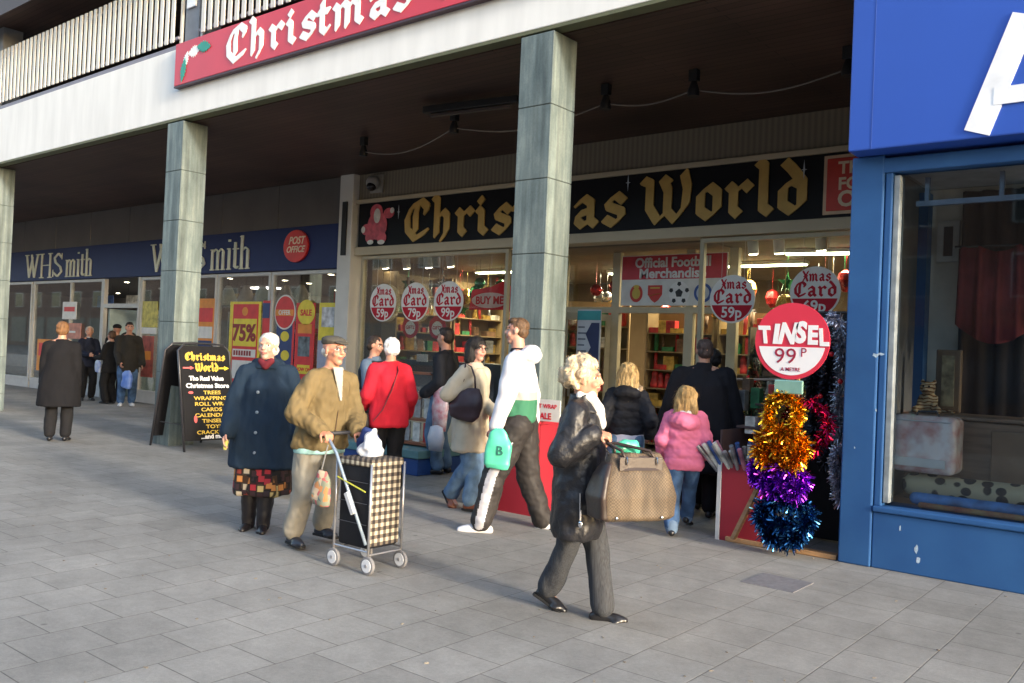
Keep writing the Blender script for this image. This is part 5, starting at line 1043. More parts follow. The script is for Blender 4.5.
class Person:
    def __init__(s, label, pos, heading, h, feet=None, lean=0, shoulders=1.0, hs=None, head_yaw=0, head_pitch=0, head_off=0, hands=None, sk=('fair', (.44, .25, .17)), vox=.0065, group=None, bulk=1.0, heel=(0, 0), side=0, bow=0, brow=None, glasses=False, elbow_pole=None, drop=0):
        s.h = h; s.bulk = bulk; s.vox = vox
        s.t = thing('person', label, 'person', (pos[0], pos[1], 0), R(heading), group); s.inv = MW[s.t.name].inverted()
        s.hs = hs or (.225*h/1.65 if h > 1.5 else .218)/.23
        hz = (.515-drop)*h; s.hip = {1: Vector((0, .052*h, hz)), -1: Vector((0, -.052*h, hz))}
        sh = .793*h; s.lean = lean*h
        s.sho = {q: Vector((s.lean, q*.092*h*shoulders+side*h, sh+bow*q)) for q in (1, -1)}
        s.neck = Vector((s.lean*1.05, side*h, .842*h)); s.headc = Vector((s.lean*1.25+.012*h+head_off*h, side*h, h-.125*s.hs))
        s.ank = {}; s.knee = {}; s.toe = {}; s.heel = {1: heel[0], -1: heel[1]}
        for q in (1, -1):
            f = feet[0 if q == 1 else 1] if feet else None
            if f is None: a = Vector((0, q*.06*h, .048*h))
            elif len(f) == 2: a = s.inv @ Vector((f[0], f[1], 0)); a.z = .048*h
            else: a = s.inv @ Vector(f)
            s.knee[q], s.ank[q] = ik(s.hip[q], a, .245*h, .235*h, (1, q*.08, 0))
        s.wri = {}; s.elb = {}; s.hdir = {}
        for q in (1, -1):
            w_ = (hands or {}).get('L' if q == 1 else 'R')
            if w_ is None: a = s.sho[q]+Vector((.03*h, q*.03*h, -.32*h))
            elif isinstance(w_, tuple) and w_[0] == 'l': a = Vector(w_[1:])*h
            else: a = s.inv @ Vector(w_)
            pole = (elbow_pole or {}).get('L' if q == 1 else 'R', (-1, q*.35, -.4))
            s.elb[q], s.wri[q] = ik(s.sho[q], a, .168*h, .15*h, pole)
        s.Hm = Matrix.Translation(s.headc) @ Matrix.Rotation(R(head_yaw), 4, 'Z') @ Matrix.Rotation(R(head_pitch), 4, 'Y') @ Matrix.Scale(s.hs, 4)
        s.skin = skin(*sk); s.brow = brow or BRW
    def H(s, *p): return s.Hm @ Vector(p)
    def cx(s, z): return s.lean*max(0, (z/s.h-.52))/.29
    def body(s, grip=None, hand=None, face=True):
        h = s.h; m = MB(); b = s.bulk
        m.ell((0, 0, .53*h), (.058*h*b, .082*h*b, .06*h)); m.ell((s.cx(.62*h), 0, .62*h), (.05*h*b, .072*h*b, .075*h)); m.ell((s.cx(.74*h), s.neck.y, .735*h), (.06*h, .09*h, .09*h))
        m.cap(s.sho[1], s.sho[-1], .034*h, .034*h); [m.cap(s.neck-Vector((0, 0, .012*h)), s.sho[q], .034*h, .03*h) for q in (1, -1)]; m.cap(s.neck-Vector((0, 0, .03*h)), s.headc-Vector((.01, 0, .06*s.hs)), .036*h, .031*h)
        for q in (1, -1):
            m.chain([s.hip[q], s.knee[q], s.ank[q]], [.052*h, .034*h, .022*h]); m.chain([s.sho[q], s.elb[q], s.wri[q]], [.03*h, .024*h, .0165*h])
            fd = Vector((1, q*.12, -s.heel[q])).normalized()
            m.cap(s.ank[q]-Vector((.008*h, 0, .014*h)), s.ank[q]+fd*.05*h-Vector((0, 0, .022*h)), .017*h, .011*h)
            fdv = (s.wri[q]-s.elb[q]).normalized(); dv, pn, cu = (hand or {}).get(q, (fdv, Vector((0, -q, 0)), .4))
            add_hand(m, s.wri[q]+Vector(fdv)*.012, dv, pn, h/1.65*.95, cu, thumb=1 if (Vector(dv).cross(Vector(pn))).x*1 > 0 else -1)
        # head
        rotm = s.Hm.to_3x3()
        def el(c, r): m.ell(s.H(*c), tuple(r), rot=rotm, n=18, m=12)
        el((-.014, 0, .030), (.094, .074, .084)); el((.022, 0, -.028), (.066, .056, .082)); el((.05, 0, -.088), (.032, .032, .026)); el((.0, 0, -.05), (.06, .058, .05))
        m.cap(s.H(.084, 0, .018), s.H(.102, 0, -.018), .009*s.hs, .0125*s.hs, 10); 
        for q in (1, -1):
            el((.097, q*.010, -.021), (.010, .009, .008)); el((.0, q*.076, -.004), (.018, .009, .031)); el((.058, q*.036, -.028), (.026, .022, .022))
        m.cap(s.H(.082, -.034, .030), s.H(.082, .034, .030), .011*s.hs, .011*s.hs); el((.085, 0, -.048), (.012, .026, .009)); el((.082, 0, -.060), (.012, .020, .008))
        Hi = np.array(s.Hm.inverted())
        def pick(fc):
            q = fc @ Hi[:3, :3].T+Hi[:3, 3]; idx = np.zeros(len(q), int); ay = np.abs(q[:, 1])
            fr = q[:, 0] > .055
            idx[fr & (ay < .027) & (np.abs(q[:, 2]+.0535) < .0085)] = 1
            e = ((ay-.032)/.0135)**2+((q[:, 2]-.010)/.0075)**2; idx[fr & (e < 1)] = 2; idx[fr & (((ay-.032)/.006)**2+((q[:, 2]-.010)/.007)**2 < 1)] = 3
            idx[fr & (ay > .014) & (ay < .054) & (np.abs(q[:, 2]-.032+.12*(ay-.034)) < .0055)] = 4
            return idx
        o = organic(m, 'body', [s.skin, LIP, EYW, EYD, s.brow], s.t, vox=s.vox, smooth=3, pick=pick)
        return o
    def top(s, name, mat, rings, sleeve=(.052, .043, .036), vox=.011, amp=.008, fs=(7, 7, 3.5), seed=0, hood=None, sleeves=True, extra=None, smooth=4, cuff=0, yo=0, fine=.35, shx=0, legs=None):
        h = s.h; m = MB()
        m.loft([(s.cx(z*h)+dx*h, s.neck.y*max(0, (z-.52)/.3)+yo*h, (z-(.02 if z > .78 else 0))*h, rx*h, ry*h*(.86 if z > .7 else .93 if z > .55 else 1)) for z, rx, ry, dx in rings], 32, e=2.15)
        sleeve = (sleeve[0]*.86, sleeve[1]*.93, sleeve[2])
        for q in (1, -1): m.cap(s.neck-Vector((0, 0, .032*h)), s.sho[q]-Vector((0, 0, .004*h)), .042*h, sleeve[0]*h*.96)
        if sleeves:
            for q in (1, -1):
                w_ = s.wri[q]+(s.elb[q]-s.wri[q]).normalized()*cuff*h
                m.chain([s.sho[q]-Vector((0, 0, .01*h)), s.elb[q], w_], [sleeve[0]*h, sleeve[1]*h, sleeve[2]*h], 14)
        if hood: c, r = hood; m.ell((s.neck.x+c[0]*h, c[1]*h+s.neck.y, c[2]*h), tuple(x*h for x in r))
        if legs:
            for q in (1, -1): m.cap(s.hip[q], s.knee[q].lerp(s.hip[q], 1-legs), .055*h, .05*h)
        m.loft([(s.neck.x+.004*h, s.neck.y, .79*h, .06*h, .066*h), (s.neck.x, s.neck.y, .835*h, .048*h, .05*h), (s.neck.x-.004*h, s.neck.y, .848*h, .046*h, .047*h)], 22)
        if extra: extra(m)
        return organic(m, name, mat, s.t, vox=vox, smooth=smooth, amp=amp*h, fs=fs, seed=seed, fine=fine)
    def trousers(s, mat, r=(.068, .05, .045), name='trousers', vox=.010, amp=.006, fs=(9, 9, 5), seed=3, cut=-.02, flare=0, stripe=None):
        h = s.h; m = MB(); m.loft([(0, 0, .455*h, .06*h, .09*h), (0, 0, .50*h, .07*h, .098*h), (0, 0, .57*h, .062*h, .09*h)], 26)
        for q in (1, -1):
            e = s.ank[q]-Vector((0, 0, cut*h)); m.chain([s.hip[q]+Vector((0, q*.004*h, 0)), s.knee[q], e], [r[0]*h, r[1]*h, (r[2]+flare)*h], 16)
        pk = None
        if stripe:
            segs = [(q, s.hip[q], s.knee[q]) for q in (1, -1)]+[(q, s.knee[q], s.ank[q]) for q in (1, -1)]
            def pk(fc):
                best = np.full(len(fc), 9.); idx = np.zeros(len(fc), int)
                for q, a, b in segs:
                    a, b = np.array(a), np.array(b); d = b-a; u = np.clip(((fc-a) @ d)/(d @ d), 0, 1); o = fc-(a+u[:, None]*d); L = np.linalg.norm(o, axis=1)
                    k = L < best; best[k] = L[k]; idx[k] = ((o[k, 1]*q > .90*L[k]) & (fc[k, 2] < .42*s.h)).astype(int)
                return idx
            mat = [mat, stripe]
        return organic(m, name, mat, s.t, vox=vox, smooth=3, amp=amp*h, fs=fs, seed=seed, fine=.4, pick=pk)
    def shoes(s, mat, sole=None, sz=1.0, name='shoe', boot=0, trim=None):
        h = s.h
        for q in (1, -1):
            a = s.ank[q]; lift = s.heel[q]; fd = Vector((math.cos(lift), q*.14, -math.sin(lift))).normalized(); upv = Vector((math.sin(lift), 0, math.cos(lift))); sd = fd.cross(upv)
            b = a-upv*.048*h; m = MB(); k = h/1.65*sz
            def P(f, u, w_=0): return b+fd*f*k+upv*u*k+sd*w_*k
            m.chain([P(-.045, .038), P(.02, .04), P(.09, .032), P(.145, .026)], [.036*k, .036*k, .038*k, .027*k]); m.cap(P(-.03, .05), a+upv*(.0+boot)*h, .036*k, (.034+(.008 if boot else 0))*k)
            m.ell(P(.09, .022, .012), (.045*k, .045*k, .022*k)); 
            sh = organic(m, name, mat, s.t, vox=.009, smooth=3)
            # flatten everything under the sole line
            me = sh.data; n0 = b+upv*.006*k
            for v in me.vertices:
                d = (v.co-n0).dot(upv)
                if d < 0: v.co -= upv*d
            if sole:
                m = MB(); pl = [(-.085, .022), (-.07, .034), (0, .034), (.07, .045), (.13, .043), (.168, .026), (.178, 0), (.168, -.026), (.13, -.04), (.07, -.036), (0, -.032), (-.07, -.034), (-.085, -.022)]
                m.prism(pl, P(0, 0), fd*k, -sd*k if (fd.cross(-sd)).dot(upv) > 0 else sd*k, .018*k); m.build('sole', sole, sh, local=True, bevel=.003)
    def hair(s, mat, style, name='hair', seed=0):
        m = MB(); rr = random.Random(seed); rot = s.Hm.to_3x3()
        def e(c, r): m.ell(s.H(*c), r, rot=rot, n=16, m=10)
        amp, fs, vox = .004, (60, 60, 25), .007
        if style == 'short': e((-.022, 0, .045), (.092, .079, .079)); e((-.045, 0, -.0), (.062, .074, .07)); e((.02, 0, .088), (.062, .06, .034))
        elif style == 'perm':
            for i in range(130):
                th = rr.uniform(0, 2*PI); ph = math.acos(rr.uniform(-.75, 1)); d = Vector((math.sin(ph)*math.cos(th), math.sin(ph)*math.sin(th), math.cos(ph)))
                if d.x > .3 and d.z < .55: continue
                if d.x > .0 and d.z < .0: continue
                c = Vector((-.025, 0, .028))+Vector((d.x*.100, d.y*.092, d.z*.094)); r_ = rr.uniform(.02, .031); e(tuple(c), (r_, r_, r_))
            e((-.025, 0, .03), (.095, .088, .09)); amp = .012; fs = (38, 38, 38)
        elif style == 'soft':
            e((-.025, 0, .04), (.092, .084, .082)); e((-.04, .0, -.01), (.068, .084, .072)); amp = .008; fs = (30, 30, 30)
        elif style == 'fringe':   # white hair combed back from a high forehead
            e((-.022, 0, .048), (.094, .084, .08)); e((-.03, 0, -.02), (.066, .088, .06)); amp = .006; fs = (30, 30, 30)
        elif style == 'bald': e((-.045, 0, -.012), (.06, .08, .046))
        elif style == 'long':
            e((-.028, 0, .046), (.104, .092, .088)); e((.02, 0, .095), (.065, .066, .03))
            rg = []
            for z, rx, ry, cx_ in ((.06, .088, .096, -.03), (0, .08, .104, -.045), (-.06, .065, .112, -.06), (-.12, .055, .115, -.072), (-.19, .045, .11, -.078), (-.23, .02, .08, -.08)): rg.append((cx_, 0, z, rx, ry))
            k = len(m.v); m.loft(rg, 24); m.v[k:] = [s.Hm @ v for v in m.v[k:]]; amp = .016; fs = (30, 30, 9)
        elif style == 'bob':
            e((-.022, 0, .046), (.104, .094, .088)); rg = [(-.038, 0, z, rx, ry) for z, rx, ry in ((.06, .088, .098), (0, .084, .106), (-.06, .078, .112), (-.12, .066, .108), (-.16, .035, .075))]
            k = len(m.v); m.loft(rg, 24); m.v[k:] = [s.Hm @ v for v in m.v[k:]]; amp = .006; fs = (26, 26, 9)
        ho = organic(m, name, mat, s.t, vox=vox, smooth=2, amp=amp, fs=fs, seed=seed, fine=.6)
        if s.vox > .0085: return ho
        me = ho.data; N = len(me.vertices); w = MB(); long_ = style in ('long', 'bob'); curly = style in ('perm',)
        ax = s.Hm.to_3x3() @ Vector((-.5, 0, -1)).normalized()
        for _ in range({'perm': 1500, 'long': 1500, 'bob': 1000, 'bald': 250}.get(style, 700)):
            v = me.vertices[rr.randrange(N)]; nn = v.normal.copy(); tg = (ax-nn*ax.dot(nn))
            if tg.length < .05 or curly: tg = Vector((rr.gauss(0, 1), rr.gauss(0, 1), rr.gauss(0, 1))); tg -= nn*tg.dot(nn)
            tg.normalize(); sd = tg.cross(nn)*(.0011 if not curly else .0014); L_ = rr.uniform(.5, 1)*(.075 if long_ else .03)*s.hs; q0 = v.co-nn*.002; k = rr.gauss(0, .3)
            q1 = q0+(tg+nn*rr.uniform(.1, .32)+sd*300*k*.3).normalized()*L_*.5; q2 = q1+(tg+nn*rr.uniform(-.35, .15)-sd*300*k*.3).normalized()*L_*.5
            w.add([q0-sd, q0+sd, q1+sd, q1-sd, q2+sd*.3, q2-sd*.3], [(0, 1, 2, 3), (3, 2, 4, 5)])
        w.build('loose_strands', mat, ho, local=True, smooth=True, recalc=False)
        return ho
    def glasses(s, mat):
        m = MB()
        for q in (1, -1):
            m.tube([s.H(.101-.012*abs(math.cos(a))**2, q*.034+.022*math.cos(a), .010+.015*math.sin(a)) for a in [2*PI*k/14 for k in range(15)]], .0018, 6); m.tube([s.H(.092, q*.056, .014), s.H(.0, q*.079, .012)], .0018, 6)
        m.tube([s.H(.098, .013, .012), s.H(.103, 0, .016), s.H(.098, -.013, .012)], .0018, 6); m.build('spectacles', mat, s.t, local=True)
W = lambda v: (v.x, v.y, v.z)
def strap_mesh(m, pts, w_=.02, th=.005, upv=(0, 0, 1)):
    for a, b in zip(pts[:-1], pts[1:]): m.bar(a, Vector(b)+(Vector(b)-Vector(a)).normalized()*.004, th, w_, upv)

# ---- elderly woman in a black leather coat, carrying the big bag
h = 1.51; pos = G(577, 619)
hw = on(604, 436, 4.2)                                   # her near hand
leather = M('leather_black', (.013, .013, .016), .44, var=.4, scale=9, bump=.7, bscale=26, spec=.45, dist=.012)
grey_tr = cloth('grey_trousers', (.045, .048, .055), .8, stretch=(30, 30, .4), scale=8, var=.4)
p = Person('white haired woman in black leather coat carrying a big tan bag across the paving', (pos.x-.03, pos.y), 22, h, feet=(G(603, 620), G(546, 607)), hands={'R': hw-Vector((.045, .02, -.01)), 'L': ('l', .13, .12, .56)}, hs=1.0, lean=.0, drop=.015, head_off=-.005, head_yaw=8, vox=.0055, heel=(0, .45), elbow_pole={'R': (-1, -.45, -.8)})
p.ank[-1].z += .02
p.body(hand={-1: (Vector((.92, .1, -.25)), Vector((0, .3, -1)), 1.05)})
p.trousers(grey_tr, r=(.062, .047, .043), flare=.004, amp=.006, fs=(12, 12, 3))
p.shoes(M('shoe_black', (.012, .012, .014), .3), sole=M('sole_black', (.01, .01, .01), .7))
co = p.top('leather_coat', leather, [(.315, .088, .125, 0), (.34, .098, .132, 0), (.45, .098, .135, 0), (.6, .09, .125, 0), (.72, .092, .128, 0), (.8, .075, .11, 0), (.83, .045, .05, 0)], sleeve=(.062, .054, .044), amp=.009, fs=(7, 7, 5), seed=2, vox=.008, fine=.7, cuff=.015)
m = MB(); m.loft([(p.cx(.8*h)+.01, 0, .79*h, .1, .12), (p.cx(.8*h), 0, .835*h, .075, .085), (p.cx(.8*h), 0, .86*h, .07, .075)], 24); organic(m, 'collar', leather, p.t, vox=.009, smooth=2, amp=.006, fs=(14, 14, 14))
m = MB(); m.chain([(p.neck.x+.06, -.03, .85*h), (p.neck.x+.105, -.01, .80*h), (p.neck.x+.125, -.01, .745*h)], [.034, .036, .028]); m.chain([(p.neck.x+.05, .04, .85*h), (p.neck.x+.1, .02, .79*h)], [.034, .03]); m.chain([(p.neck.x, -.055, .855*h), (p.neck.x+.06, -.03, .835*h)], [.028, .03]); organic(m, 'scarf', cloth('scarf_white', (.62, .6, .58)), p.t, vox=.008, smooth=2, amp=.008, fs=(22, 22, 22))
m = MB(); m.tube([(.06, -.122*h-.018, .5*h), (.065, -.122*h-.02, .40*h)], .006, 6); m.ell((.066, -.122*h-.02, .385*h), (.012, .008, .02)); m.build('pocket_zip', M('zip_chrome', (.7, .7, .72), .15, metal=1), p.t, local=True)
p.hair(hair_m('cream', (.60, .47, .31)), 'perm', seed=4)
fw_p = p

# ---- her tan handbag
bc = on(634, 484, 4.22); rzh = R(58)
t = thing('handbag', 'big tan woven handbag with dark end panel held by the woman in black leather', 'handbag', (bc.x, bc.y, bc.z-.19), rzh)
def bagcloth(n, b, tc, L):
    ck = n.nodes.new('ShaderNodeTexChecker'); ck.inputs['Scale'].default_value = 110; L(tc.outputs['Object'], ck.inputs[0])
    nz = n.nodes.new('ShaderNodeTexNoise'); nz.inputs['Scale'].default_value = 7; mp = n.nodes.new('ShaderNodeMapping'); mp.inputs['Scale'].default_value = (2, 2, .5); L(tc.outputs['Object'], mp.inputs[0]); L(mp.outputs[0], nz.inputs[0])
    a = n.nodes.new('ShaderNodeMix'); a.data_type = 'RGBA'; a.inputs[6].default_value = (.135, .098, .06, 1); a.inputs[7].default_value = (.075, .053, .034, 1); L(ck.outputs[1], a.inputs[0])
    c = n.nodes.new('ShaderNodeMix'); c.data_type = 'RGBA'; c.blend_type = 'MULTIPLY'; c.inputs[7].default_value = (.55, .52, .5, 1); mr = n.nodes.new('ShaderNodeMapRange'); mr.inputs[1].default_value = .42; mr.inputs[2].default_value = .62; L(nz.outputs[0], mr.inputs[0]); L(mr.outputs[0], c.inputs[0]); L(a.outputs[2], c.inputs[6]); L(c.outputs[2], b.inputs['Base Color'])
bag_m = node_mat('bag_weave', bagcloth, rough=.7); dkl = M('bag_leather', (.035, .022, .018), .45, bump=.3, bscale=60, var=.3)
m = MB(); m.loft([(0, 0, .0, .205, .09), (0, 0, .02, .232, .108), (0, 0, .13, .238, .112), (0, 0, .25, .205, .09), (0, 0, .33, .165, .05), (0, 0, .36, .15, .028)], 40, e=4.5)
organic(m, 'body', bag_m, t, vox=.008, smooth=4, amp=.012, fs=(8, 8, 5), fine=.2)
m = MB(); m.loft([(-.21, 0, .01, .035, .1), (-.225, 0, .13, .03, .108), (-.198, 0, .24, .025, .085), (-.165, 0, .31, .015, .05)], 24, e=3); organic(m, 'end_panel', dkl, t, vox=.008, smooth=2, amp=.006, fs=(9, 9, 9))
for q in (-1, 1): MB().box(-.13, .13, q*.075-.004, q*.075+.004, .27, .345).build('top_trim', dkl, t, local=True, bevel=.003).rotation_euler = (0, 0, 0)
m = MB(); m.loft([(0, 0, .275, .15, .088), (0, 0, .315, .135, .064), (0, 0, .35, .13, .04)], 30, e=4); m.build('leather_yoke', dkl, t, local=True, smooth=True, angle=40)
hl = MW[t.name].inverted() @ (hw+Vector((.05, 0, -.03)))
for q in (-1, 1):
    m = MB(); m.tube([(-.09, q*.07, .33), (-.085+.2*(hl.x), q*.045, .33+.6*(hl.z-.33)), (hl.x-.03, q*.012+hl.y*.8, hl.z-.005), (hl.x+.03, q*.012+hl.y*.8, hl.z-.005), (.085+.2*hl.x, q*.045, .33+.6*(hl.z-.33)), (.09, q*.07, .33)], .0085, 8); hd = m.build('handle', dkl, t, local=True, smooth=True)
    for x in (-.09, .09): MB().tube([(x, q*.078+.014*math.cos(a), .325+.02*math.sin(a)) for a in [2*PI*k/10 for k in range(11)]], .004, 6).build('ring', M('zip_chrome', (.7, .7, .72), .15, metal=1), hd, local=True)
for x in (-.15, .12): MB().ell((x, -.112, .025), (.008, .004, .008)).build('stud', M('zip_chrome', (.7, .7, .72), .15), t, local=True)
m = MB(); m.loft([(0, 0, 0, .08, .03), (0, 0, .05, .09, .035), (0, 0, .09, .06, .02), (0, 0, .1, .02, .01)], 16); o = organic(m, 'plastic_bag', M('plastic_green', (.06, .42, .28), .35, var=.3, scale=12), None, vox=.007, smooth=1, amp=.012, fs=(18, 18, 18)); gp_ = on(627, 452, 4.3); o.location = (gp_.x, gp_.y, gp_.z-.03); o.rotation_euler = (0, 0, rzh); tagp(o, 'green plastic bag bulging from the top of the tan handbag', 'plastic bag')

# ---- elderly man pushing the tartan shopping trolley
h = 1.60; hr, hL = Vector((-4.90, 4.02, .90)), Vector((-4.84, 4.29, .895))
p = Person('elderly man in flat cap and tan jacket pushing a tartan shopping trolley', (-5.19, 4.2), -4, h, feet=(G(321, 540), G(291, 546)), hands={'R': hr-Vector((.05, 0, -.02)), 'L': hL-Vector((.05, 0, -.02))}, lean=.055, head_off=.0, head_yaw=4, vox=.006, sk=('ruddy', (.46, .235, .155)), shoulders=1.05, bulk=1.1, elbow_pole={'R': (-.7, -.8, -.6), 'L': (-.7, .8, -.6)})
p.body(hand={-1: (Vector((.8, 0, -.3)), Vector((-.2, 0, -1)), 1.0), 1: (Vector((.8, 0, -.3)), Vector((-.2, 0, -1)), 1.0)})
tan = cloth('tan_jacket', (.155, .115, .056), .85, bump=.5); 
p.trousers(cloth('stone_trousers', (.30, .28, .235)), r=(.07, .052, .048), amp=.007, fs=(11, 11, 6), seed=5)
p.shoes(M('shoe_navy', (.02, .025, .04), .35), sole=M('sole_black', (.01, .01, .01), .7))
p.top('jacket', tan, [(.475, .088, .128, .0), (.49, .098, .136, 0), (.56, .103, .138, .0), (.68, .1, .13, 0), (.76, .092, .124, 0), (.81, .07, .1, 0), (.835, .045, .05, 0)], sleeve=(.058, .05, .038), amp=.013, fs=(10, 10, 6), seed=7, vox=.009, fine=.5)
zf = lambda z, f=.0: p.cx(z*h)+f
m = MB(); m.loft([(p.cx(.8*h)+.012, 0, .80*h, .085, .1), (p.cx(.82*h), 0, .84*h, .07, .075)], 24); organic(m, 'collar', tan, p.t, vox=.009, smooth=2)
m = MB(); m.prism([(-.045, .85*h), (.045, .85*h), (.008, .70*h), (-.008, .70*h)], (p.cx(.75*h)+.405, 0, 0), Vector((0, 1, 0)), Vector((-.22, 0, 1)), .014); m.v = [v+Vector((-.0, 0, 0)) for v in m.v]; organic(m, 'shirt_front', cloth('shirt_pale', (.40, .37, .32)), p.t, vox=.006, smooth=1)
m = MB(); m.tube([(p.cx(.66*h)+.166, 0, .66*h), (p.cx(.56*h)+.170, 0, .56*h), (.163, 0, .485*h)], .004, 6); m.build('zip', M('zip_brown', (.08, .05, .03), .4), p.t, local=True)
m = MB(); m.loft([(0, 0, .455*h, .088*h, .122*h), (0, 0, .485*h, .09*h, .125*h)], 28, e=2.3); organic(m, 'shirt_hem', cloth('shirt_teal', (.3, .5, .48)), p.t, vox=.01, smooth=2)
m = MB(); p_ = p; 
for q in (1, -1):
    MB().obox((.155, q*.09, .60*h), (0, 1, 0), (0, 0, 1), (1, 0, 0), .045, .012, .008).build('pocket_flap', tan, p.t, local=True, bevel=.003)
cap_m = cloth('cap_grey', (.075, .07, .06), .9, bump=.6)
rot = p.Hm.to_3x3(); m.ell(p.H(-.012, 0, .078), (.105, .09, .036), rot=rot @ Matrix.Rotation(R(6), 3, 'Y')); m.ell(p.H(-.02, 0, .062), (.1, .086, .035), rot=rot); m.ell(p.H(.085, 0, .062), (.045, .062, .011), rot=rot @ Matrix.Rotation(R(14), 3, 'Y')); organic(m, 'flat_cap', cap_m, p.t, vox=.006, smooth=2)
p.hair(hair_m('white', (.55, .52, .48)), 'bald'); p.glasses(M('rim_silver', (.4, .38, .35), .3, metal=.8))

# ---- four wheeled shopping trolley
t = thing('shopping_trolley', 'black and cream tartan shopping trolley pushed by the elderly man', 'shopping trolley', (-4.6, 4.2, 0))
tx0, tx1, ty0, ty1 = -4.78, -4.44, 4.03, 4.33
tub = M('trolley_tube', (.42, .42, .44), .35, metal=.7)
def tartan(n, b, tc, L):
    sp = n.nodes.new('ShaderNodeSeparateXYZ'); L(tc.outputs['Object'], sp.inputs[0]); outs = []
    su = n.nodes.new('ShaderNodeMath'); L(sp.outputs[0], su.inputs[0]); L(sp.outputs[1], su.inputs[1])
    for src in (su.outputs[0], sp.outputs[2]):
        a = n.nodes.new('ShaderNodeMath'); a.operation = 'MULTIPLY'; a.inputs[1].default_value = 19.5; L(src, a.inputs[0]); f = n.nodes.new('ShaderNodeMath'); f.operation = 'FRACT'; L(a.outputs[0], f.inputs[0])
        g = n.nodes.new('ShaderNodeMath'); g.operation = 'GREATER_THAN'; g.inputs[1].default_value = .5; L(f.outputs[0], g.inputs[0]); outs.append(g.outputs[0])
    ad = n.nodes.new('ShaderNodeMath'); L(outs[0], ad.inputs[0]); L(outs[1], ad.inputs[1]); mu = n.nodes.new('ShaderNodeMath'); mu.operation = 'MULTIPLY'; mu.inputs[1].default_value = .5; L(ad.outputs[0], mu.inputs[0])
    r = n.nodes.new('ShaderNodeValToRGB'); r.color_ramp.interpolation = 'CONSTANT'; L(mu.outputs[0], r.inputs[0]); e = r.color_ramp.elements; e[0].color = (.46, .42, .32, 1); e[1].position = .3; e[1].color = (.13, .105, .08, 1); z = e.new(.8); z.color = (.018, .014, .014, 1); L(r.outputs[0], b.inputs['Base Color'])
tart = node_mat('tartan', tartan, rough=.8); blk = cloth('trolley_black', (.012, .012, .015), .6)
m = MB(); m.box(tx0+.02, tx1-.012, ty0+.012, ty1-.012, .16, .73); o = m.build('bag', blk, t, bevel=.02, seg=3, smooth=True, angle=50)
m = MB(); m.box(tx1-.012, tx1+.004, ty0+.02, ty1-.02, .18, .715); m.build('tartan_panel', tart, t, bevel=.006)
m = MB(); m.box(tx0+.01, tx1+.012, ty0-.004, ty1+.004, .72, .775); m.v = [v+Vector((0, 0, .018*math.sin(v.x*20))) for v in m.v]; m.build('lid', tart, t, bevel=.018, seg=3, smooth=True, angle=50)
m = MB()
for z in (.32, .46, .6): m.box(tx0+.03, tx1-.03, ty0+.004, ty0+.012, z, z+.004)
m.build('seam', M('seam_grey', (.07, .07, .08), .6), t)
for x in (tx0, tx1+.012):
    for y in (ty0, ty1):
        MB().tube([(x, y, .08), (x, y, .735)], .0085, 8).build('leg', tub, t, smooth=True)
        wo = MB().tube([(x, y-.012, .062), (x, y+.012, .062)], .062, 24).build('wheel', M('tyre_grey', (.16, .16, .17), .7), t, bevel=.006)
        MB().tube([(x, y-.016, .062), (x, y+.016, .062)], .044, 20).build('rim', M('rim_white', (.55, .57, .6), .4), wo); MB().tube([(x, y-.02, .062), (x, y+.02, .062)], .012, 12).build('hub', tub, wo)
m = MB(); m.tube([(tx1+.012, ty0, .13), (tx1+.012, ty1, .13)], .006, 6).tube([(tx0, ty0, .13), (tx0, ty1, .13)], .006, 6); m.tube([(tx0, ty0, .15), (tx1+.012, ty0, .15)], .006, 6).tube([(tx0, ty1, .15), (tx1+.012, ty1, .15)], .006, 6); m.build('crossbars', tub, t)
hb = M('handle_blue', (.12, .2, .33), .4)
for y in (ty0-.014, ty1+.014):
    MB().tube([(tx1-.0, y, .2), (tx0+.0, y, .78), (tx0-.12, y, .9)], .011, 8).build('push_arm', M('arm_blue_grey', (.3, .38, .48), .35, metal=.4), t, smooth=True)
    MB().bar((tx1-.12, y-.012, .39), (tx1-.2, y-.012, .525), .03, .035).build('clamp', M('clamp_white', (.5, .52, .55), .4), t, bevel=.004)
MB().tube([(tx0-.12, ty0-.02, .9), (tx0-.12, ty1+.02, .9)], .013, 10).build('handle_bar', M('grip_black', (.02, .02, .025), .6), t, smooth=True)
MB().tube([(tx0+.03, ty0-.02, .62), (tx1-.02, ty0-.02, .55)], .005, 6).build('bungee', M('bungee_yellow', (.5, .5, .05), .6), t)
# bags about the trolley
m = MB(); c_ = on(322, 488, 3.98); m.loft([(0, 0, 0, .085, .035), (0, 0, .06, .1, .05), (0, 0, .16, .075, .035), (0, 0, .24, .04, .02)], 18)
def floral(n, b, tc, L):
    v = n.nodes.new('ShaderNodeTexVoronoi'); v.inputs['Scale'].default_value = 26; L(tc.outputs['Object'], v.inputs[0]); r = n.nodes.new('ShaderNodeValToRGB'); r.color_ramp.interpolation = 'CONSTANT'; sx = n.nodes.new('ShaderNodeSeparateColor'); L(v.outputs['Color'], sx.inputs[0]); L(sx.outputs[0], r.inputs[0]); e = r.color_ramp.elements
    e[0].color = (.2, .22, .16, 1); e[1].position = .3; e[1].color = (.4, .1, .1, 1)
    for q, c in ((.5, (.45, .36, .26, 1)), (.7, (.08, .14, .16, 1)), (.85, (.45, .2, .08, 1))): k = e.new(q); k.color = c
    L(r.outputs[0], b.inputs['Base Color'])
t2 = thing('floral_bag', 'floral cloth bag hanging from the trolley handle by the man in the cap', 'bag', (c_.x, c_.y, c_.z-.12)); organic(m, 'pouch', node_mat('floral_cloth', floral, rough=.85), t2, vox=.008, smooth=2, amp=.012, fs=(14, 14, 8))
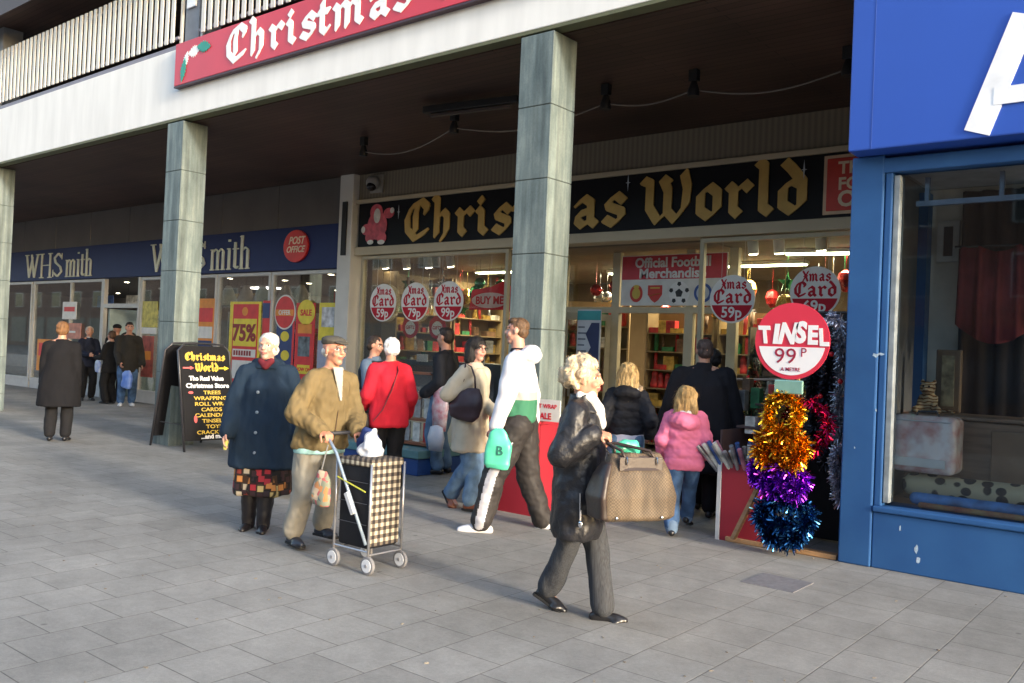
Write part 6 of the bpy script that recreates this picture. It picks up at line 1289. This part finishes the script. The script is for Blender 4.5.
m = MB(); m.tube([(-.02, 0, .22), (.02, .02, .42-.0)], .005, 6); m.build('strap', M('strap_grey', (.2, .2, .2), .7), t2, local=True)
m = MB(); m.loft([(0, 0, 0, .1, .07), (0, 0, .05, .11, .075), (0, 0, .1, .07, .05), (0, 0, .16, .03, .03), (.02, 0, .19, .012, .012)], 16); o = organic(m, 'plastic_bag', M('plastic_white', (.6, .62, .66), .35, var=.2, scale=16), None, vox=.008, smooth=1, amp=.02, fs=(16, 16, 16)); o.location = (-4.63, 4.2, .76); tagp(o, 'white plastic bag on top of the tartan trolley', 'plastic bag')
m = MB(); m.loft([(0, 0, 0, .08, .06), (0, 0, .1, .09, .07), (0, 0, .18, .04, .03)], 16); o = organic(m, 'blue_bag', cloth('bag_navy', (.03, .05, .16), .7), None, vox=.01, smooth=1, amp=.02, fs=(12, 12, 12)); o.location = (-4.74, 4.27, .76); tagp(o, 'dark blue bag tucked behind the trolley handle', 'bag')

# ---- elderly woman in navy coat and patterned skirt
h = 1.60; po = G(260, 529)
p = Person('white haired woman in long navy coat and patchwork skirt beside the man in the cap', (po.x, po.y), -46, h, feet=(G(262, 531), G(248, 528)), hands={'R': ('l', .09, -.165, .50), 'L': ('l', .03, .17, .5)}, head_yaw=-12, head_pitch=-3, vox=.006, sk=('pale', (.48, .30, .23)), bulk=1.15, shoulders=1.12)
p.body()
navy = cloth('navy_coat', (.012, .025, .046), .85, bump=.45)
p.top('coat', navy, [(.315, .12, .168, 0), (.33, .128, .175, 0), (.45, .12, .165, 0), (.6, .108, .15, 0), (.72, .1, .142, 0), (.79, .08, .115, 0), (.835, .05, .055, 0)], sleeve=(.062, .054, .046), amp=.013, fs=(8, 8, 3.5), seed=12, vox=.010, fine=.4, hood=((-.035, 0, .835), (.055, .095, .04)))
m = MB(); m.loft([(p.neck.x+.012, 0, .815*h, .092, .12), (p.neck.x, 0, .845*h, .085, .105), (p.neck.x-.005, 0, .865*h, .08, .1)], 24); organic(m, 'collar', navy, p.t, vox=.01, smooth=2, amp=.008, fs=(14, 14, 14))
m = MB(); m.chain([(p.neck.x+.06, -.04, .855*h), (p.neck.x+.088, 0, .83*h), (p.neck.x+.06, .04, .855*h)], [.028, .032, .028]); organic(m, 'scarf', cloth('scarf_wine', (.14, .02, .03)), p.t, vox=.008, smooth=1)
for z in (.7, .6, .5, .4): MB().ell((p.cx(z*h)+.108*h+.03*(1 if z < .6 else .3)-.012, -.035, z*h), (.006, .013, .013)).build('button', M('button_grey', (.2, .24, .28), .3), p.t, local=True)
def patch(n, b, tc, L):
    v = n.nodes.new('ShaderNodeTexVoronoi'); v.distance = 'CHEBYCHEV'; v.inputs['Randomness'].default_value = .5; v.inputs['Scale'].default_value = 17; L(tc.outputs['Object'], v.inputs[0]); r = n.nodes.new('ShaderNodeValToRGB'); r.color_ramp.interpolation = 'CONSTANT'; sx = n.nodes.new('ShaderNodeSeparateColor'); L(v.outputs['Color'], sx.inputs[0]); L(sx.outputs[0], r.inputs[0]); e = r.color_ramp.elements
    e[0].color = (.03, .012, .015, 1); e[1].position = .28; e[1].color = (.33, .02, .03, 1)
    for q, c in ((.42, (.5, .2, .05, 1)), (.55, (.025, .015, .02, 1)), (.7, (.5, .38, .15, 1)), (.82, (.5, .42, .3, 1)), (.9, (.2, .03, .02, 1))): k = e.new(q); k.color = c
    d = n.nodes.new('ShaderNodeMapRange'); d.inputs[1].default_value = .36; d.inputs[2].default_value = .42; d.inputs[3].default_value = 1; d.inputs[4].default_value = .08; L(v.outputs['Distance'], d.inputs[0])
    s_ = n.nodes.new('ShaderNodeVectorMath'); s_.operation = 'SCALE'; L(r.outputs[0], s_.inputs[0]); L(d.outputs[0], s_.inputs['Scale']); L(s_.outputs[0], b.inputs['Base Color'])
m = MB(); m.loft([(0, 0, .18*h, .112*h, .138*h), (0, 0, .2*h, .116*h, .142*h), (0, 0, .36*h, .105*h, .135*h)], 30, e=2.4); organic(m, 'skirt', node_mat('patchwork', patch, rough=.85), p.t, vox=.011, smooth=2, amp=.016, fs=(11, 11, 2))
m = MB()
for q in (1, -1): organic(MB().chain([p.knee[q], p.ank[q]+Vector((0, 0, .02)), p.ank[q]-Vector((0, 0, .02))], [.05*h, .036*h, .034*h]), 'boot_leg', M('boot_black', (.014, .012, .014), .45), p.t, vox=.01, smooth=2, amp=.005, fs=(20, 20, 20))
p.shoes(M('boot_black', (.014, .012, .014), .45)); p.hair(hair_m('white2', (.62, .58, .52)), 'fringe', seed=3)
m = MB(); w_ = p.wri[-1]; m.cap(w_+Vector((.03, 0, -.08)), w_+Vector((.05, 0, -.13)), .022, .016); m.build('gloves', cloth('glove_yellow', (.5, .45, .12)), p.t, local=True, smooth=True)

# ---- youth in white hoodie with green bag
h = 1.83; po = G(516, 529)
ft = (G(479, 532), G(543, 528))
p = Person('youth in white and green hooded top and track pants striding left past the pillar', (po.x, po.y), 204, h, feet=(ft[0], ft[1]), hands={'L': on(495, 428, 5.75), 'R': ('l', -.02, -.17, .47)}, hs=.225/.23, drop=.03, lean=.02, head_yaw=8, vox=.007, brow=BRD, heel=(0, .5), sk=('young', (.46, .27, .20)))
p.body(hand={1: (Vector((.2, 0, -1)), Vector((0, -1, 0)), .9)})
def hoodie(n, b, tc, L):
    sp = n.nodes.new('ShaderNodeSeparateXYZ'); L(tc.outputs['Object'], sp.inputs[0]); r = n.nodes.new('ShaderNodeValToRGB'); r.color_ramp.interpolation = 'CONSTANT'; mr = n.nodes.new('ShaderNodeMapRange'); mr.inputs[1].default_value = .8; mr.inputs[2].default_value = 1.6; L(sp.outputs[2], mr.inputs[0]); L(mr.outputs[0], r.inputs[0]); e = r.color_ramp.elements
    e[0].color = (.03, .15, .085, 1); e[1].position = .40; e[1].color = (.36, .34, .33, 1); k = e.new(.485); k.color = (.60, .60, .64, 1); L(r.outputs[0], b.inputs['Base Color'])
hood_w = cloth('hoodie_white', (.60, .60, .64), .85)
p.top('hooded_top', node_mat('hoodie_panels', hoodie, rough=.85), [(.50, .062, .092, 0), (.515, .074, .1, 0), (.6, .076, .1, 0), (.7, .078, .104, 0), (.79, .068, .1, 0), (.83, .04, .045, 0)], sleeve=(.05, .04, .034), sleeves=False, amp=.010, fs=(8, 8, 5), seed=21, hood=((-.055, 0, .825), (.055, .075, .045)), vox=.010)
for q in (1, -1):
    m = MB(); m.chain([p.sho[q]-Vector((0, 0, .014*h)), p.elb[q], p.wri[q]+(p.elb[q]-p.wri[q])*.08], [.053*h, .043*h, .035*h], 14); organic(m, 'sleeve', hood_w, p.t, vox=.010, smooth=3, amp=.014, fs=(10, 10, 8), seed=q)
    e_ = p.wri[q]+(p.elb[q]-p.wri[q])*.1; MB().cap(e_, p.wri[q], .03*h*.9, .028*h*.8).build('cuff', cloth('cuff_black', (.015, .015, .02)), p.t, local=True, smooth=True)
m = MB(); m.loft([(p.neck.x+.01, 0, .835*h, .075, .085), (p.neck.x, 0, .855*h, .068, .072)], 22); organic(m, 'collar_band', cloth('cuff_black', (.015, .015, .02)), p.t, vox=.009, smooth=1)
tp = p.trousers(cloth('track_pants', (.03, .027, .027), .6, bump=.2), r=(.073, .058, .050), amp=.009, fs=(8, 8, 9), seed=9, vox=.010, stripe=cloth('stripe_white', (.42, .42, .46), .6))
p.shoes(M('trainer_white', (.62, .62, .64), .5, var=.1), sole=M('trainer_sole', (.02, .02, .03), .7), sz=1.12, name='trainer')
p.hair(hair_m('brown', (.10, .058, .032)), 'short', seed=2)
gb = on(498, 451, 5.72); t2 = thing('carrier_bag', 'mint green carrier bag in the hand of the youth in the white hoodie', 'carrier bag', (gb.x, gb.y, gb.z-.15), R(30))
m = MB(); m.loft([(0, 0, 0, .09, .025), (0, 0, .04, .115, .045), (0, 0, .2, .11, .04), (0, 0, .3, .07, .02), (0, 0, .34, .03, .015)], 20, e=3); organic(m, 'sack', M('plastic_mint', (.08, .48, .32), .35, var=.15, scale=9), t2, vox=.008, smooth=2, amp=.014, fs=(10, 10, 8))
m = MB(); text(m, 'B', .11, (.02, -.048, .12), off=.01, d=.002); m.build('print', M('print_dark_green', (.02, .12, .1), .5), t2, local=True)

# ---- woman in cream coat with dark shoulder bag
h = 1.66; po = G(467, 509)
p = Person('woman in cream coat with black hair, glasses and dark shoulder bag', (po.x, po.y), 8, h, feet=(G(470, 512), tuple(on(452, 494, po.y-.05))), hands={'R': on(470, 383, po.y-.12), 'L': on(494, 412, po.y+.05)}, lean=.01, head_yaw=-16, vox=.0065, heel=(0, .9), sk=('fair2', (.46, .28, .215)), brow=BRD, elbow_pole={'R': (-.6, -.7, -1)})
p.body(hand={-1: (Vector((.3, .3, .8)), Vector((-.8, .4, 0)), .9)})
cream_c = cloth('cream_coat', (.44, .39, .30), .85, bump=.5)
p.top('coat', cream_c, [(.335, .095, .122, 0), (.35, .103, .13, 0), (.5, .095, .125, 0), (.62, .085, .115, 0), (.73, .085, .118, 0), (.8, .068, .1, 0), (.84, .042, .045, 0)], sleeve=(.056, .047, .038), amp=.010, fs=(8, 8, 4), seed=31, vox=.010, fine=.4)
m = MB(); m.loft([(p.neck.x+.015, 0, .815*h, .09, .11), (p.neck.x, 0, .85*h, .066, .075)], 24); organic(m, 'collar', cream_c, p.t, vox=.01, smooth=2, amp=.006, fs=(14, 14, 14))
jean = cloth('denim', (.10, .17, .27), .85, var=.35, scale=9)
p.trousers(jean, r=(.06, .045, .042), flare=.006, amp=.009, seed=33); p.shoes(M('shoe_brown', (.16, .055, .03), .4), sole=M('sole_black', (.01, .01, .01), .7))
p.hair(hair_m('black', (.014, .012, .012)), 'bob', seed=5); p.glasses(M('rim_black', (.01, .01, .01), .3))
sbp = on(466, 403, po.y-.2); t2 = thing('shoulder_bag', 'dark purple slouchy bag on the shoulder of the woman in the cream coat', 'bag', (sbp.x, sbp.y, sbp.z-.17), R(20)); pur = M('bag_aubergine', (.035, .018, .025), .5, var=.3, scale=9, bump=.4, bscale=30)
m = MB(); m.loft([(0, 0, 0, .08, .03), (0, 0, .04, .15, .06), (0, 0, .14, .17, .07), (.03, 0, .24, .13, .05), (.07, 0, .31, .06, .03)], 24); organic(m, 'body', pur, t2, vox=.009, smooth=3, amp=.016, fs=(8, 8, 8))
m = MB(); L2 = MW[t2.name].inverted(); s1 = L2 @ (MW[p.t.name] @ (p.sho[-1]+Vector((.02, -.02, .085)))); m.tube([(-.08, 0, .24), (-.02+s1.x*.4, 0, .24+.5*(s1.z-.24)), s1+Vector((.0, -.02, 0)), (s1.x+.06, s1.y-.02, s1.z-.03), (.09, -.03, .42), (.09, 0, .29)], .009, 8); m.build('strap', pur, t2, local=True, smooth=True)

# ---- white haired woman in the red coat, seen from behind
h = 1.63; po = G(385, 497)
p = Person('white haired person in bright red coat seen from behind, dark strap across the back', (po.x, po.y), 152, h, head_yaw=4, vox=.0075, shoulders=.98, bulk=1.0, hands={'R': ('l', .1, -.15, .52), 'L': ('l', .14, .14, .55)})
p.body(); redc = cloth('red_coat', (.52, .018, .035), .85, bump=.35)
p.top('coat', redc, [(.44, .082, .115, 0), (.455, .092, .124, 0), (.55, .09, .12, 0), (.66, .086, .116, 0), (.76, .08, .116, 0), (.81, .062, .098, 0), (.845, .045, .05, 0)], sleeve=(.058, .05, .042), amp=.010, seed=41, vox=.010)
p.trousers(cloth('black_trousers', (.012, .012, .014)), r=(.066, .05, .046)); p.shoes(M('shoe_black', (.012, .012, .014), .3)); p.hair(hair_m('snow', (.72, .7, .68)), 'soft', seed=7)
m = MB(); pts_ = [(p.cx(.84*h), .05, .845*h), (-.12, .045, .79*h), (-.165, -.02, .68*h), (-.168, -.11, .55*h), (-.13, -.19, .48*h)]; pts_ = [(x, -y, z) for x, y, z in pts_]; strap_mesh(m, pts_, .022, .006, (1, 0, 0)); m.build('bag_strap', M('strap_wine', (.12, .012, .02), .6), p.t, local=True)
m = MB(); m.loft([(0, 0, 0, .06, .035), (0, 0, .1, .08, .045), (0, 0, .2, .06, .03)], 16, e=3); m.v = [v+Vector((-.02, .25, .40*h)) for v in m.v]; o = organic(m, 'hip_bag', cloth('bag_black', (.014, .012, .014), .5), None, vox=.01, smooth=2); o.matrix_world = MW[p.t.name]; tagp(o, 'black bag hanging at the left hip of the person in red', 'bag')

# ---- man in black jacket by the card rack
h = 1.80; po = G(441, 474)
p = Person('dark haired man in black jacket and jeans standing behind the card rack', (po.x, po.y), 196, h, head_yaw=-6, vox=.009, brow=BRD, hands={'L': ('l', .1, .1, .55), 'R': ('l', .12, -.1, .56)})
p.body(); bj = cloth('black_jacket', (.012, .013, .018), .7)
p.top('jacket', bj, [(.48, .075, .11, 0), (.6, .078, .112, 0), (.74, .08, .115, 0), (.81, .06, .09, 0), (.845, .045, .05, 0)], sleeve=(.054, .046, .038), seed=51, vox=.012); p.trousers(jean, vox=.012); p.shoes(MATS['shoe_black']); p.hair(hair_m('dark', (.03, .02, .015)), 'short', seed=9)
m = MB(); m.prism([(-.035, 1.22), (.035, 1.22), (.035, 1.235), (-.035, 1.235)], (p.cx(1.3)+.15, .05, 0), Vector((0, 1, 0)), Z, .004); m.build('chest_badge', MATS['bead_white'], p.t, local=True)

# ---- person half hidden behind the red coat
h = 1.66; po = Vector((-7.75, 7.0, 0))
p = Person('dark haired person with grey blue sleeve half hidden behind the person in red', (po.x, po.y), 20, h, vox=.009, brow=BRD, hands={'R': ('l', .17, -.08, .66), 'L': ('l', .1, .1, .56)}, head_pitch=12)
p.body(); p.top('jacket', cloth('slate_jacket', (.10, .14, .2)), [(.46, .08, .115, 0), (.6, .08, .115, 0), (.74, .08, .115, 0), (.81, .06, .09, 0), (.845, .045, .05, 0)], seed=61, vox=.012); p.trousers(cloth('black_trousers', (.012, .012, .014)), vox=.012); p.shoes(MATS['shoe_black']); p.hair(MATS['hair_dark'], 'soft', seed=2)
m = MB(); m.loft([(0, 0, .62*h, .09*h, .125*h), (0, 0, .75*h, .093*h, .13*h), (0, 0, .82*h, .065*h, .1*h)], 24); organic(m, 'dark_waistcoat', cloth('black_jacket', (.012, .013, .018), .7), p.t, vox=.012, smooth=2, amp=.008)

# ---- girl in black padded jacket with white hood
h = 1.47; po = G(622, 520)
p = Person('blonde girl in black padded jacket with white hood, back to the camera', (po.x, po.y), 122, h, hs=.95, vox=.0075, hands={'R': ('l', .06, -.15, .55), 'L': ('l', .06, .15, .55)})
p.body(); pad = M('padded_black', (.010, .011, .016), .7, var=.3, scale=7, spec=.25, bump=.5, bscale=18, dist=.01)
def wave_rings(z0, z1, rx, ry, n, a=.006): return [(z0+(z1-z0)*k/(n*4), rx+a*abs(math.sin(PI*k/4)), ry+a*abs(math.sin(PI*k/4)), 0) for k in range(n*4+1)]
p.top('padded_jacket', pad, wave_rings(.545, .80, .076, .118, 5)+[(.835, .05, .055, 0)], sleeve=(.06, .054, .045), amp=.012, fs=(8, 8, 14), seed=71, vox=.009, hood=((-.06, 0, .815), (.055, .09, .045)))
m = MB(); m.loft([(0, 0, .485*h, .075*h, .108*h), (0, 0, .56*h, .078*h, .112*h)], 26); organic(m, 'shirt_tail', cloth('shirt_lilac', (.52, .52, .62)), p.t, vox=.01, smooth=2, amp=.008)
m = MB(); m.chain([(p.neck.x-.045, -.085, .835*h), (p.neck.x-.095, -.045, .815*h), (p.neck.x-.105, 0, .808*h), (p.neck.x-.095, .045, .815*h), (p.neck.x-.045, .085, .835*h)], [.03, .036, .038, .036, .03]); organic(m, 'hood_lining', cloth('lining_white', (.66, .66, .68)), p.t, vox=.008, smooth=1, amp=.012, fs=(18, 18, 18))
m = MB(); m.chain([(p.neck.x+.0, -.11, .84*h), (p.neck.x-.05, -.12, .835*h)], [.028, .024]); organic(m, 'fur_trim', hair_m('fur', (.3, .22, .14)), p.t, vox=.007, smooth=0, amp=.02, fs=(50, 50, 50))
p.trousers(jean, vox=.011); p.shoes(MATS['shoe_black']); p.hair(hair_m('blonde', (.42, .29, .13)), 'long', seed=12)

# ---- man in long black coat, from behind
h = 1.74; po = G(698, 517)
p = Person('man in long black coat seen from behind, walking into the shop', (po.x, po.y), 118, h, vox=.0075, shoulders=1.32, bulk=1.25, hands={'L': ('l', .03, .22, .48), 'R': ('l', .03, -.21, .48)}, head_yaw=8)
p.body(); bc_ = cloth('long_coat_black', (.014, .014, .018), .85, bump=.4)
p.top('long_coat', bc_, [(.25, .11, .16, 0), (.27, .12, .17, 0), (.45, .115, .17, 0), (.6, .11, .168, 0), (.74, .1, .168, 0), (.8, .076, .135, 0), (.85, .05, .06, 0)], sleeve=(.064, .054, .044), seed=81, vox=.011, amp=.012, fs=(8, 8, 2.5)); p.trousers(cloth('black_trousers', (.012, .012, .014))); p.shoes(MATS['shoe_black'])
m = MB(); m.loft([(p.neck.x+.01, 0, .79*h, .095, .13), (p.neck.x, 0, .835*h, .082, .09), (p.neck.x-.005, 0, .865*h, .07, .072)], 24); organic(m, 'collar', bc_, p.t, vox=.01, smooth=2)
p.hair(hair_m('greybrown', (.07, .05, .045)), 'short', seed=10)
# ---- second head beyond him
h = 1.66; po = Vector((-4.12, 8.35, 0))
p = Person('dark haired person just beyond the man in the long black coat', (po.x, po.y), 110, h, vox=.01)
p.body(); p.top('coat', bc_, [(.3, .09, .13, 0), (.5, .09, .13, 0), (.74, .085, .12, 0), (.81, .06, .09, 0), (.845, .045, .05, 0)], seed=91, vox=.014); p.trousers(MATS['cloth_black_trousers'], vox=.014); p.shoes(MATS['shoe_black']); p.hair(hair_m('black', (.014, .012, .012)), 'soft', seed=1)

# ---- small girl in pink
h = 1.29; po = G(681, 534)
p = Person('small blonde girl in pink hooded jacket and jeans, back to the camera', (po.x, po.y), 112, h, feet=(G(671, 537), G(686, 528)), hs=.92, vox=.006, hands={'R': ('l', .12, -.13, .54), 'L': ('l', .08, .15, .53)}, heel=(0, .3))
p.body(); pk_ = cloth('pink_jacket', (.62, .16, .28), .7, bump=.3)
p.top('padded_jacket', pk_, [(.435, .085, .125, 0)]+wave_rings(.45, .78, .092, .13, 5, .008)+[(.83, .055, .065, 0)], sleeve=(.066, .058, .046), amp=.012, fs=(9, 9, 12), seed=101, vox=.008, hood=((-.078, 0, .77), (.062, .105, .065)))
m = MB(); m.chain([(p.neck.x-.03, -.075, .84*h), (p.neck.x-.085, -.035, .825*h), (p.neck.x-.085, .035, .825*h), (p.neck.x-.03, .075, .84*h)], [.02, .022, .022, .02]); organic(m, 'hood_lining', MATS['cloth_lining_white'], p.t, vox=.007, smooth=1, amp=.008, fs=(20, 20, 20))
p.trousers(cloth('denim_dark', (.05, .10, .2), .85, var=.4, scale=9), r=(.06, .05, .046), vox=.009, amp=.012); 
for q in (1, -1): organic(MB().cap(p.ank[q]+Vector((0, 0, .0)), p.ank[q]+Vector((0, 0, .035)), .044*h, .044*h), 'turn_up', cloth('denim_pale', (.12, .18, .27)), p.t, vox=.009, smooth=2)
p.shoes(MATS['shoe_black'], sz=1.1); p.hair(hair_m('blonde2', (.40, .26, .11)), 'long', seed=13)

# ---- people outside the newsagent
h = 1.70; po = G(57, 441)
p = Person('brown haired person in long charcoal coat at the left edge, seen from behind', (po.x, po.y), 150, h, vox=.011, bulk=1.1, shoulders=1.1, brow=BRD)
p.body(); p.top('long_coat', cloth('charcoal_coat', (.008, .008, .010), .9), [(.29, .13, .17, 0), (.45, .12, .16, 0), (.6, .1, .14, 0), (.74, .09, .128, 0), (.8, .07, .105, 0), (.845, .045, .05, 0)], seed=111, vox=.014); p.trousers(MATS['cloth_black_trousers'], vox=.014); p.shoes(MATS['shoe_black']); p.hair(hair_m('auburn', (.16, .08, .035)), 'soft', seed=4)
Yg = 9.75
def gp_pos(px): v = on(px, 400, Yg); return v.x, v.y
h = 1.72; x, y = gp_pos(86)
p = Person('grey haired woman in navy cardigan handing something over outside the newsagent', (x, y), -8, h, vox=.012, hands={'R': ('l', .2, -.06, .62), 'L': ('l', .2, .08, .62)}, head_yaw=-10)
p.body(); p.top('cardigan', cloth('cardigan_navy', (.014, .018, .035)), [(.45, .08, .115, 0), (.6, .078, .11, 0), (.74, .08, .112, 0), (.81, .06, .09, 0), (.845, .045, .05, 0)], seed=121, vox=.014); p.trousers(MATS['cloth_black_trousers'], vox=.014); p.shoes(MATS['shoe_black']); p.hair(hair_m('grey', (.42, .38, .32)), 'soft', seed=5)
m = MB(); m.loft([(p.neck.x+.02, 0, .82*h, .07, .07), (p.neck.x+.01, 0, .855*h, .06, .06)], 16); m.build('white_collar', cloth('scarf_white', (.62, .6, .58)), p.t, local=True, smooth=True)
bp_ = on(98, 366, Yg-.25); m = MB(); m.loft([(0, 0, 0, .1, .04), (0, 0, .22, .1, .04), (0, 0, .27, .05, .02)], 14, e=3); o = organic(m, 'carrier_bag', M('bag_white_blue', (.5, .55, .62), .4, var=.3, scale=5, col2=(.08, .16, .45)), None, vox=.014, smooth=1, amp=.015); o.location = (bp_.x, bp_.y, bp_.z-.14); tagp(o, 'white and blue carrier bag between the two chatting women', 'carrier bag')
h = 1.64; x, y = gp_pos(109)
p = Person('brown haired woman in black suit with white scarf facing the grey haired one', (x, y), 196, h, vox=.012, hands={'L': ('l', .18, .08, .62), 'R': ('l', .2, -.05, .63)}, brow=BRD)
p.body(); p.top('jacket', cloth('suit_black', (.012, .012, .013)), [(.42, .09, .12, 0), (.6, .08, .112, 0), (.74, .082, .114, 0), (.81, .06, .09, 0), (.845, .045, .05, 0)], seed=131, vox=.014); p.trousers(cloth('suit_black', (.012, .012, .013)), r=(.07, .056, .056), vox=.014); p.shoes(MATS['shoe_black']); p.hair(hair_m('chestnut', (.09, .05, .03)), 'soft', seed=6)
m = MB(); m.chain([(p.neck.x+.04, .04, .85*h), (p.neck.x+.1, .05, .78*h), (p.neck.x+.12, .05, .68*h), (p.neck.x+.125, .045, .56*h)], [.035, .04, .035, .03]); organic(m, 'scarf', cloth('scarf_white', (.62, .6, .58)), p.t, vox=.012, smooth=1, amp=.01)
h = 1.84; x, y = gp_pos(126)
p = Person('man in dark hooded coat and jeans carrying a bright blue bag outside the newsagent', (x, y), -20, h, vox=.012, hands={'R': ('l', .12, -.1, .52), 'L': ('l', .05, .15, .5)}, brow=BRD, shoulders=1.1, bulk=1.1)
p.body(); p.top('hooded_coat', cloth('coat_dark_olive', (.025, .024, .022)), [(.4, .1, .13, 0), (.6, .092, .125, 0), (.74, .09, .125, 0), (.81, .065, .1, 0), (.845, .045, .05, 0)], sleeve=(.06, .05, .042), seed=141, vox=.014, hood=((-.05, 0, .83), (.06, .09, .05))); p.trousers(cloth('denim_dark', (.05, .10, .2), .85, var=.4, scale=9), vox=.014); p.shoes(MATS['trainer_white']); p.hair(hair_m('black', (.014, .012, .012)), 'short', seed=8)
bp_ = on(127, 380, Yg-.2); m = MB(); m.loft([(0, 0, 0, .14, .05), (0, 0, .04, .17, .07), (0, 0, .3, .15, .06), (0, 0, .38, .08, .03)], 16, e=3); o = organic(m, 'carrier_bag', M('bag_bright_blue', (.06, .16, .55), .4, var=.3, scale=6, col2=(.2, .3, .6)), None, vox=.014, smooth=1, amp=.02); o.location = (bp_.x, bp_.y, bp_.z-.18); tagp(o, 'bright blue carrier bag held by the man in the hooded coat', 'carrier bag')
h = 1.8; v = on(117, 330, 10.25)
p = Person('person in dark cap half hidden behind the man in the hooded coat', (v.x, v.y), 140, h, vox=.012)
p.body(); p.top('coat', cloth('suit_black', (.012, .012, .013)), [(.42, .09, .12, 0), (.6, .08, .115, 0), (.74, .08, .115, 0), (.81, .06, .09, 0), (.845, .045, .05, 0)], seed=151, vox=.014); p.trousers(MATS['cloth_black_trousers'], vox=.014); p.shoes(MATS['shoe_black'])
m = MB(); rot = p.Hm.to_3x3(); m.ell(p.H(-.012, 0, .062), (.108, .094, .062), rot=rot); m.ell(p.H(.08, 0, .055), (.05, .06, .012), rot=rot); organic(m, 'cap', cloth('suit_black', (.012, .012, .013)), p.t, vox=.01, smooth=2)

# ---- black wheeled bag behind the man in the cap
b0 = G(288, 497); t = thing('wheeled_bag', 'low black wheeled bag seen behind the legs of the man in the cap', 'wheeled bag', (b0.x, b0.y, 0), R(15))
m = MB(); m.box(-.1, .1, -.13, .13, .06, .36); m.build('bag', cloth('bag_black', (.014, .012, .014), .5), t, local=True, bevel=.03, seg=3, smooth=True, angle=50)
for q in (-1, 1): wo = MB().tube([(-.13, q*.1-.015, .06), (-.13, q*.1+.015, .06)], .06, 20).build('wheel', M('tyre_black', (.02, .02, .022), .7), t, local=True, bevel=.006); MB().tube([(-.13, q*.1-.019, .06), (-.13, q*.1+.019, .06)], .03, 16).build('rim', M('rim_grey', (.1, .12, .15), .5), wo, local=True)
m = MB(); m.tube([(.1, -.1, .3), (.14, -.1, .75), (.14, .1, .75), (.1, .1, .3)], .009, 8); m.build('handle', black, t, local=True)
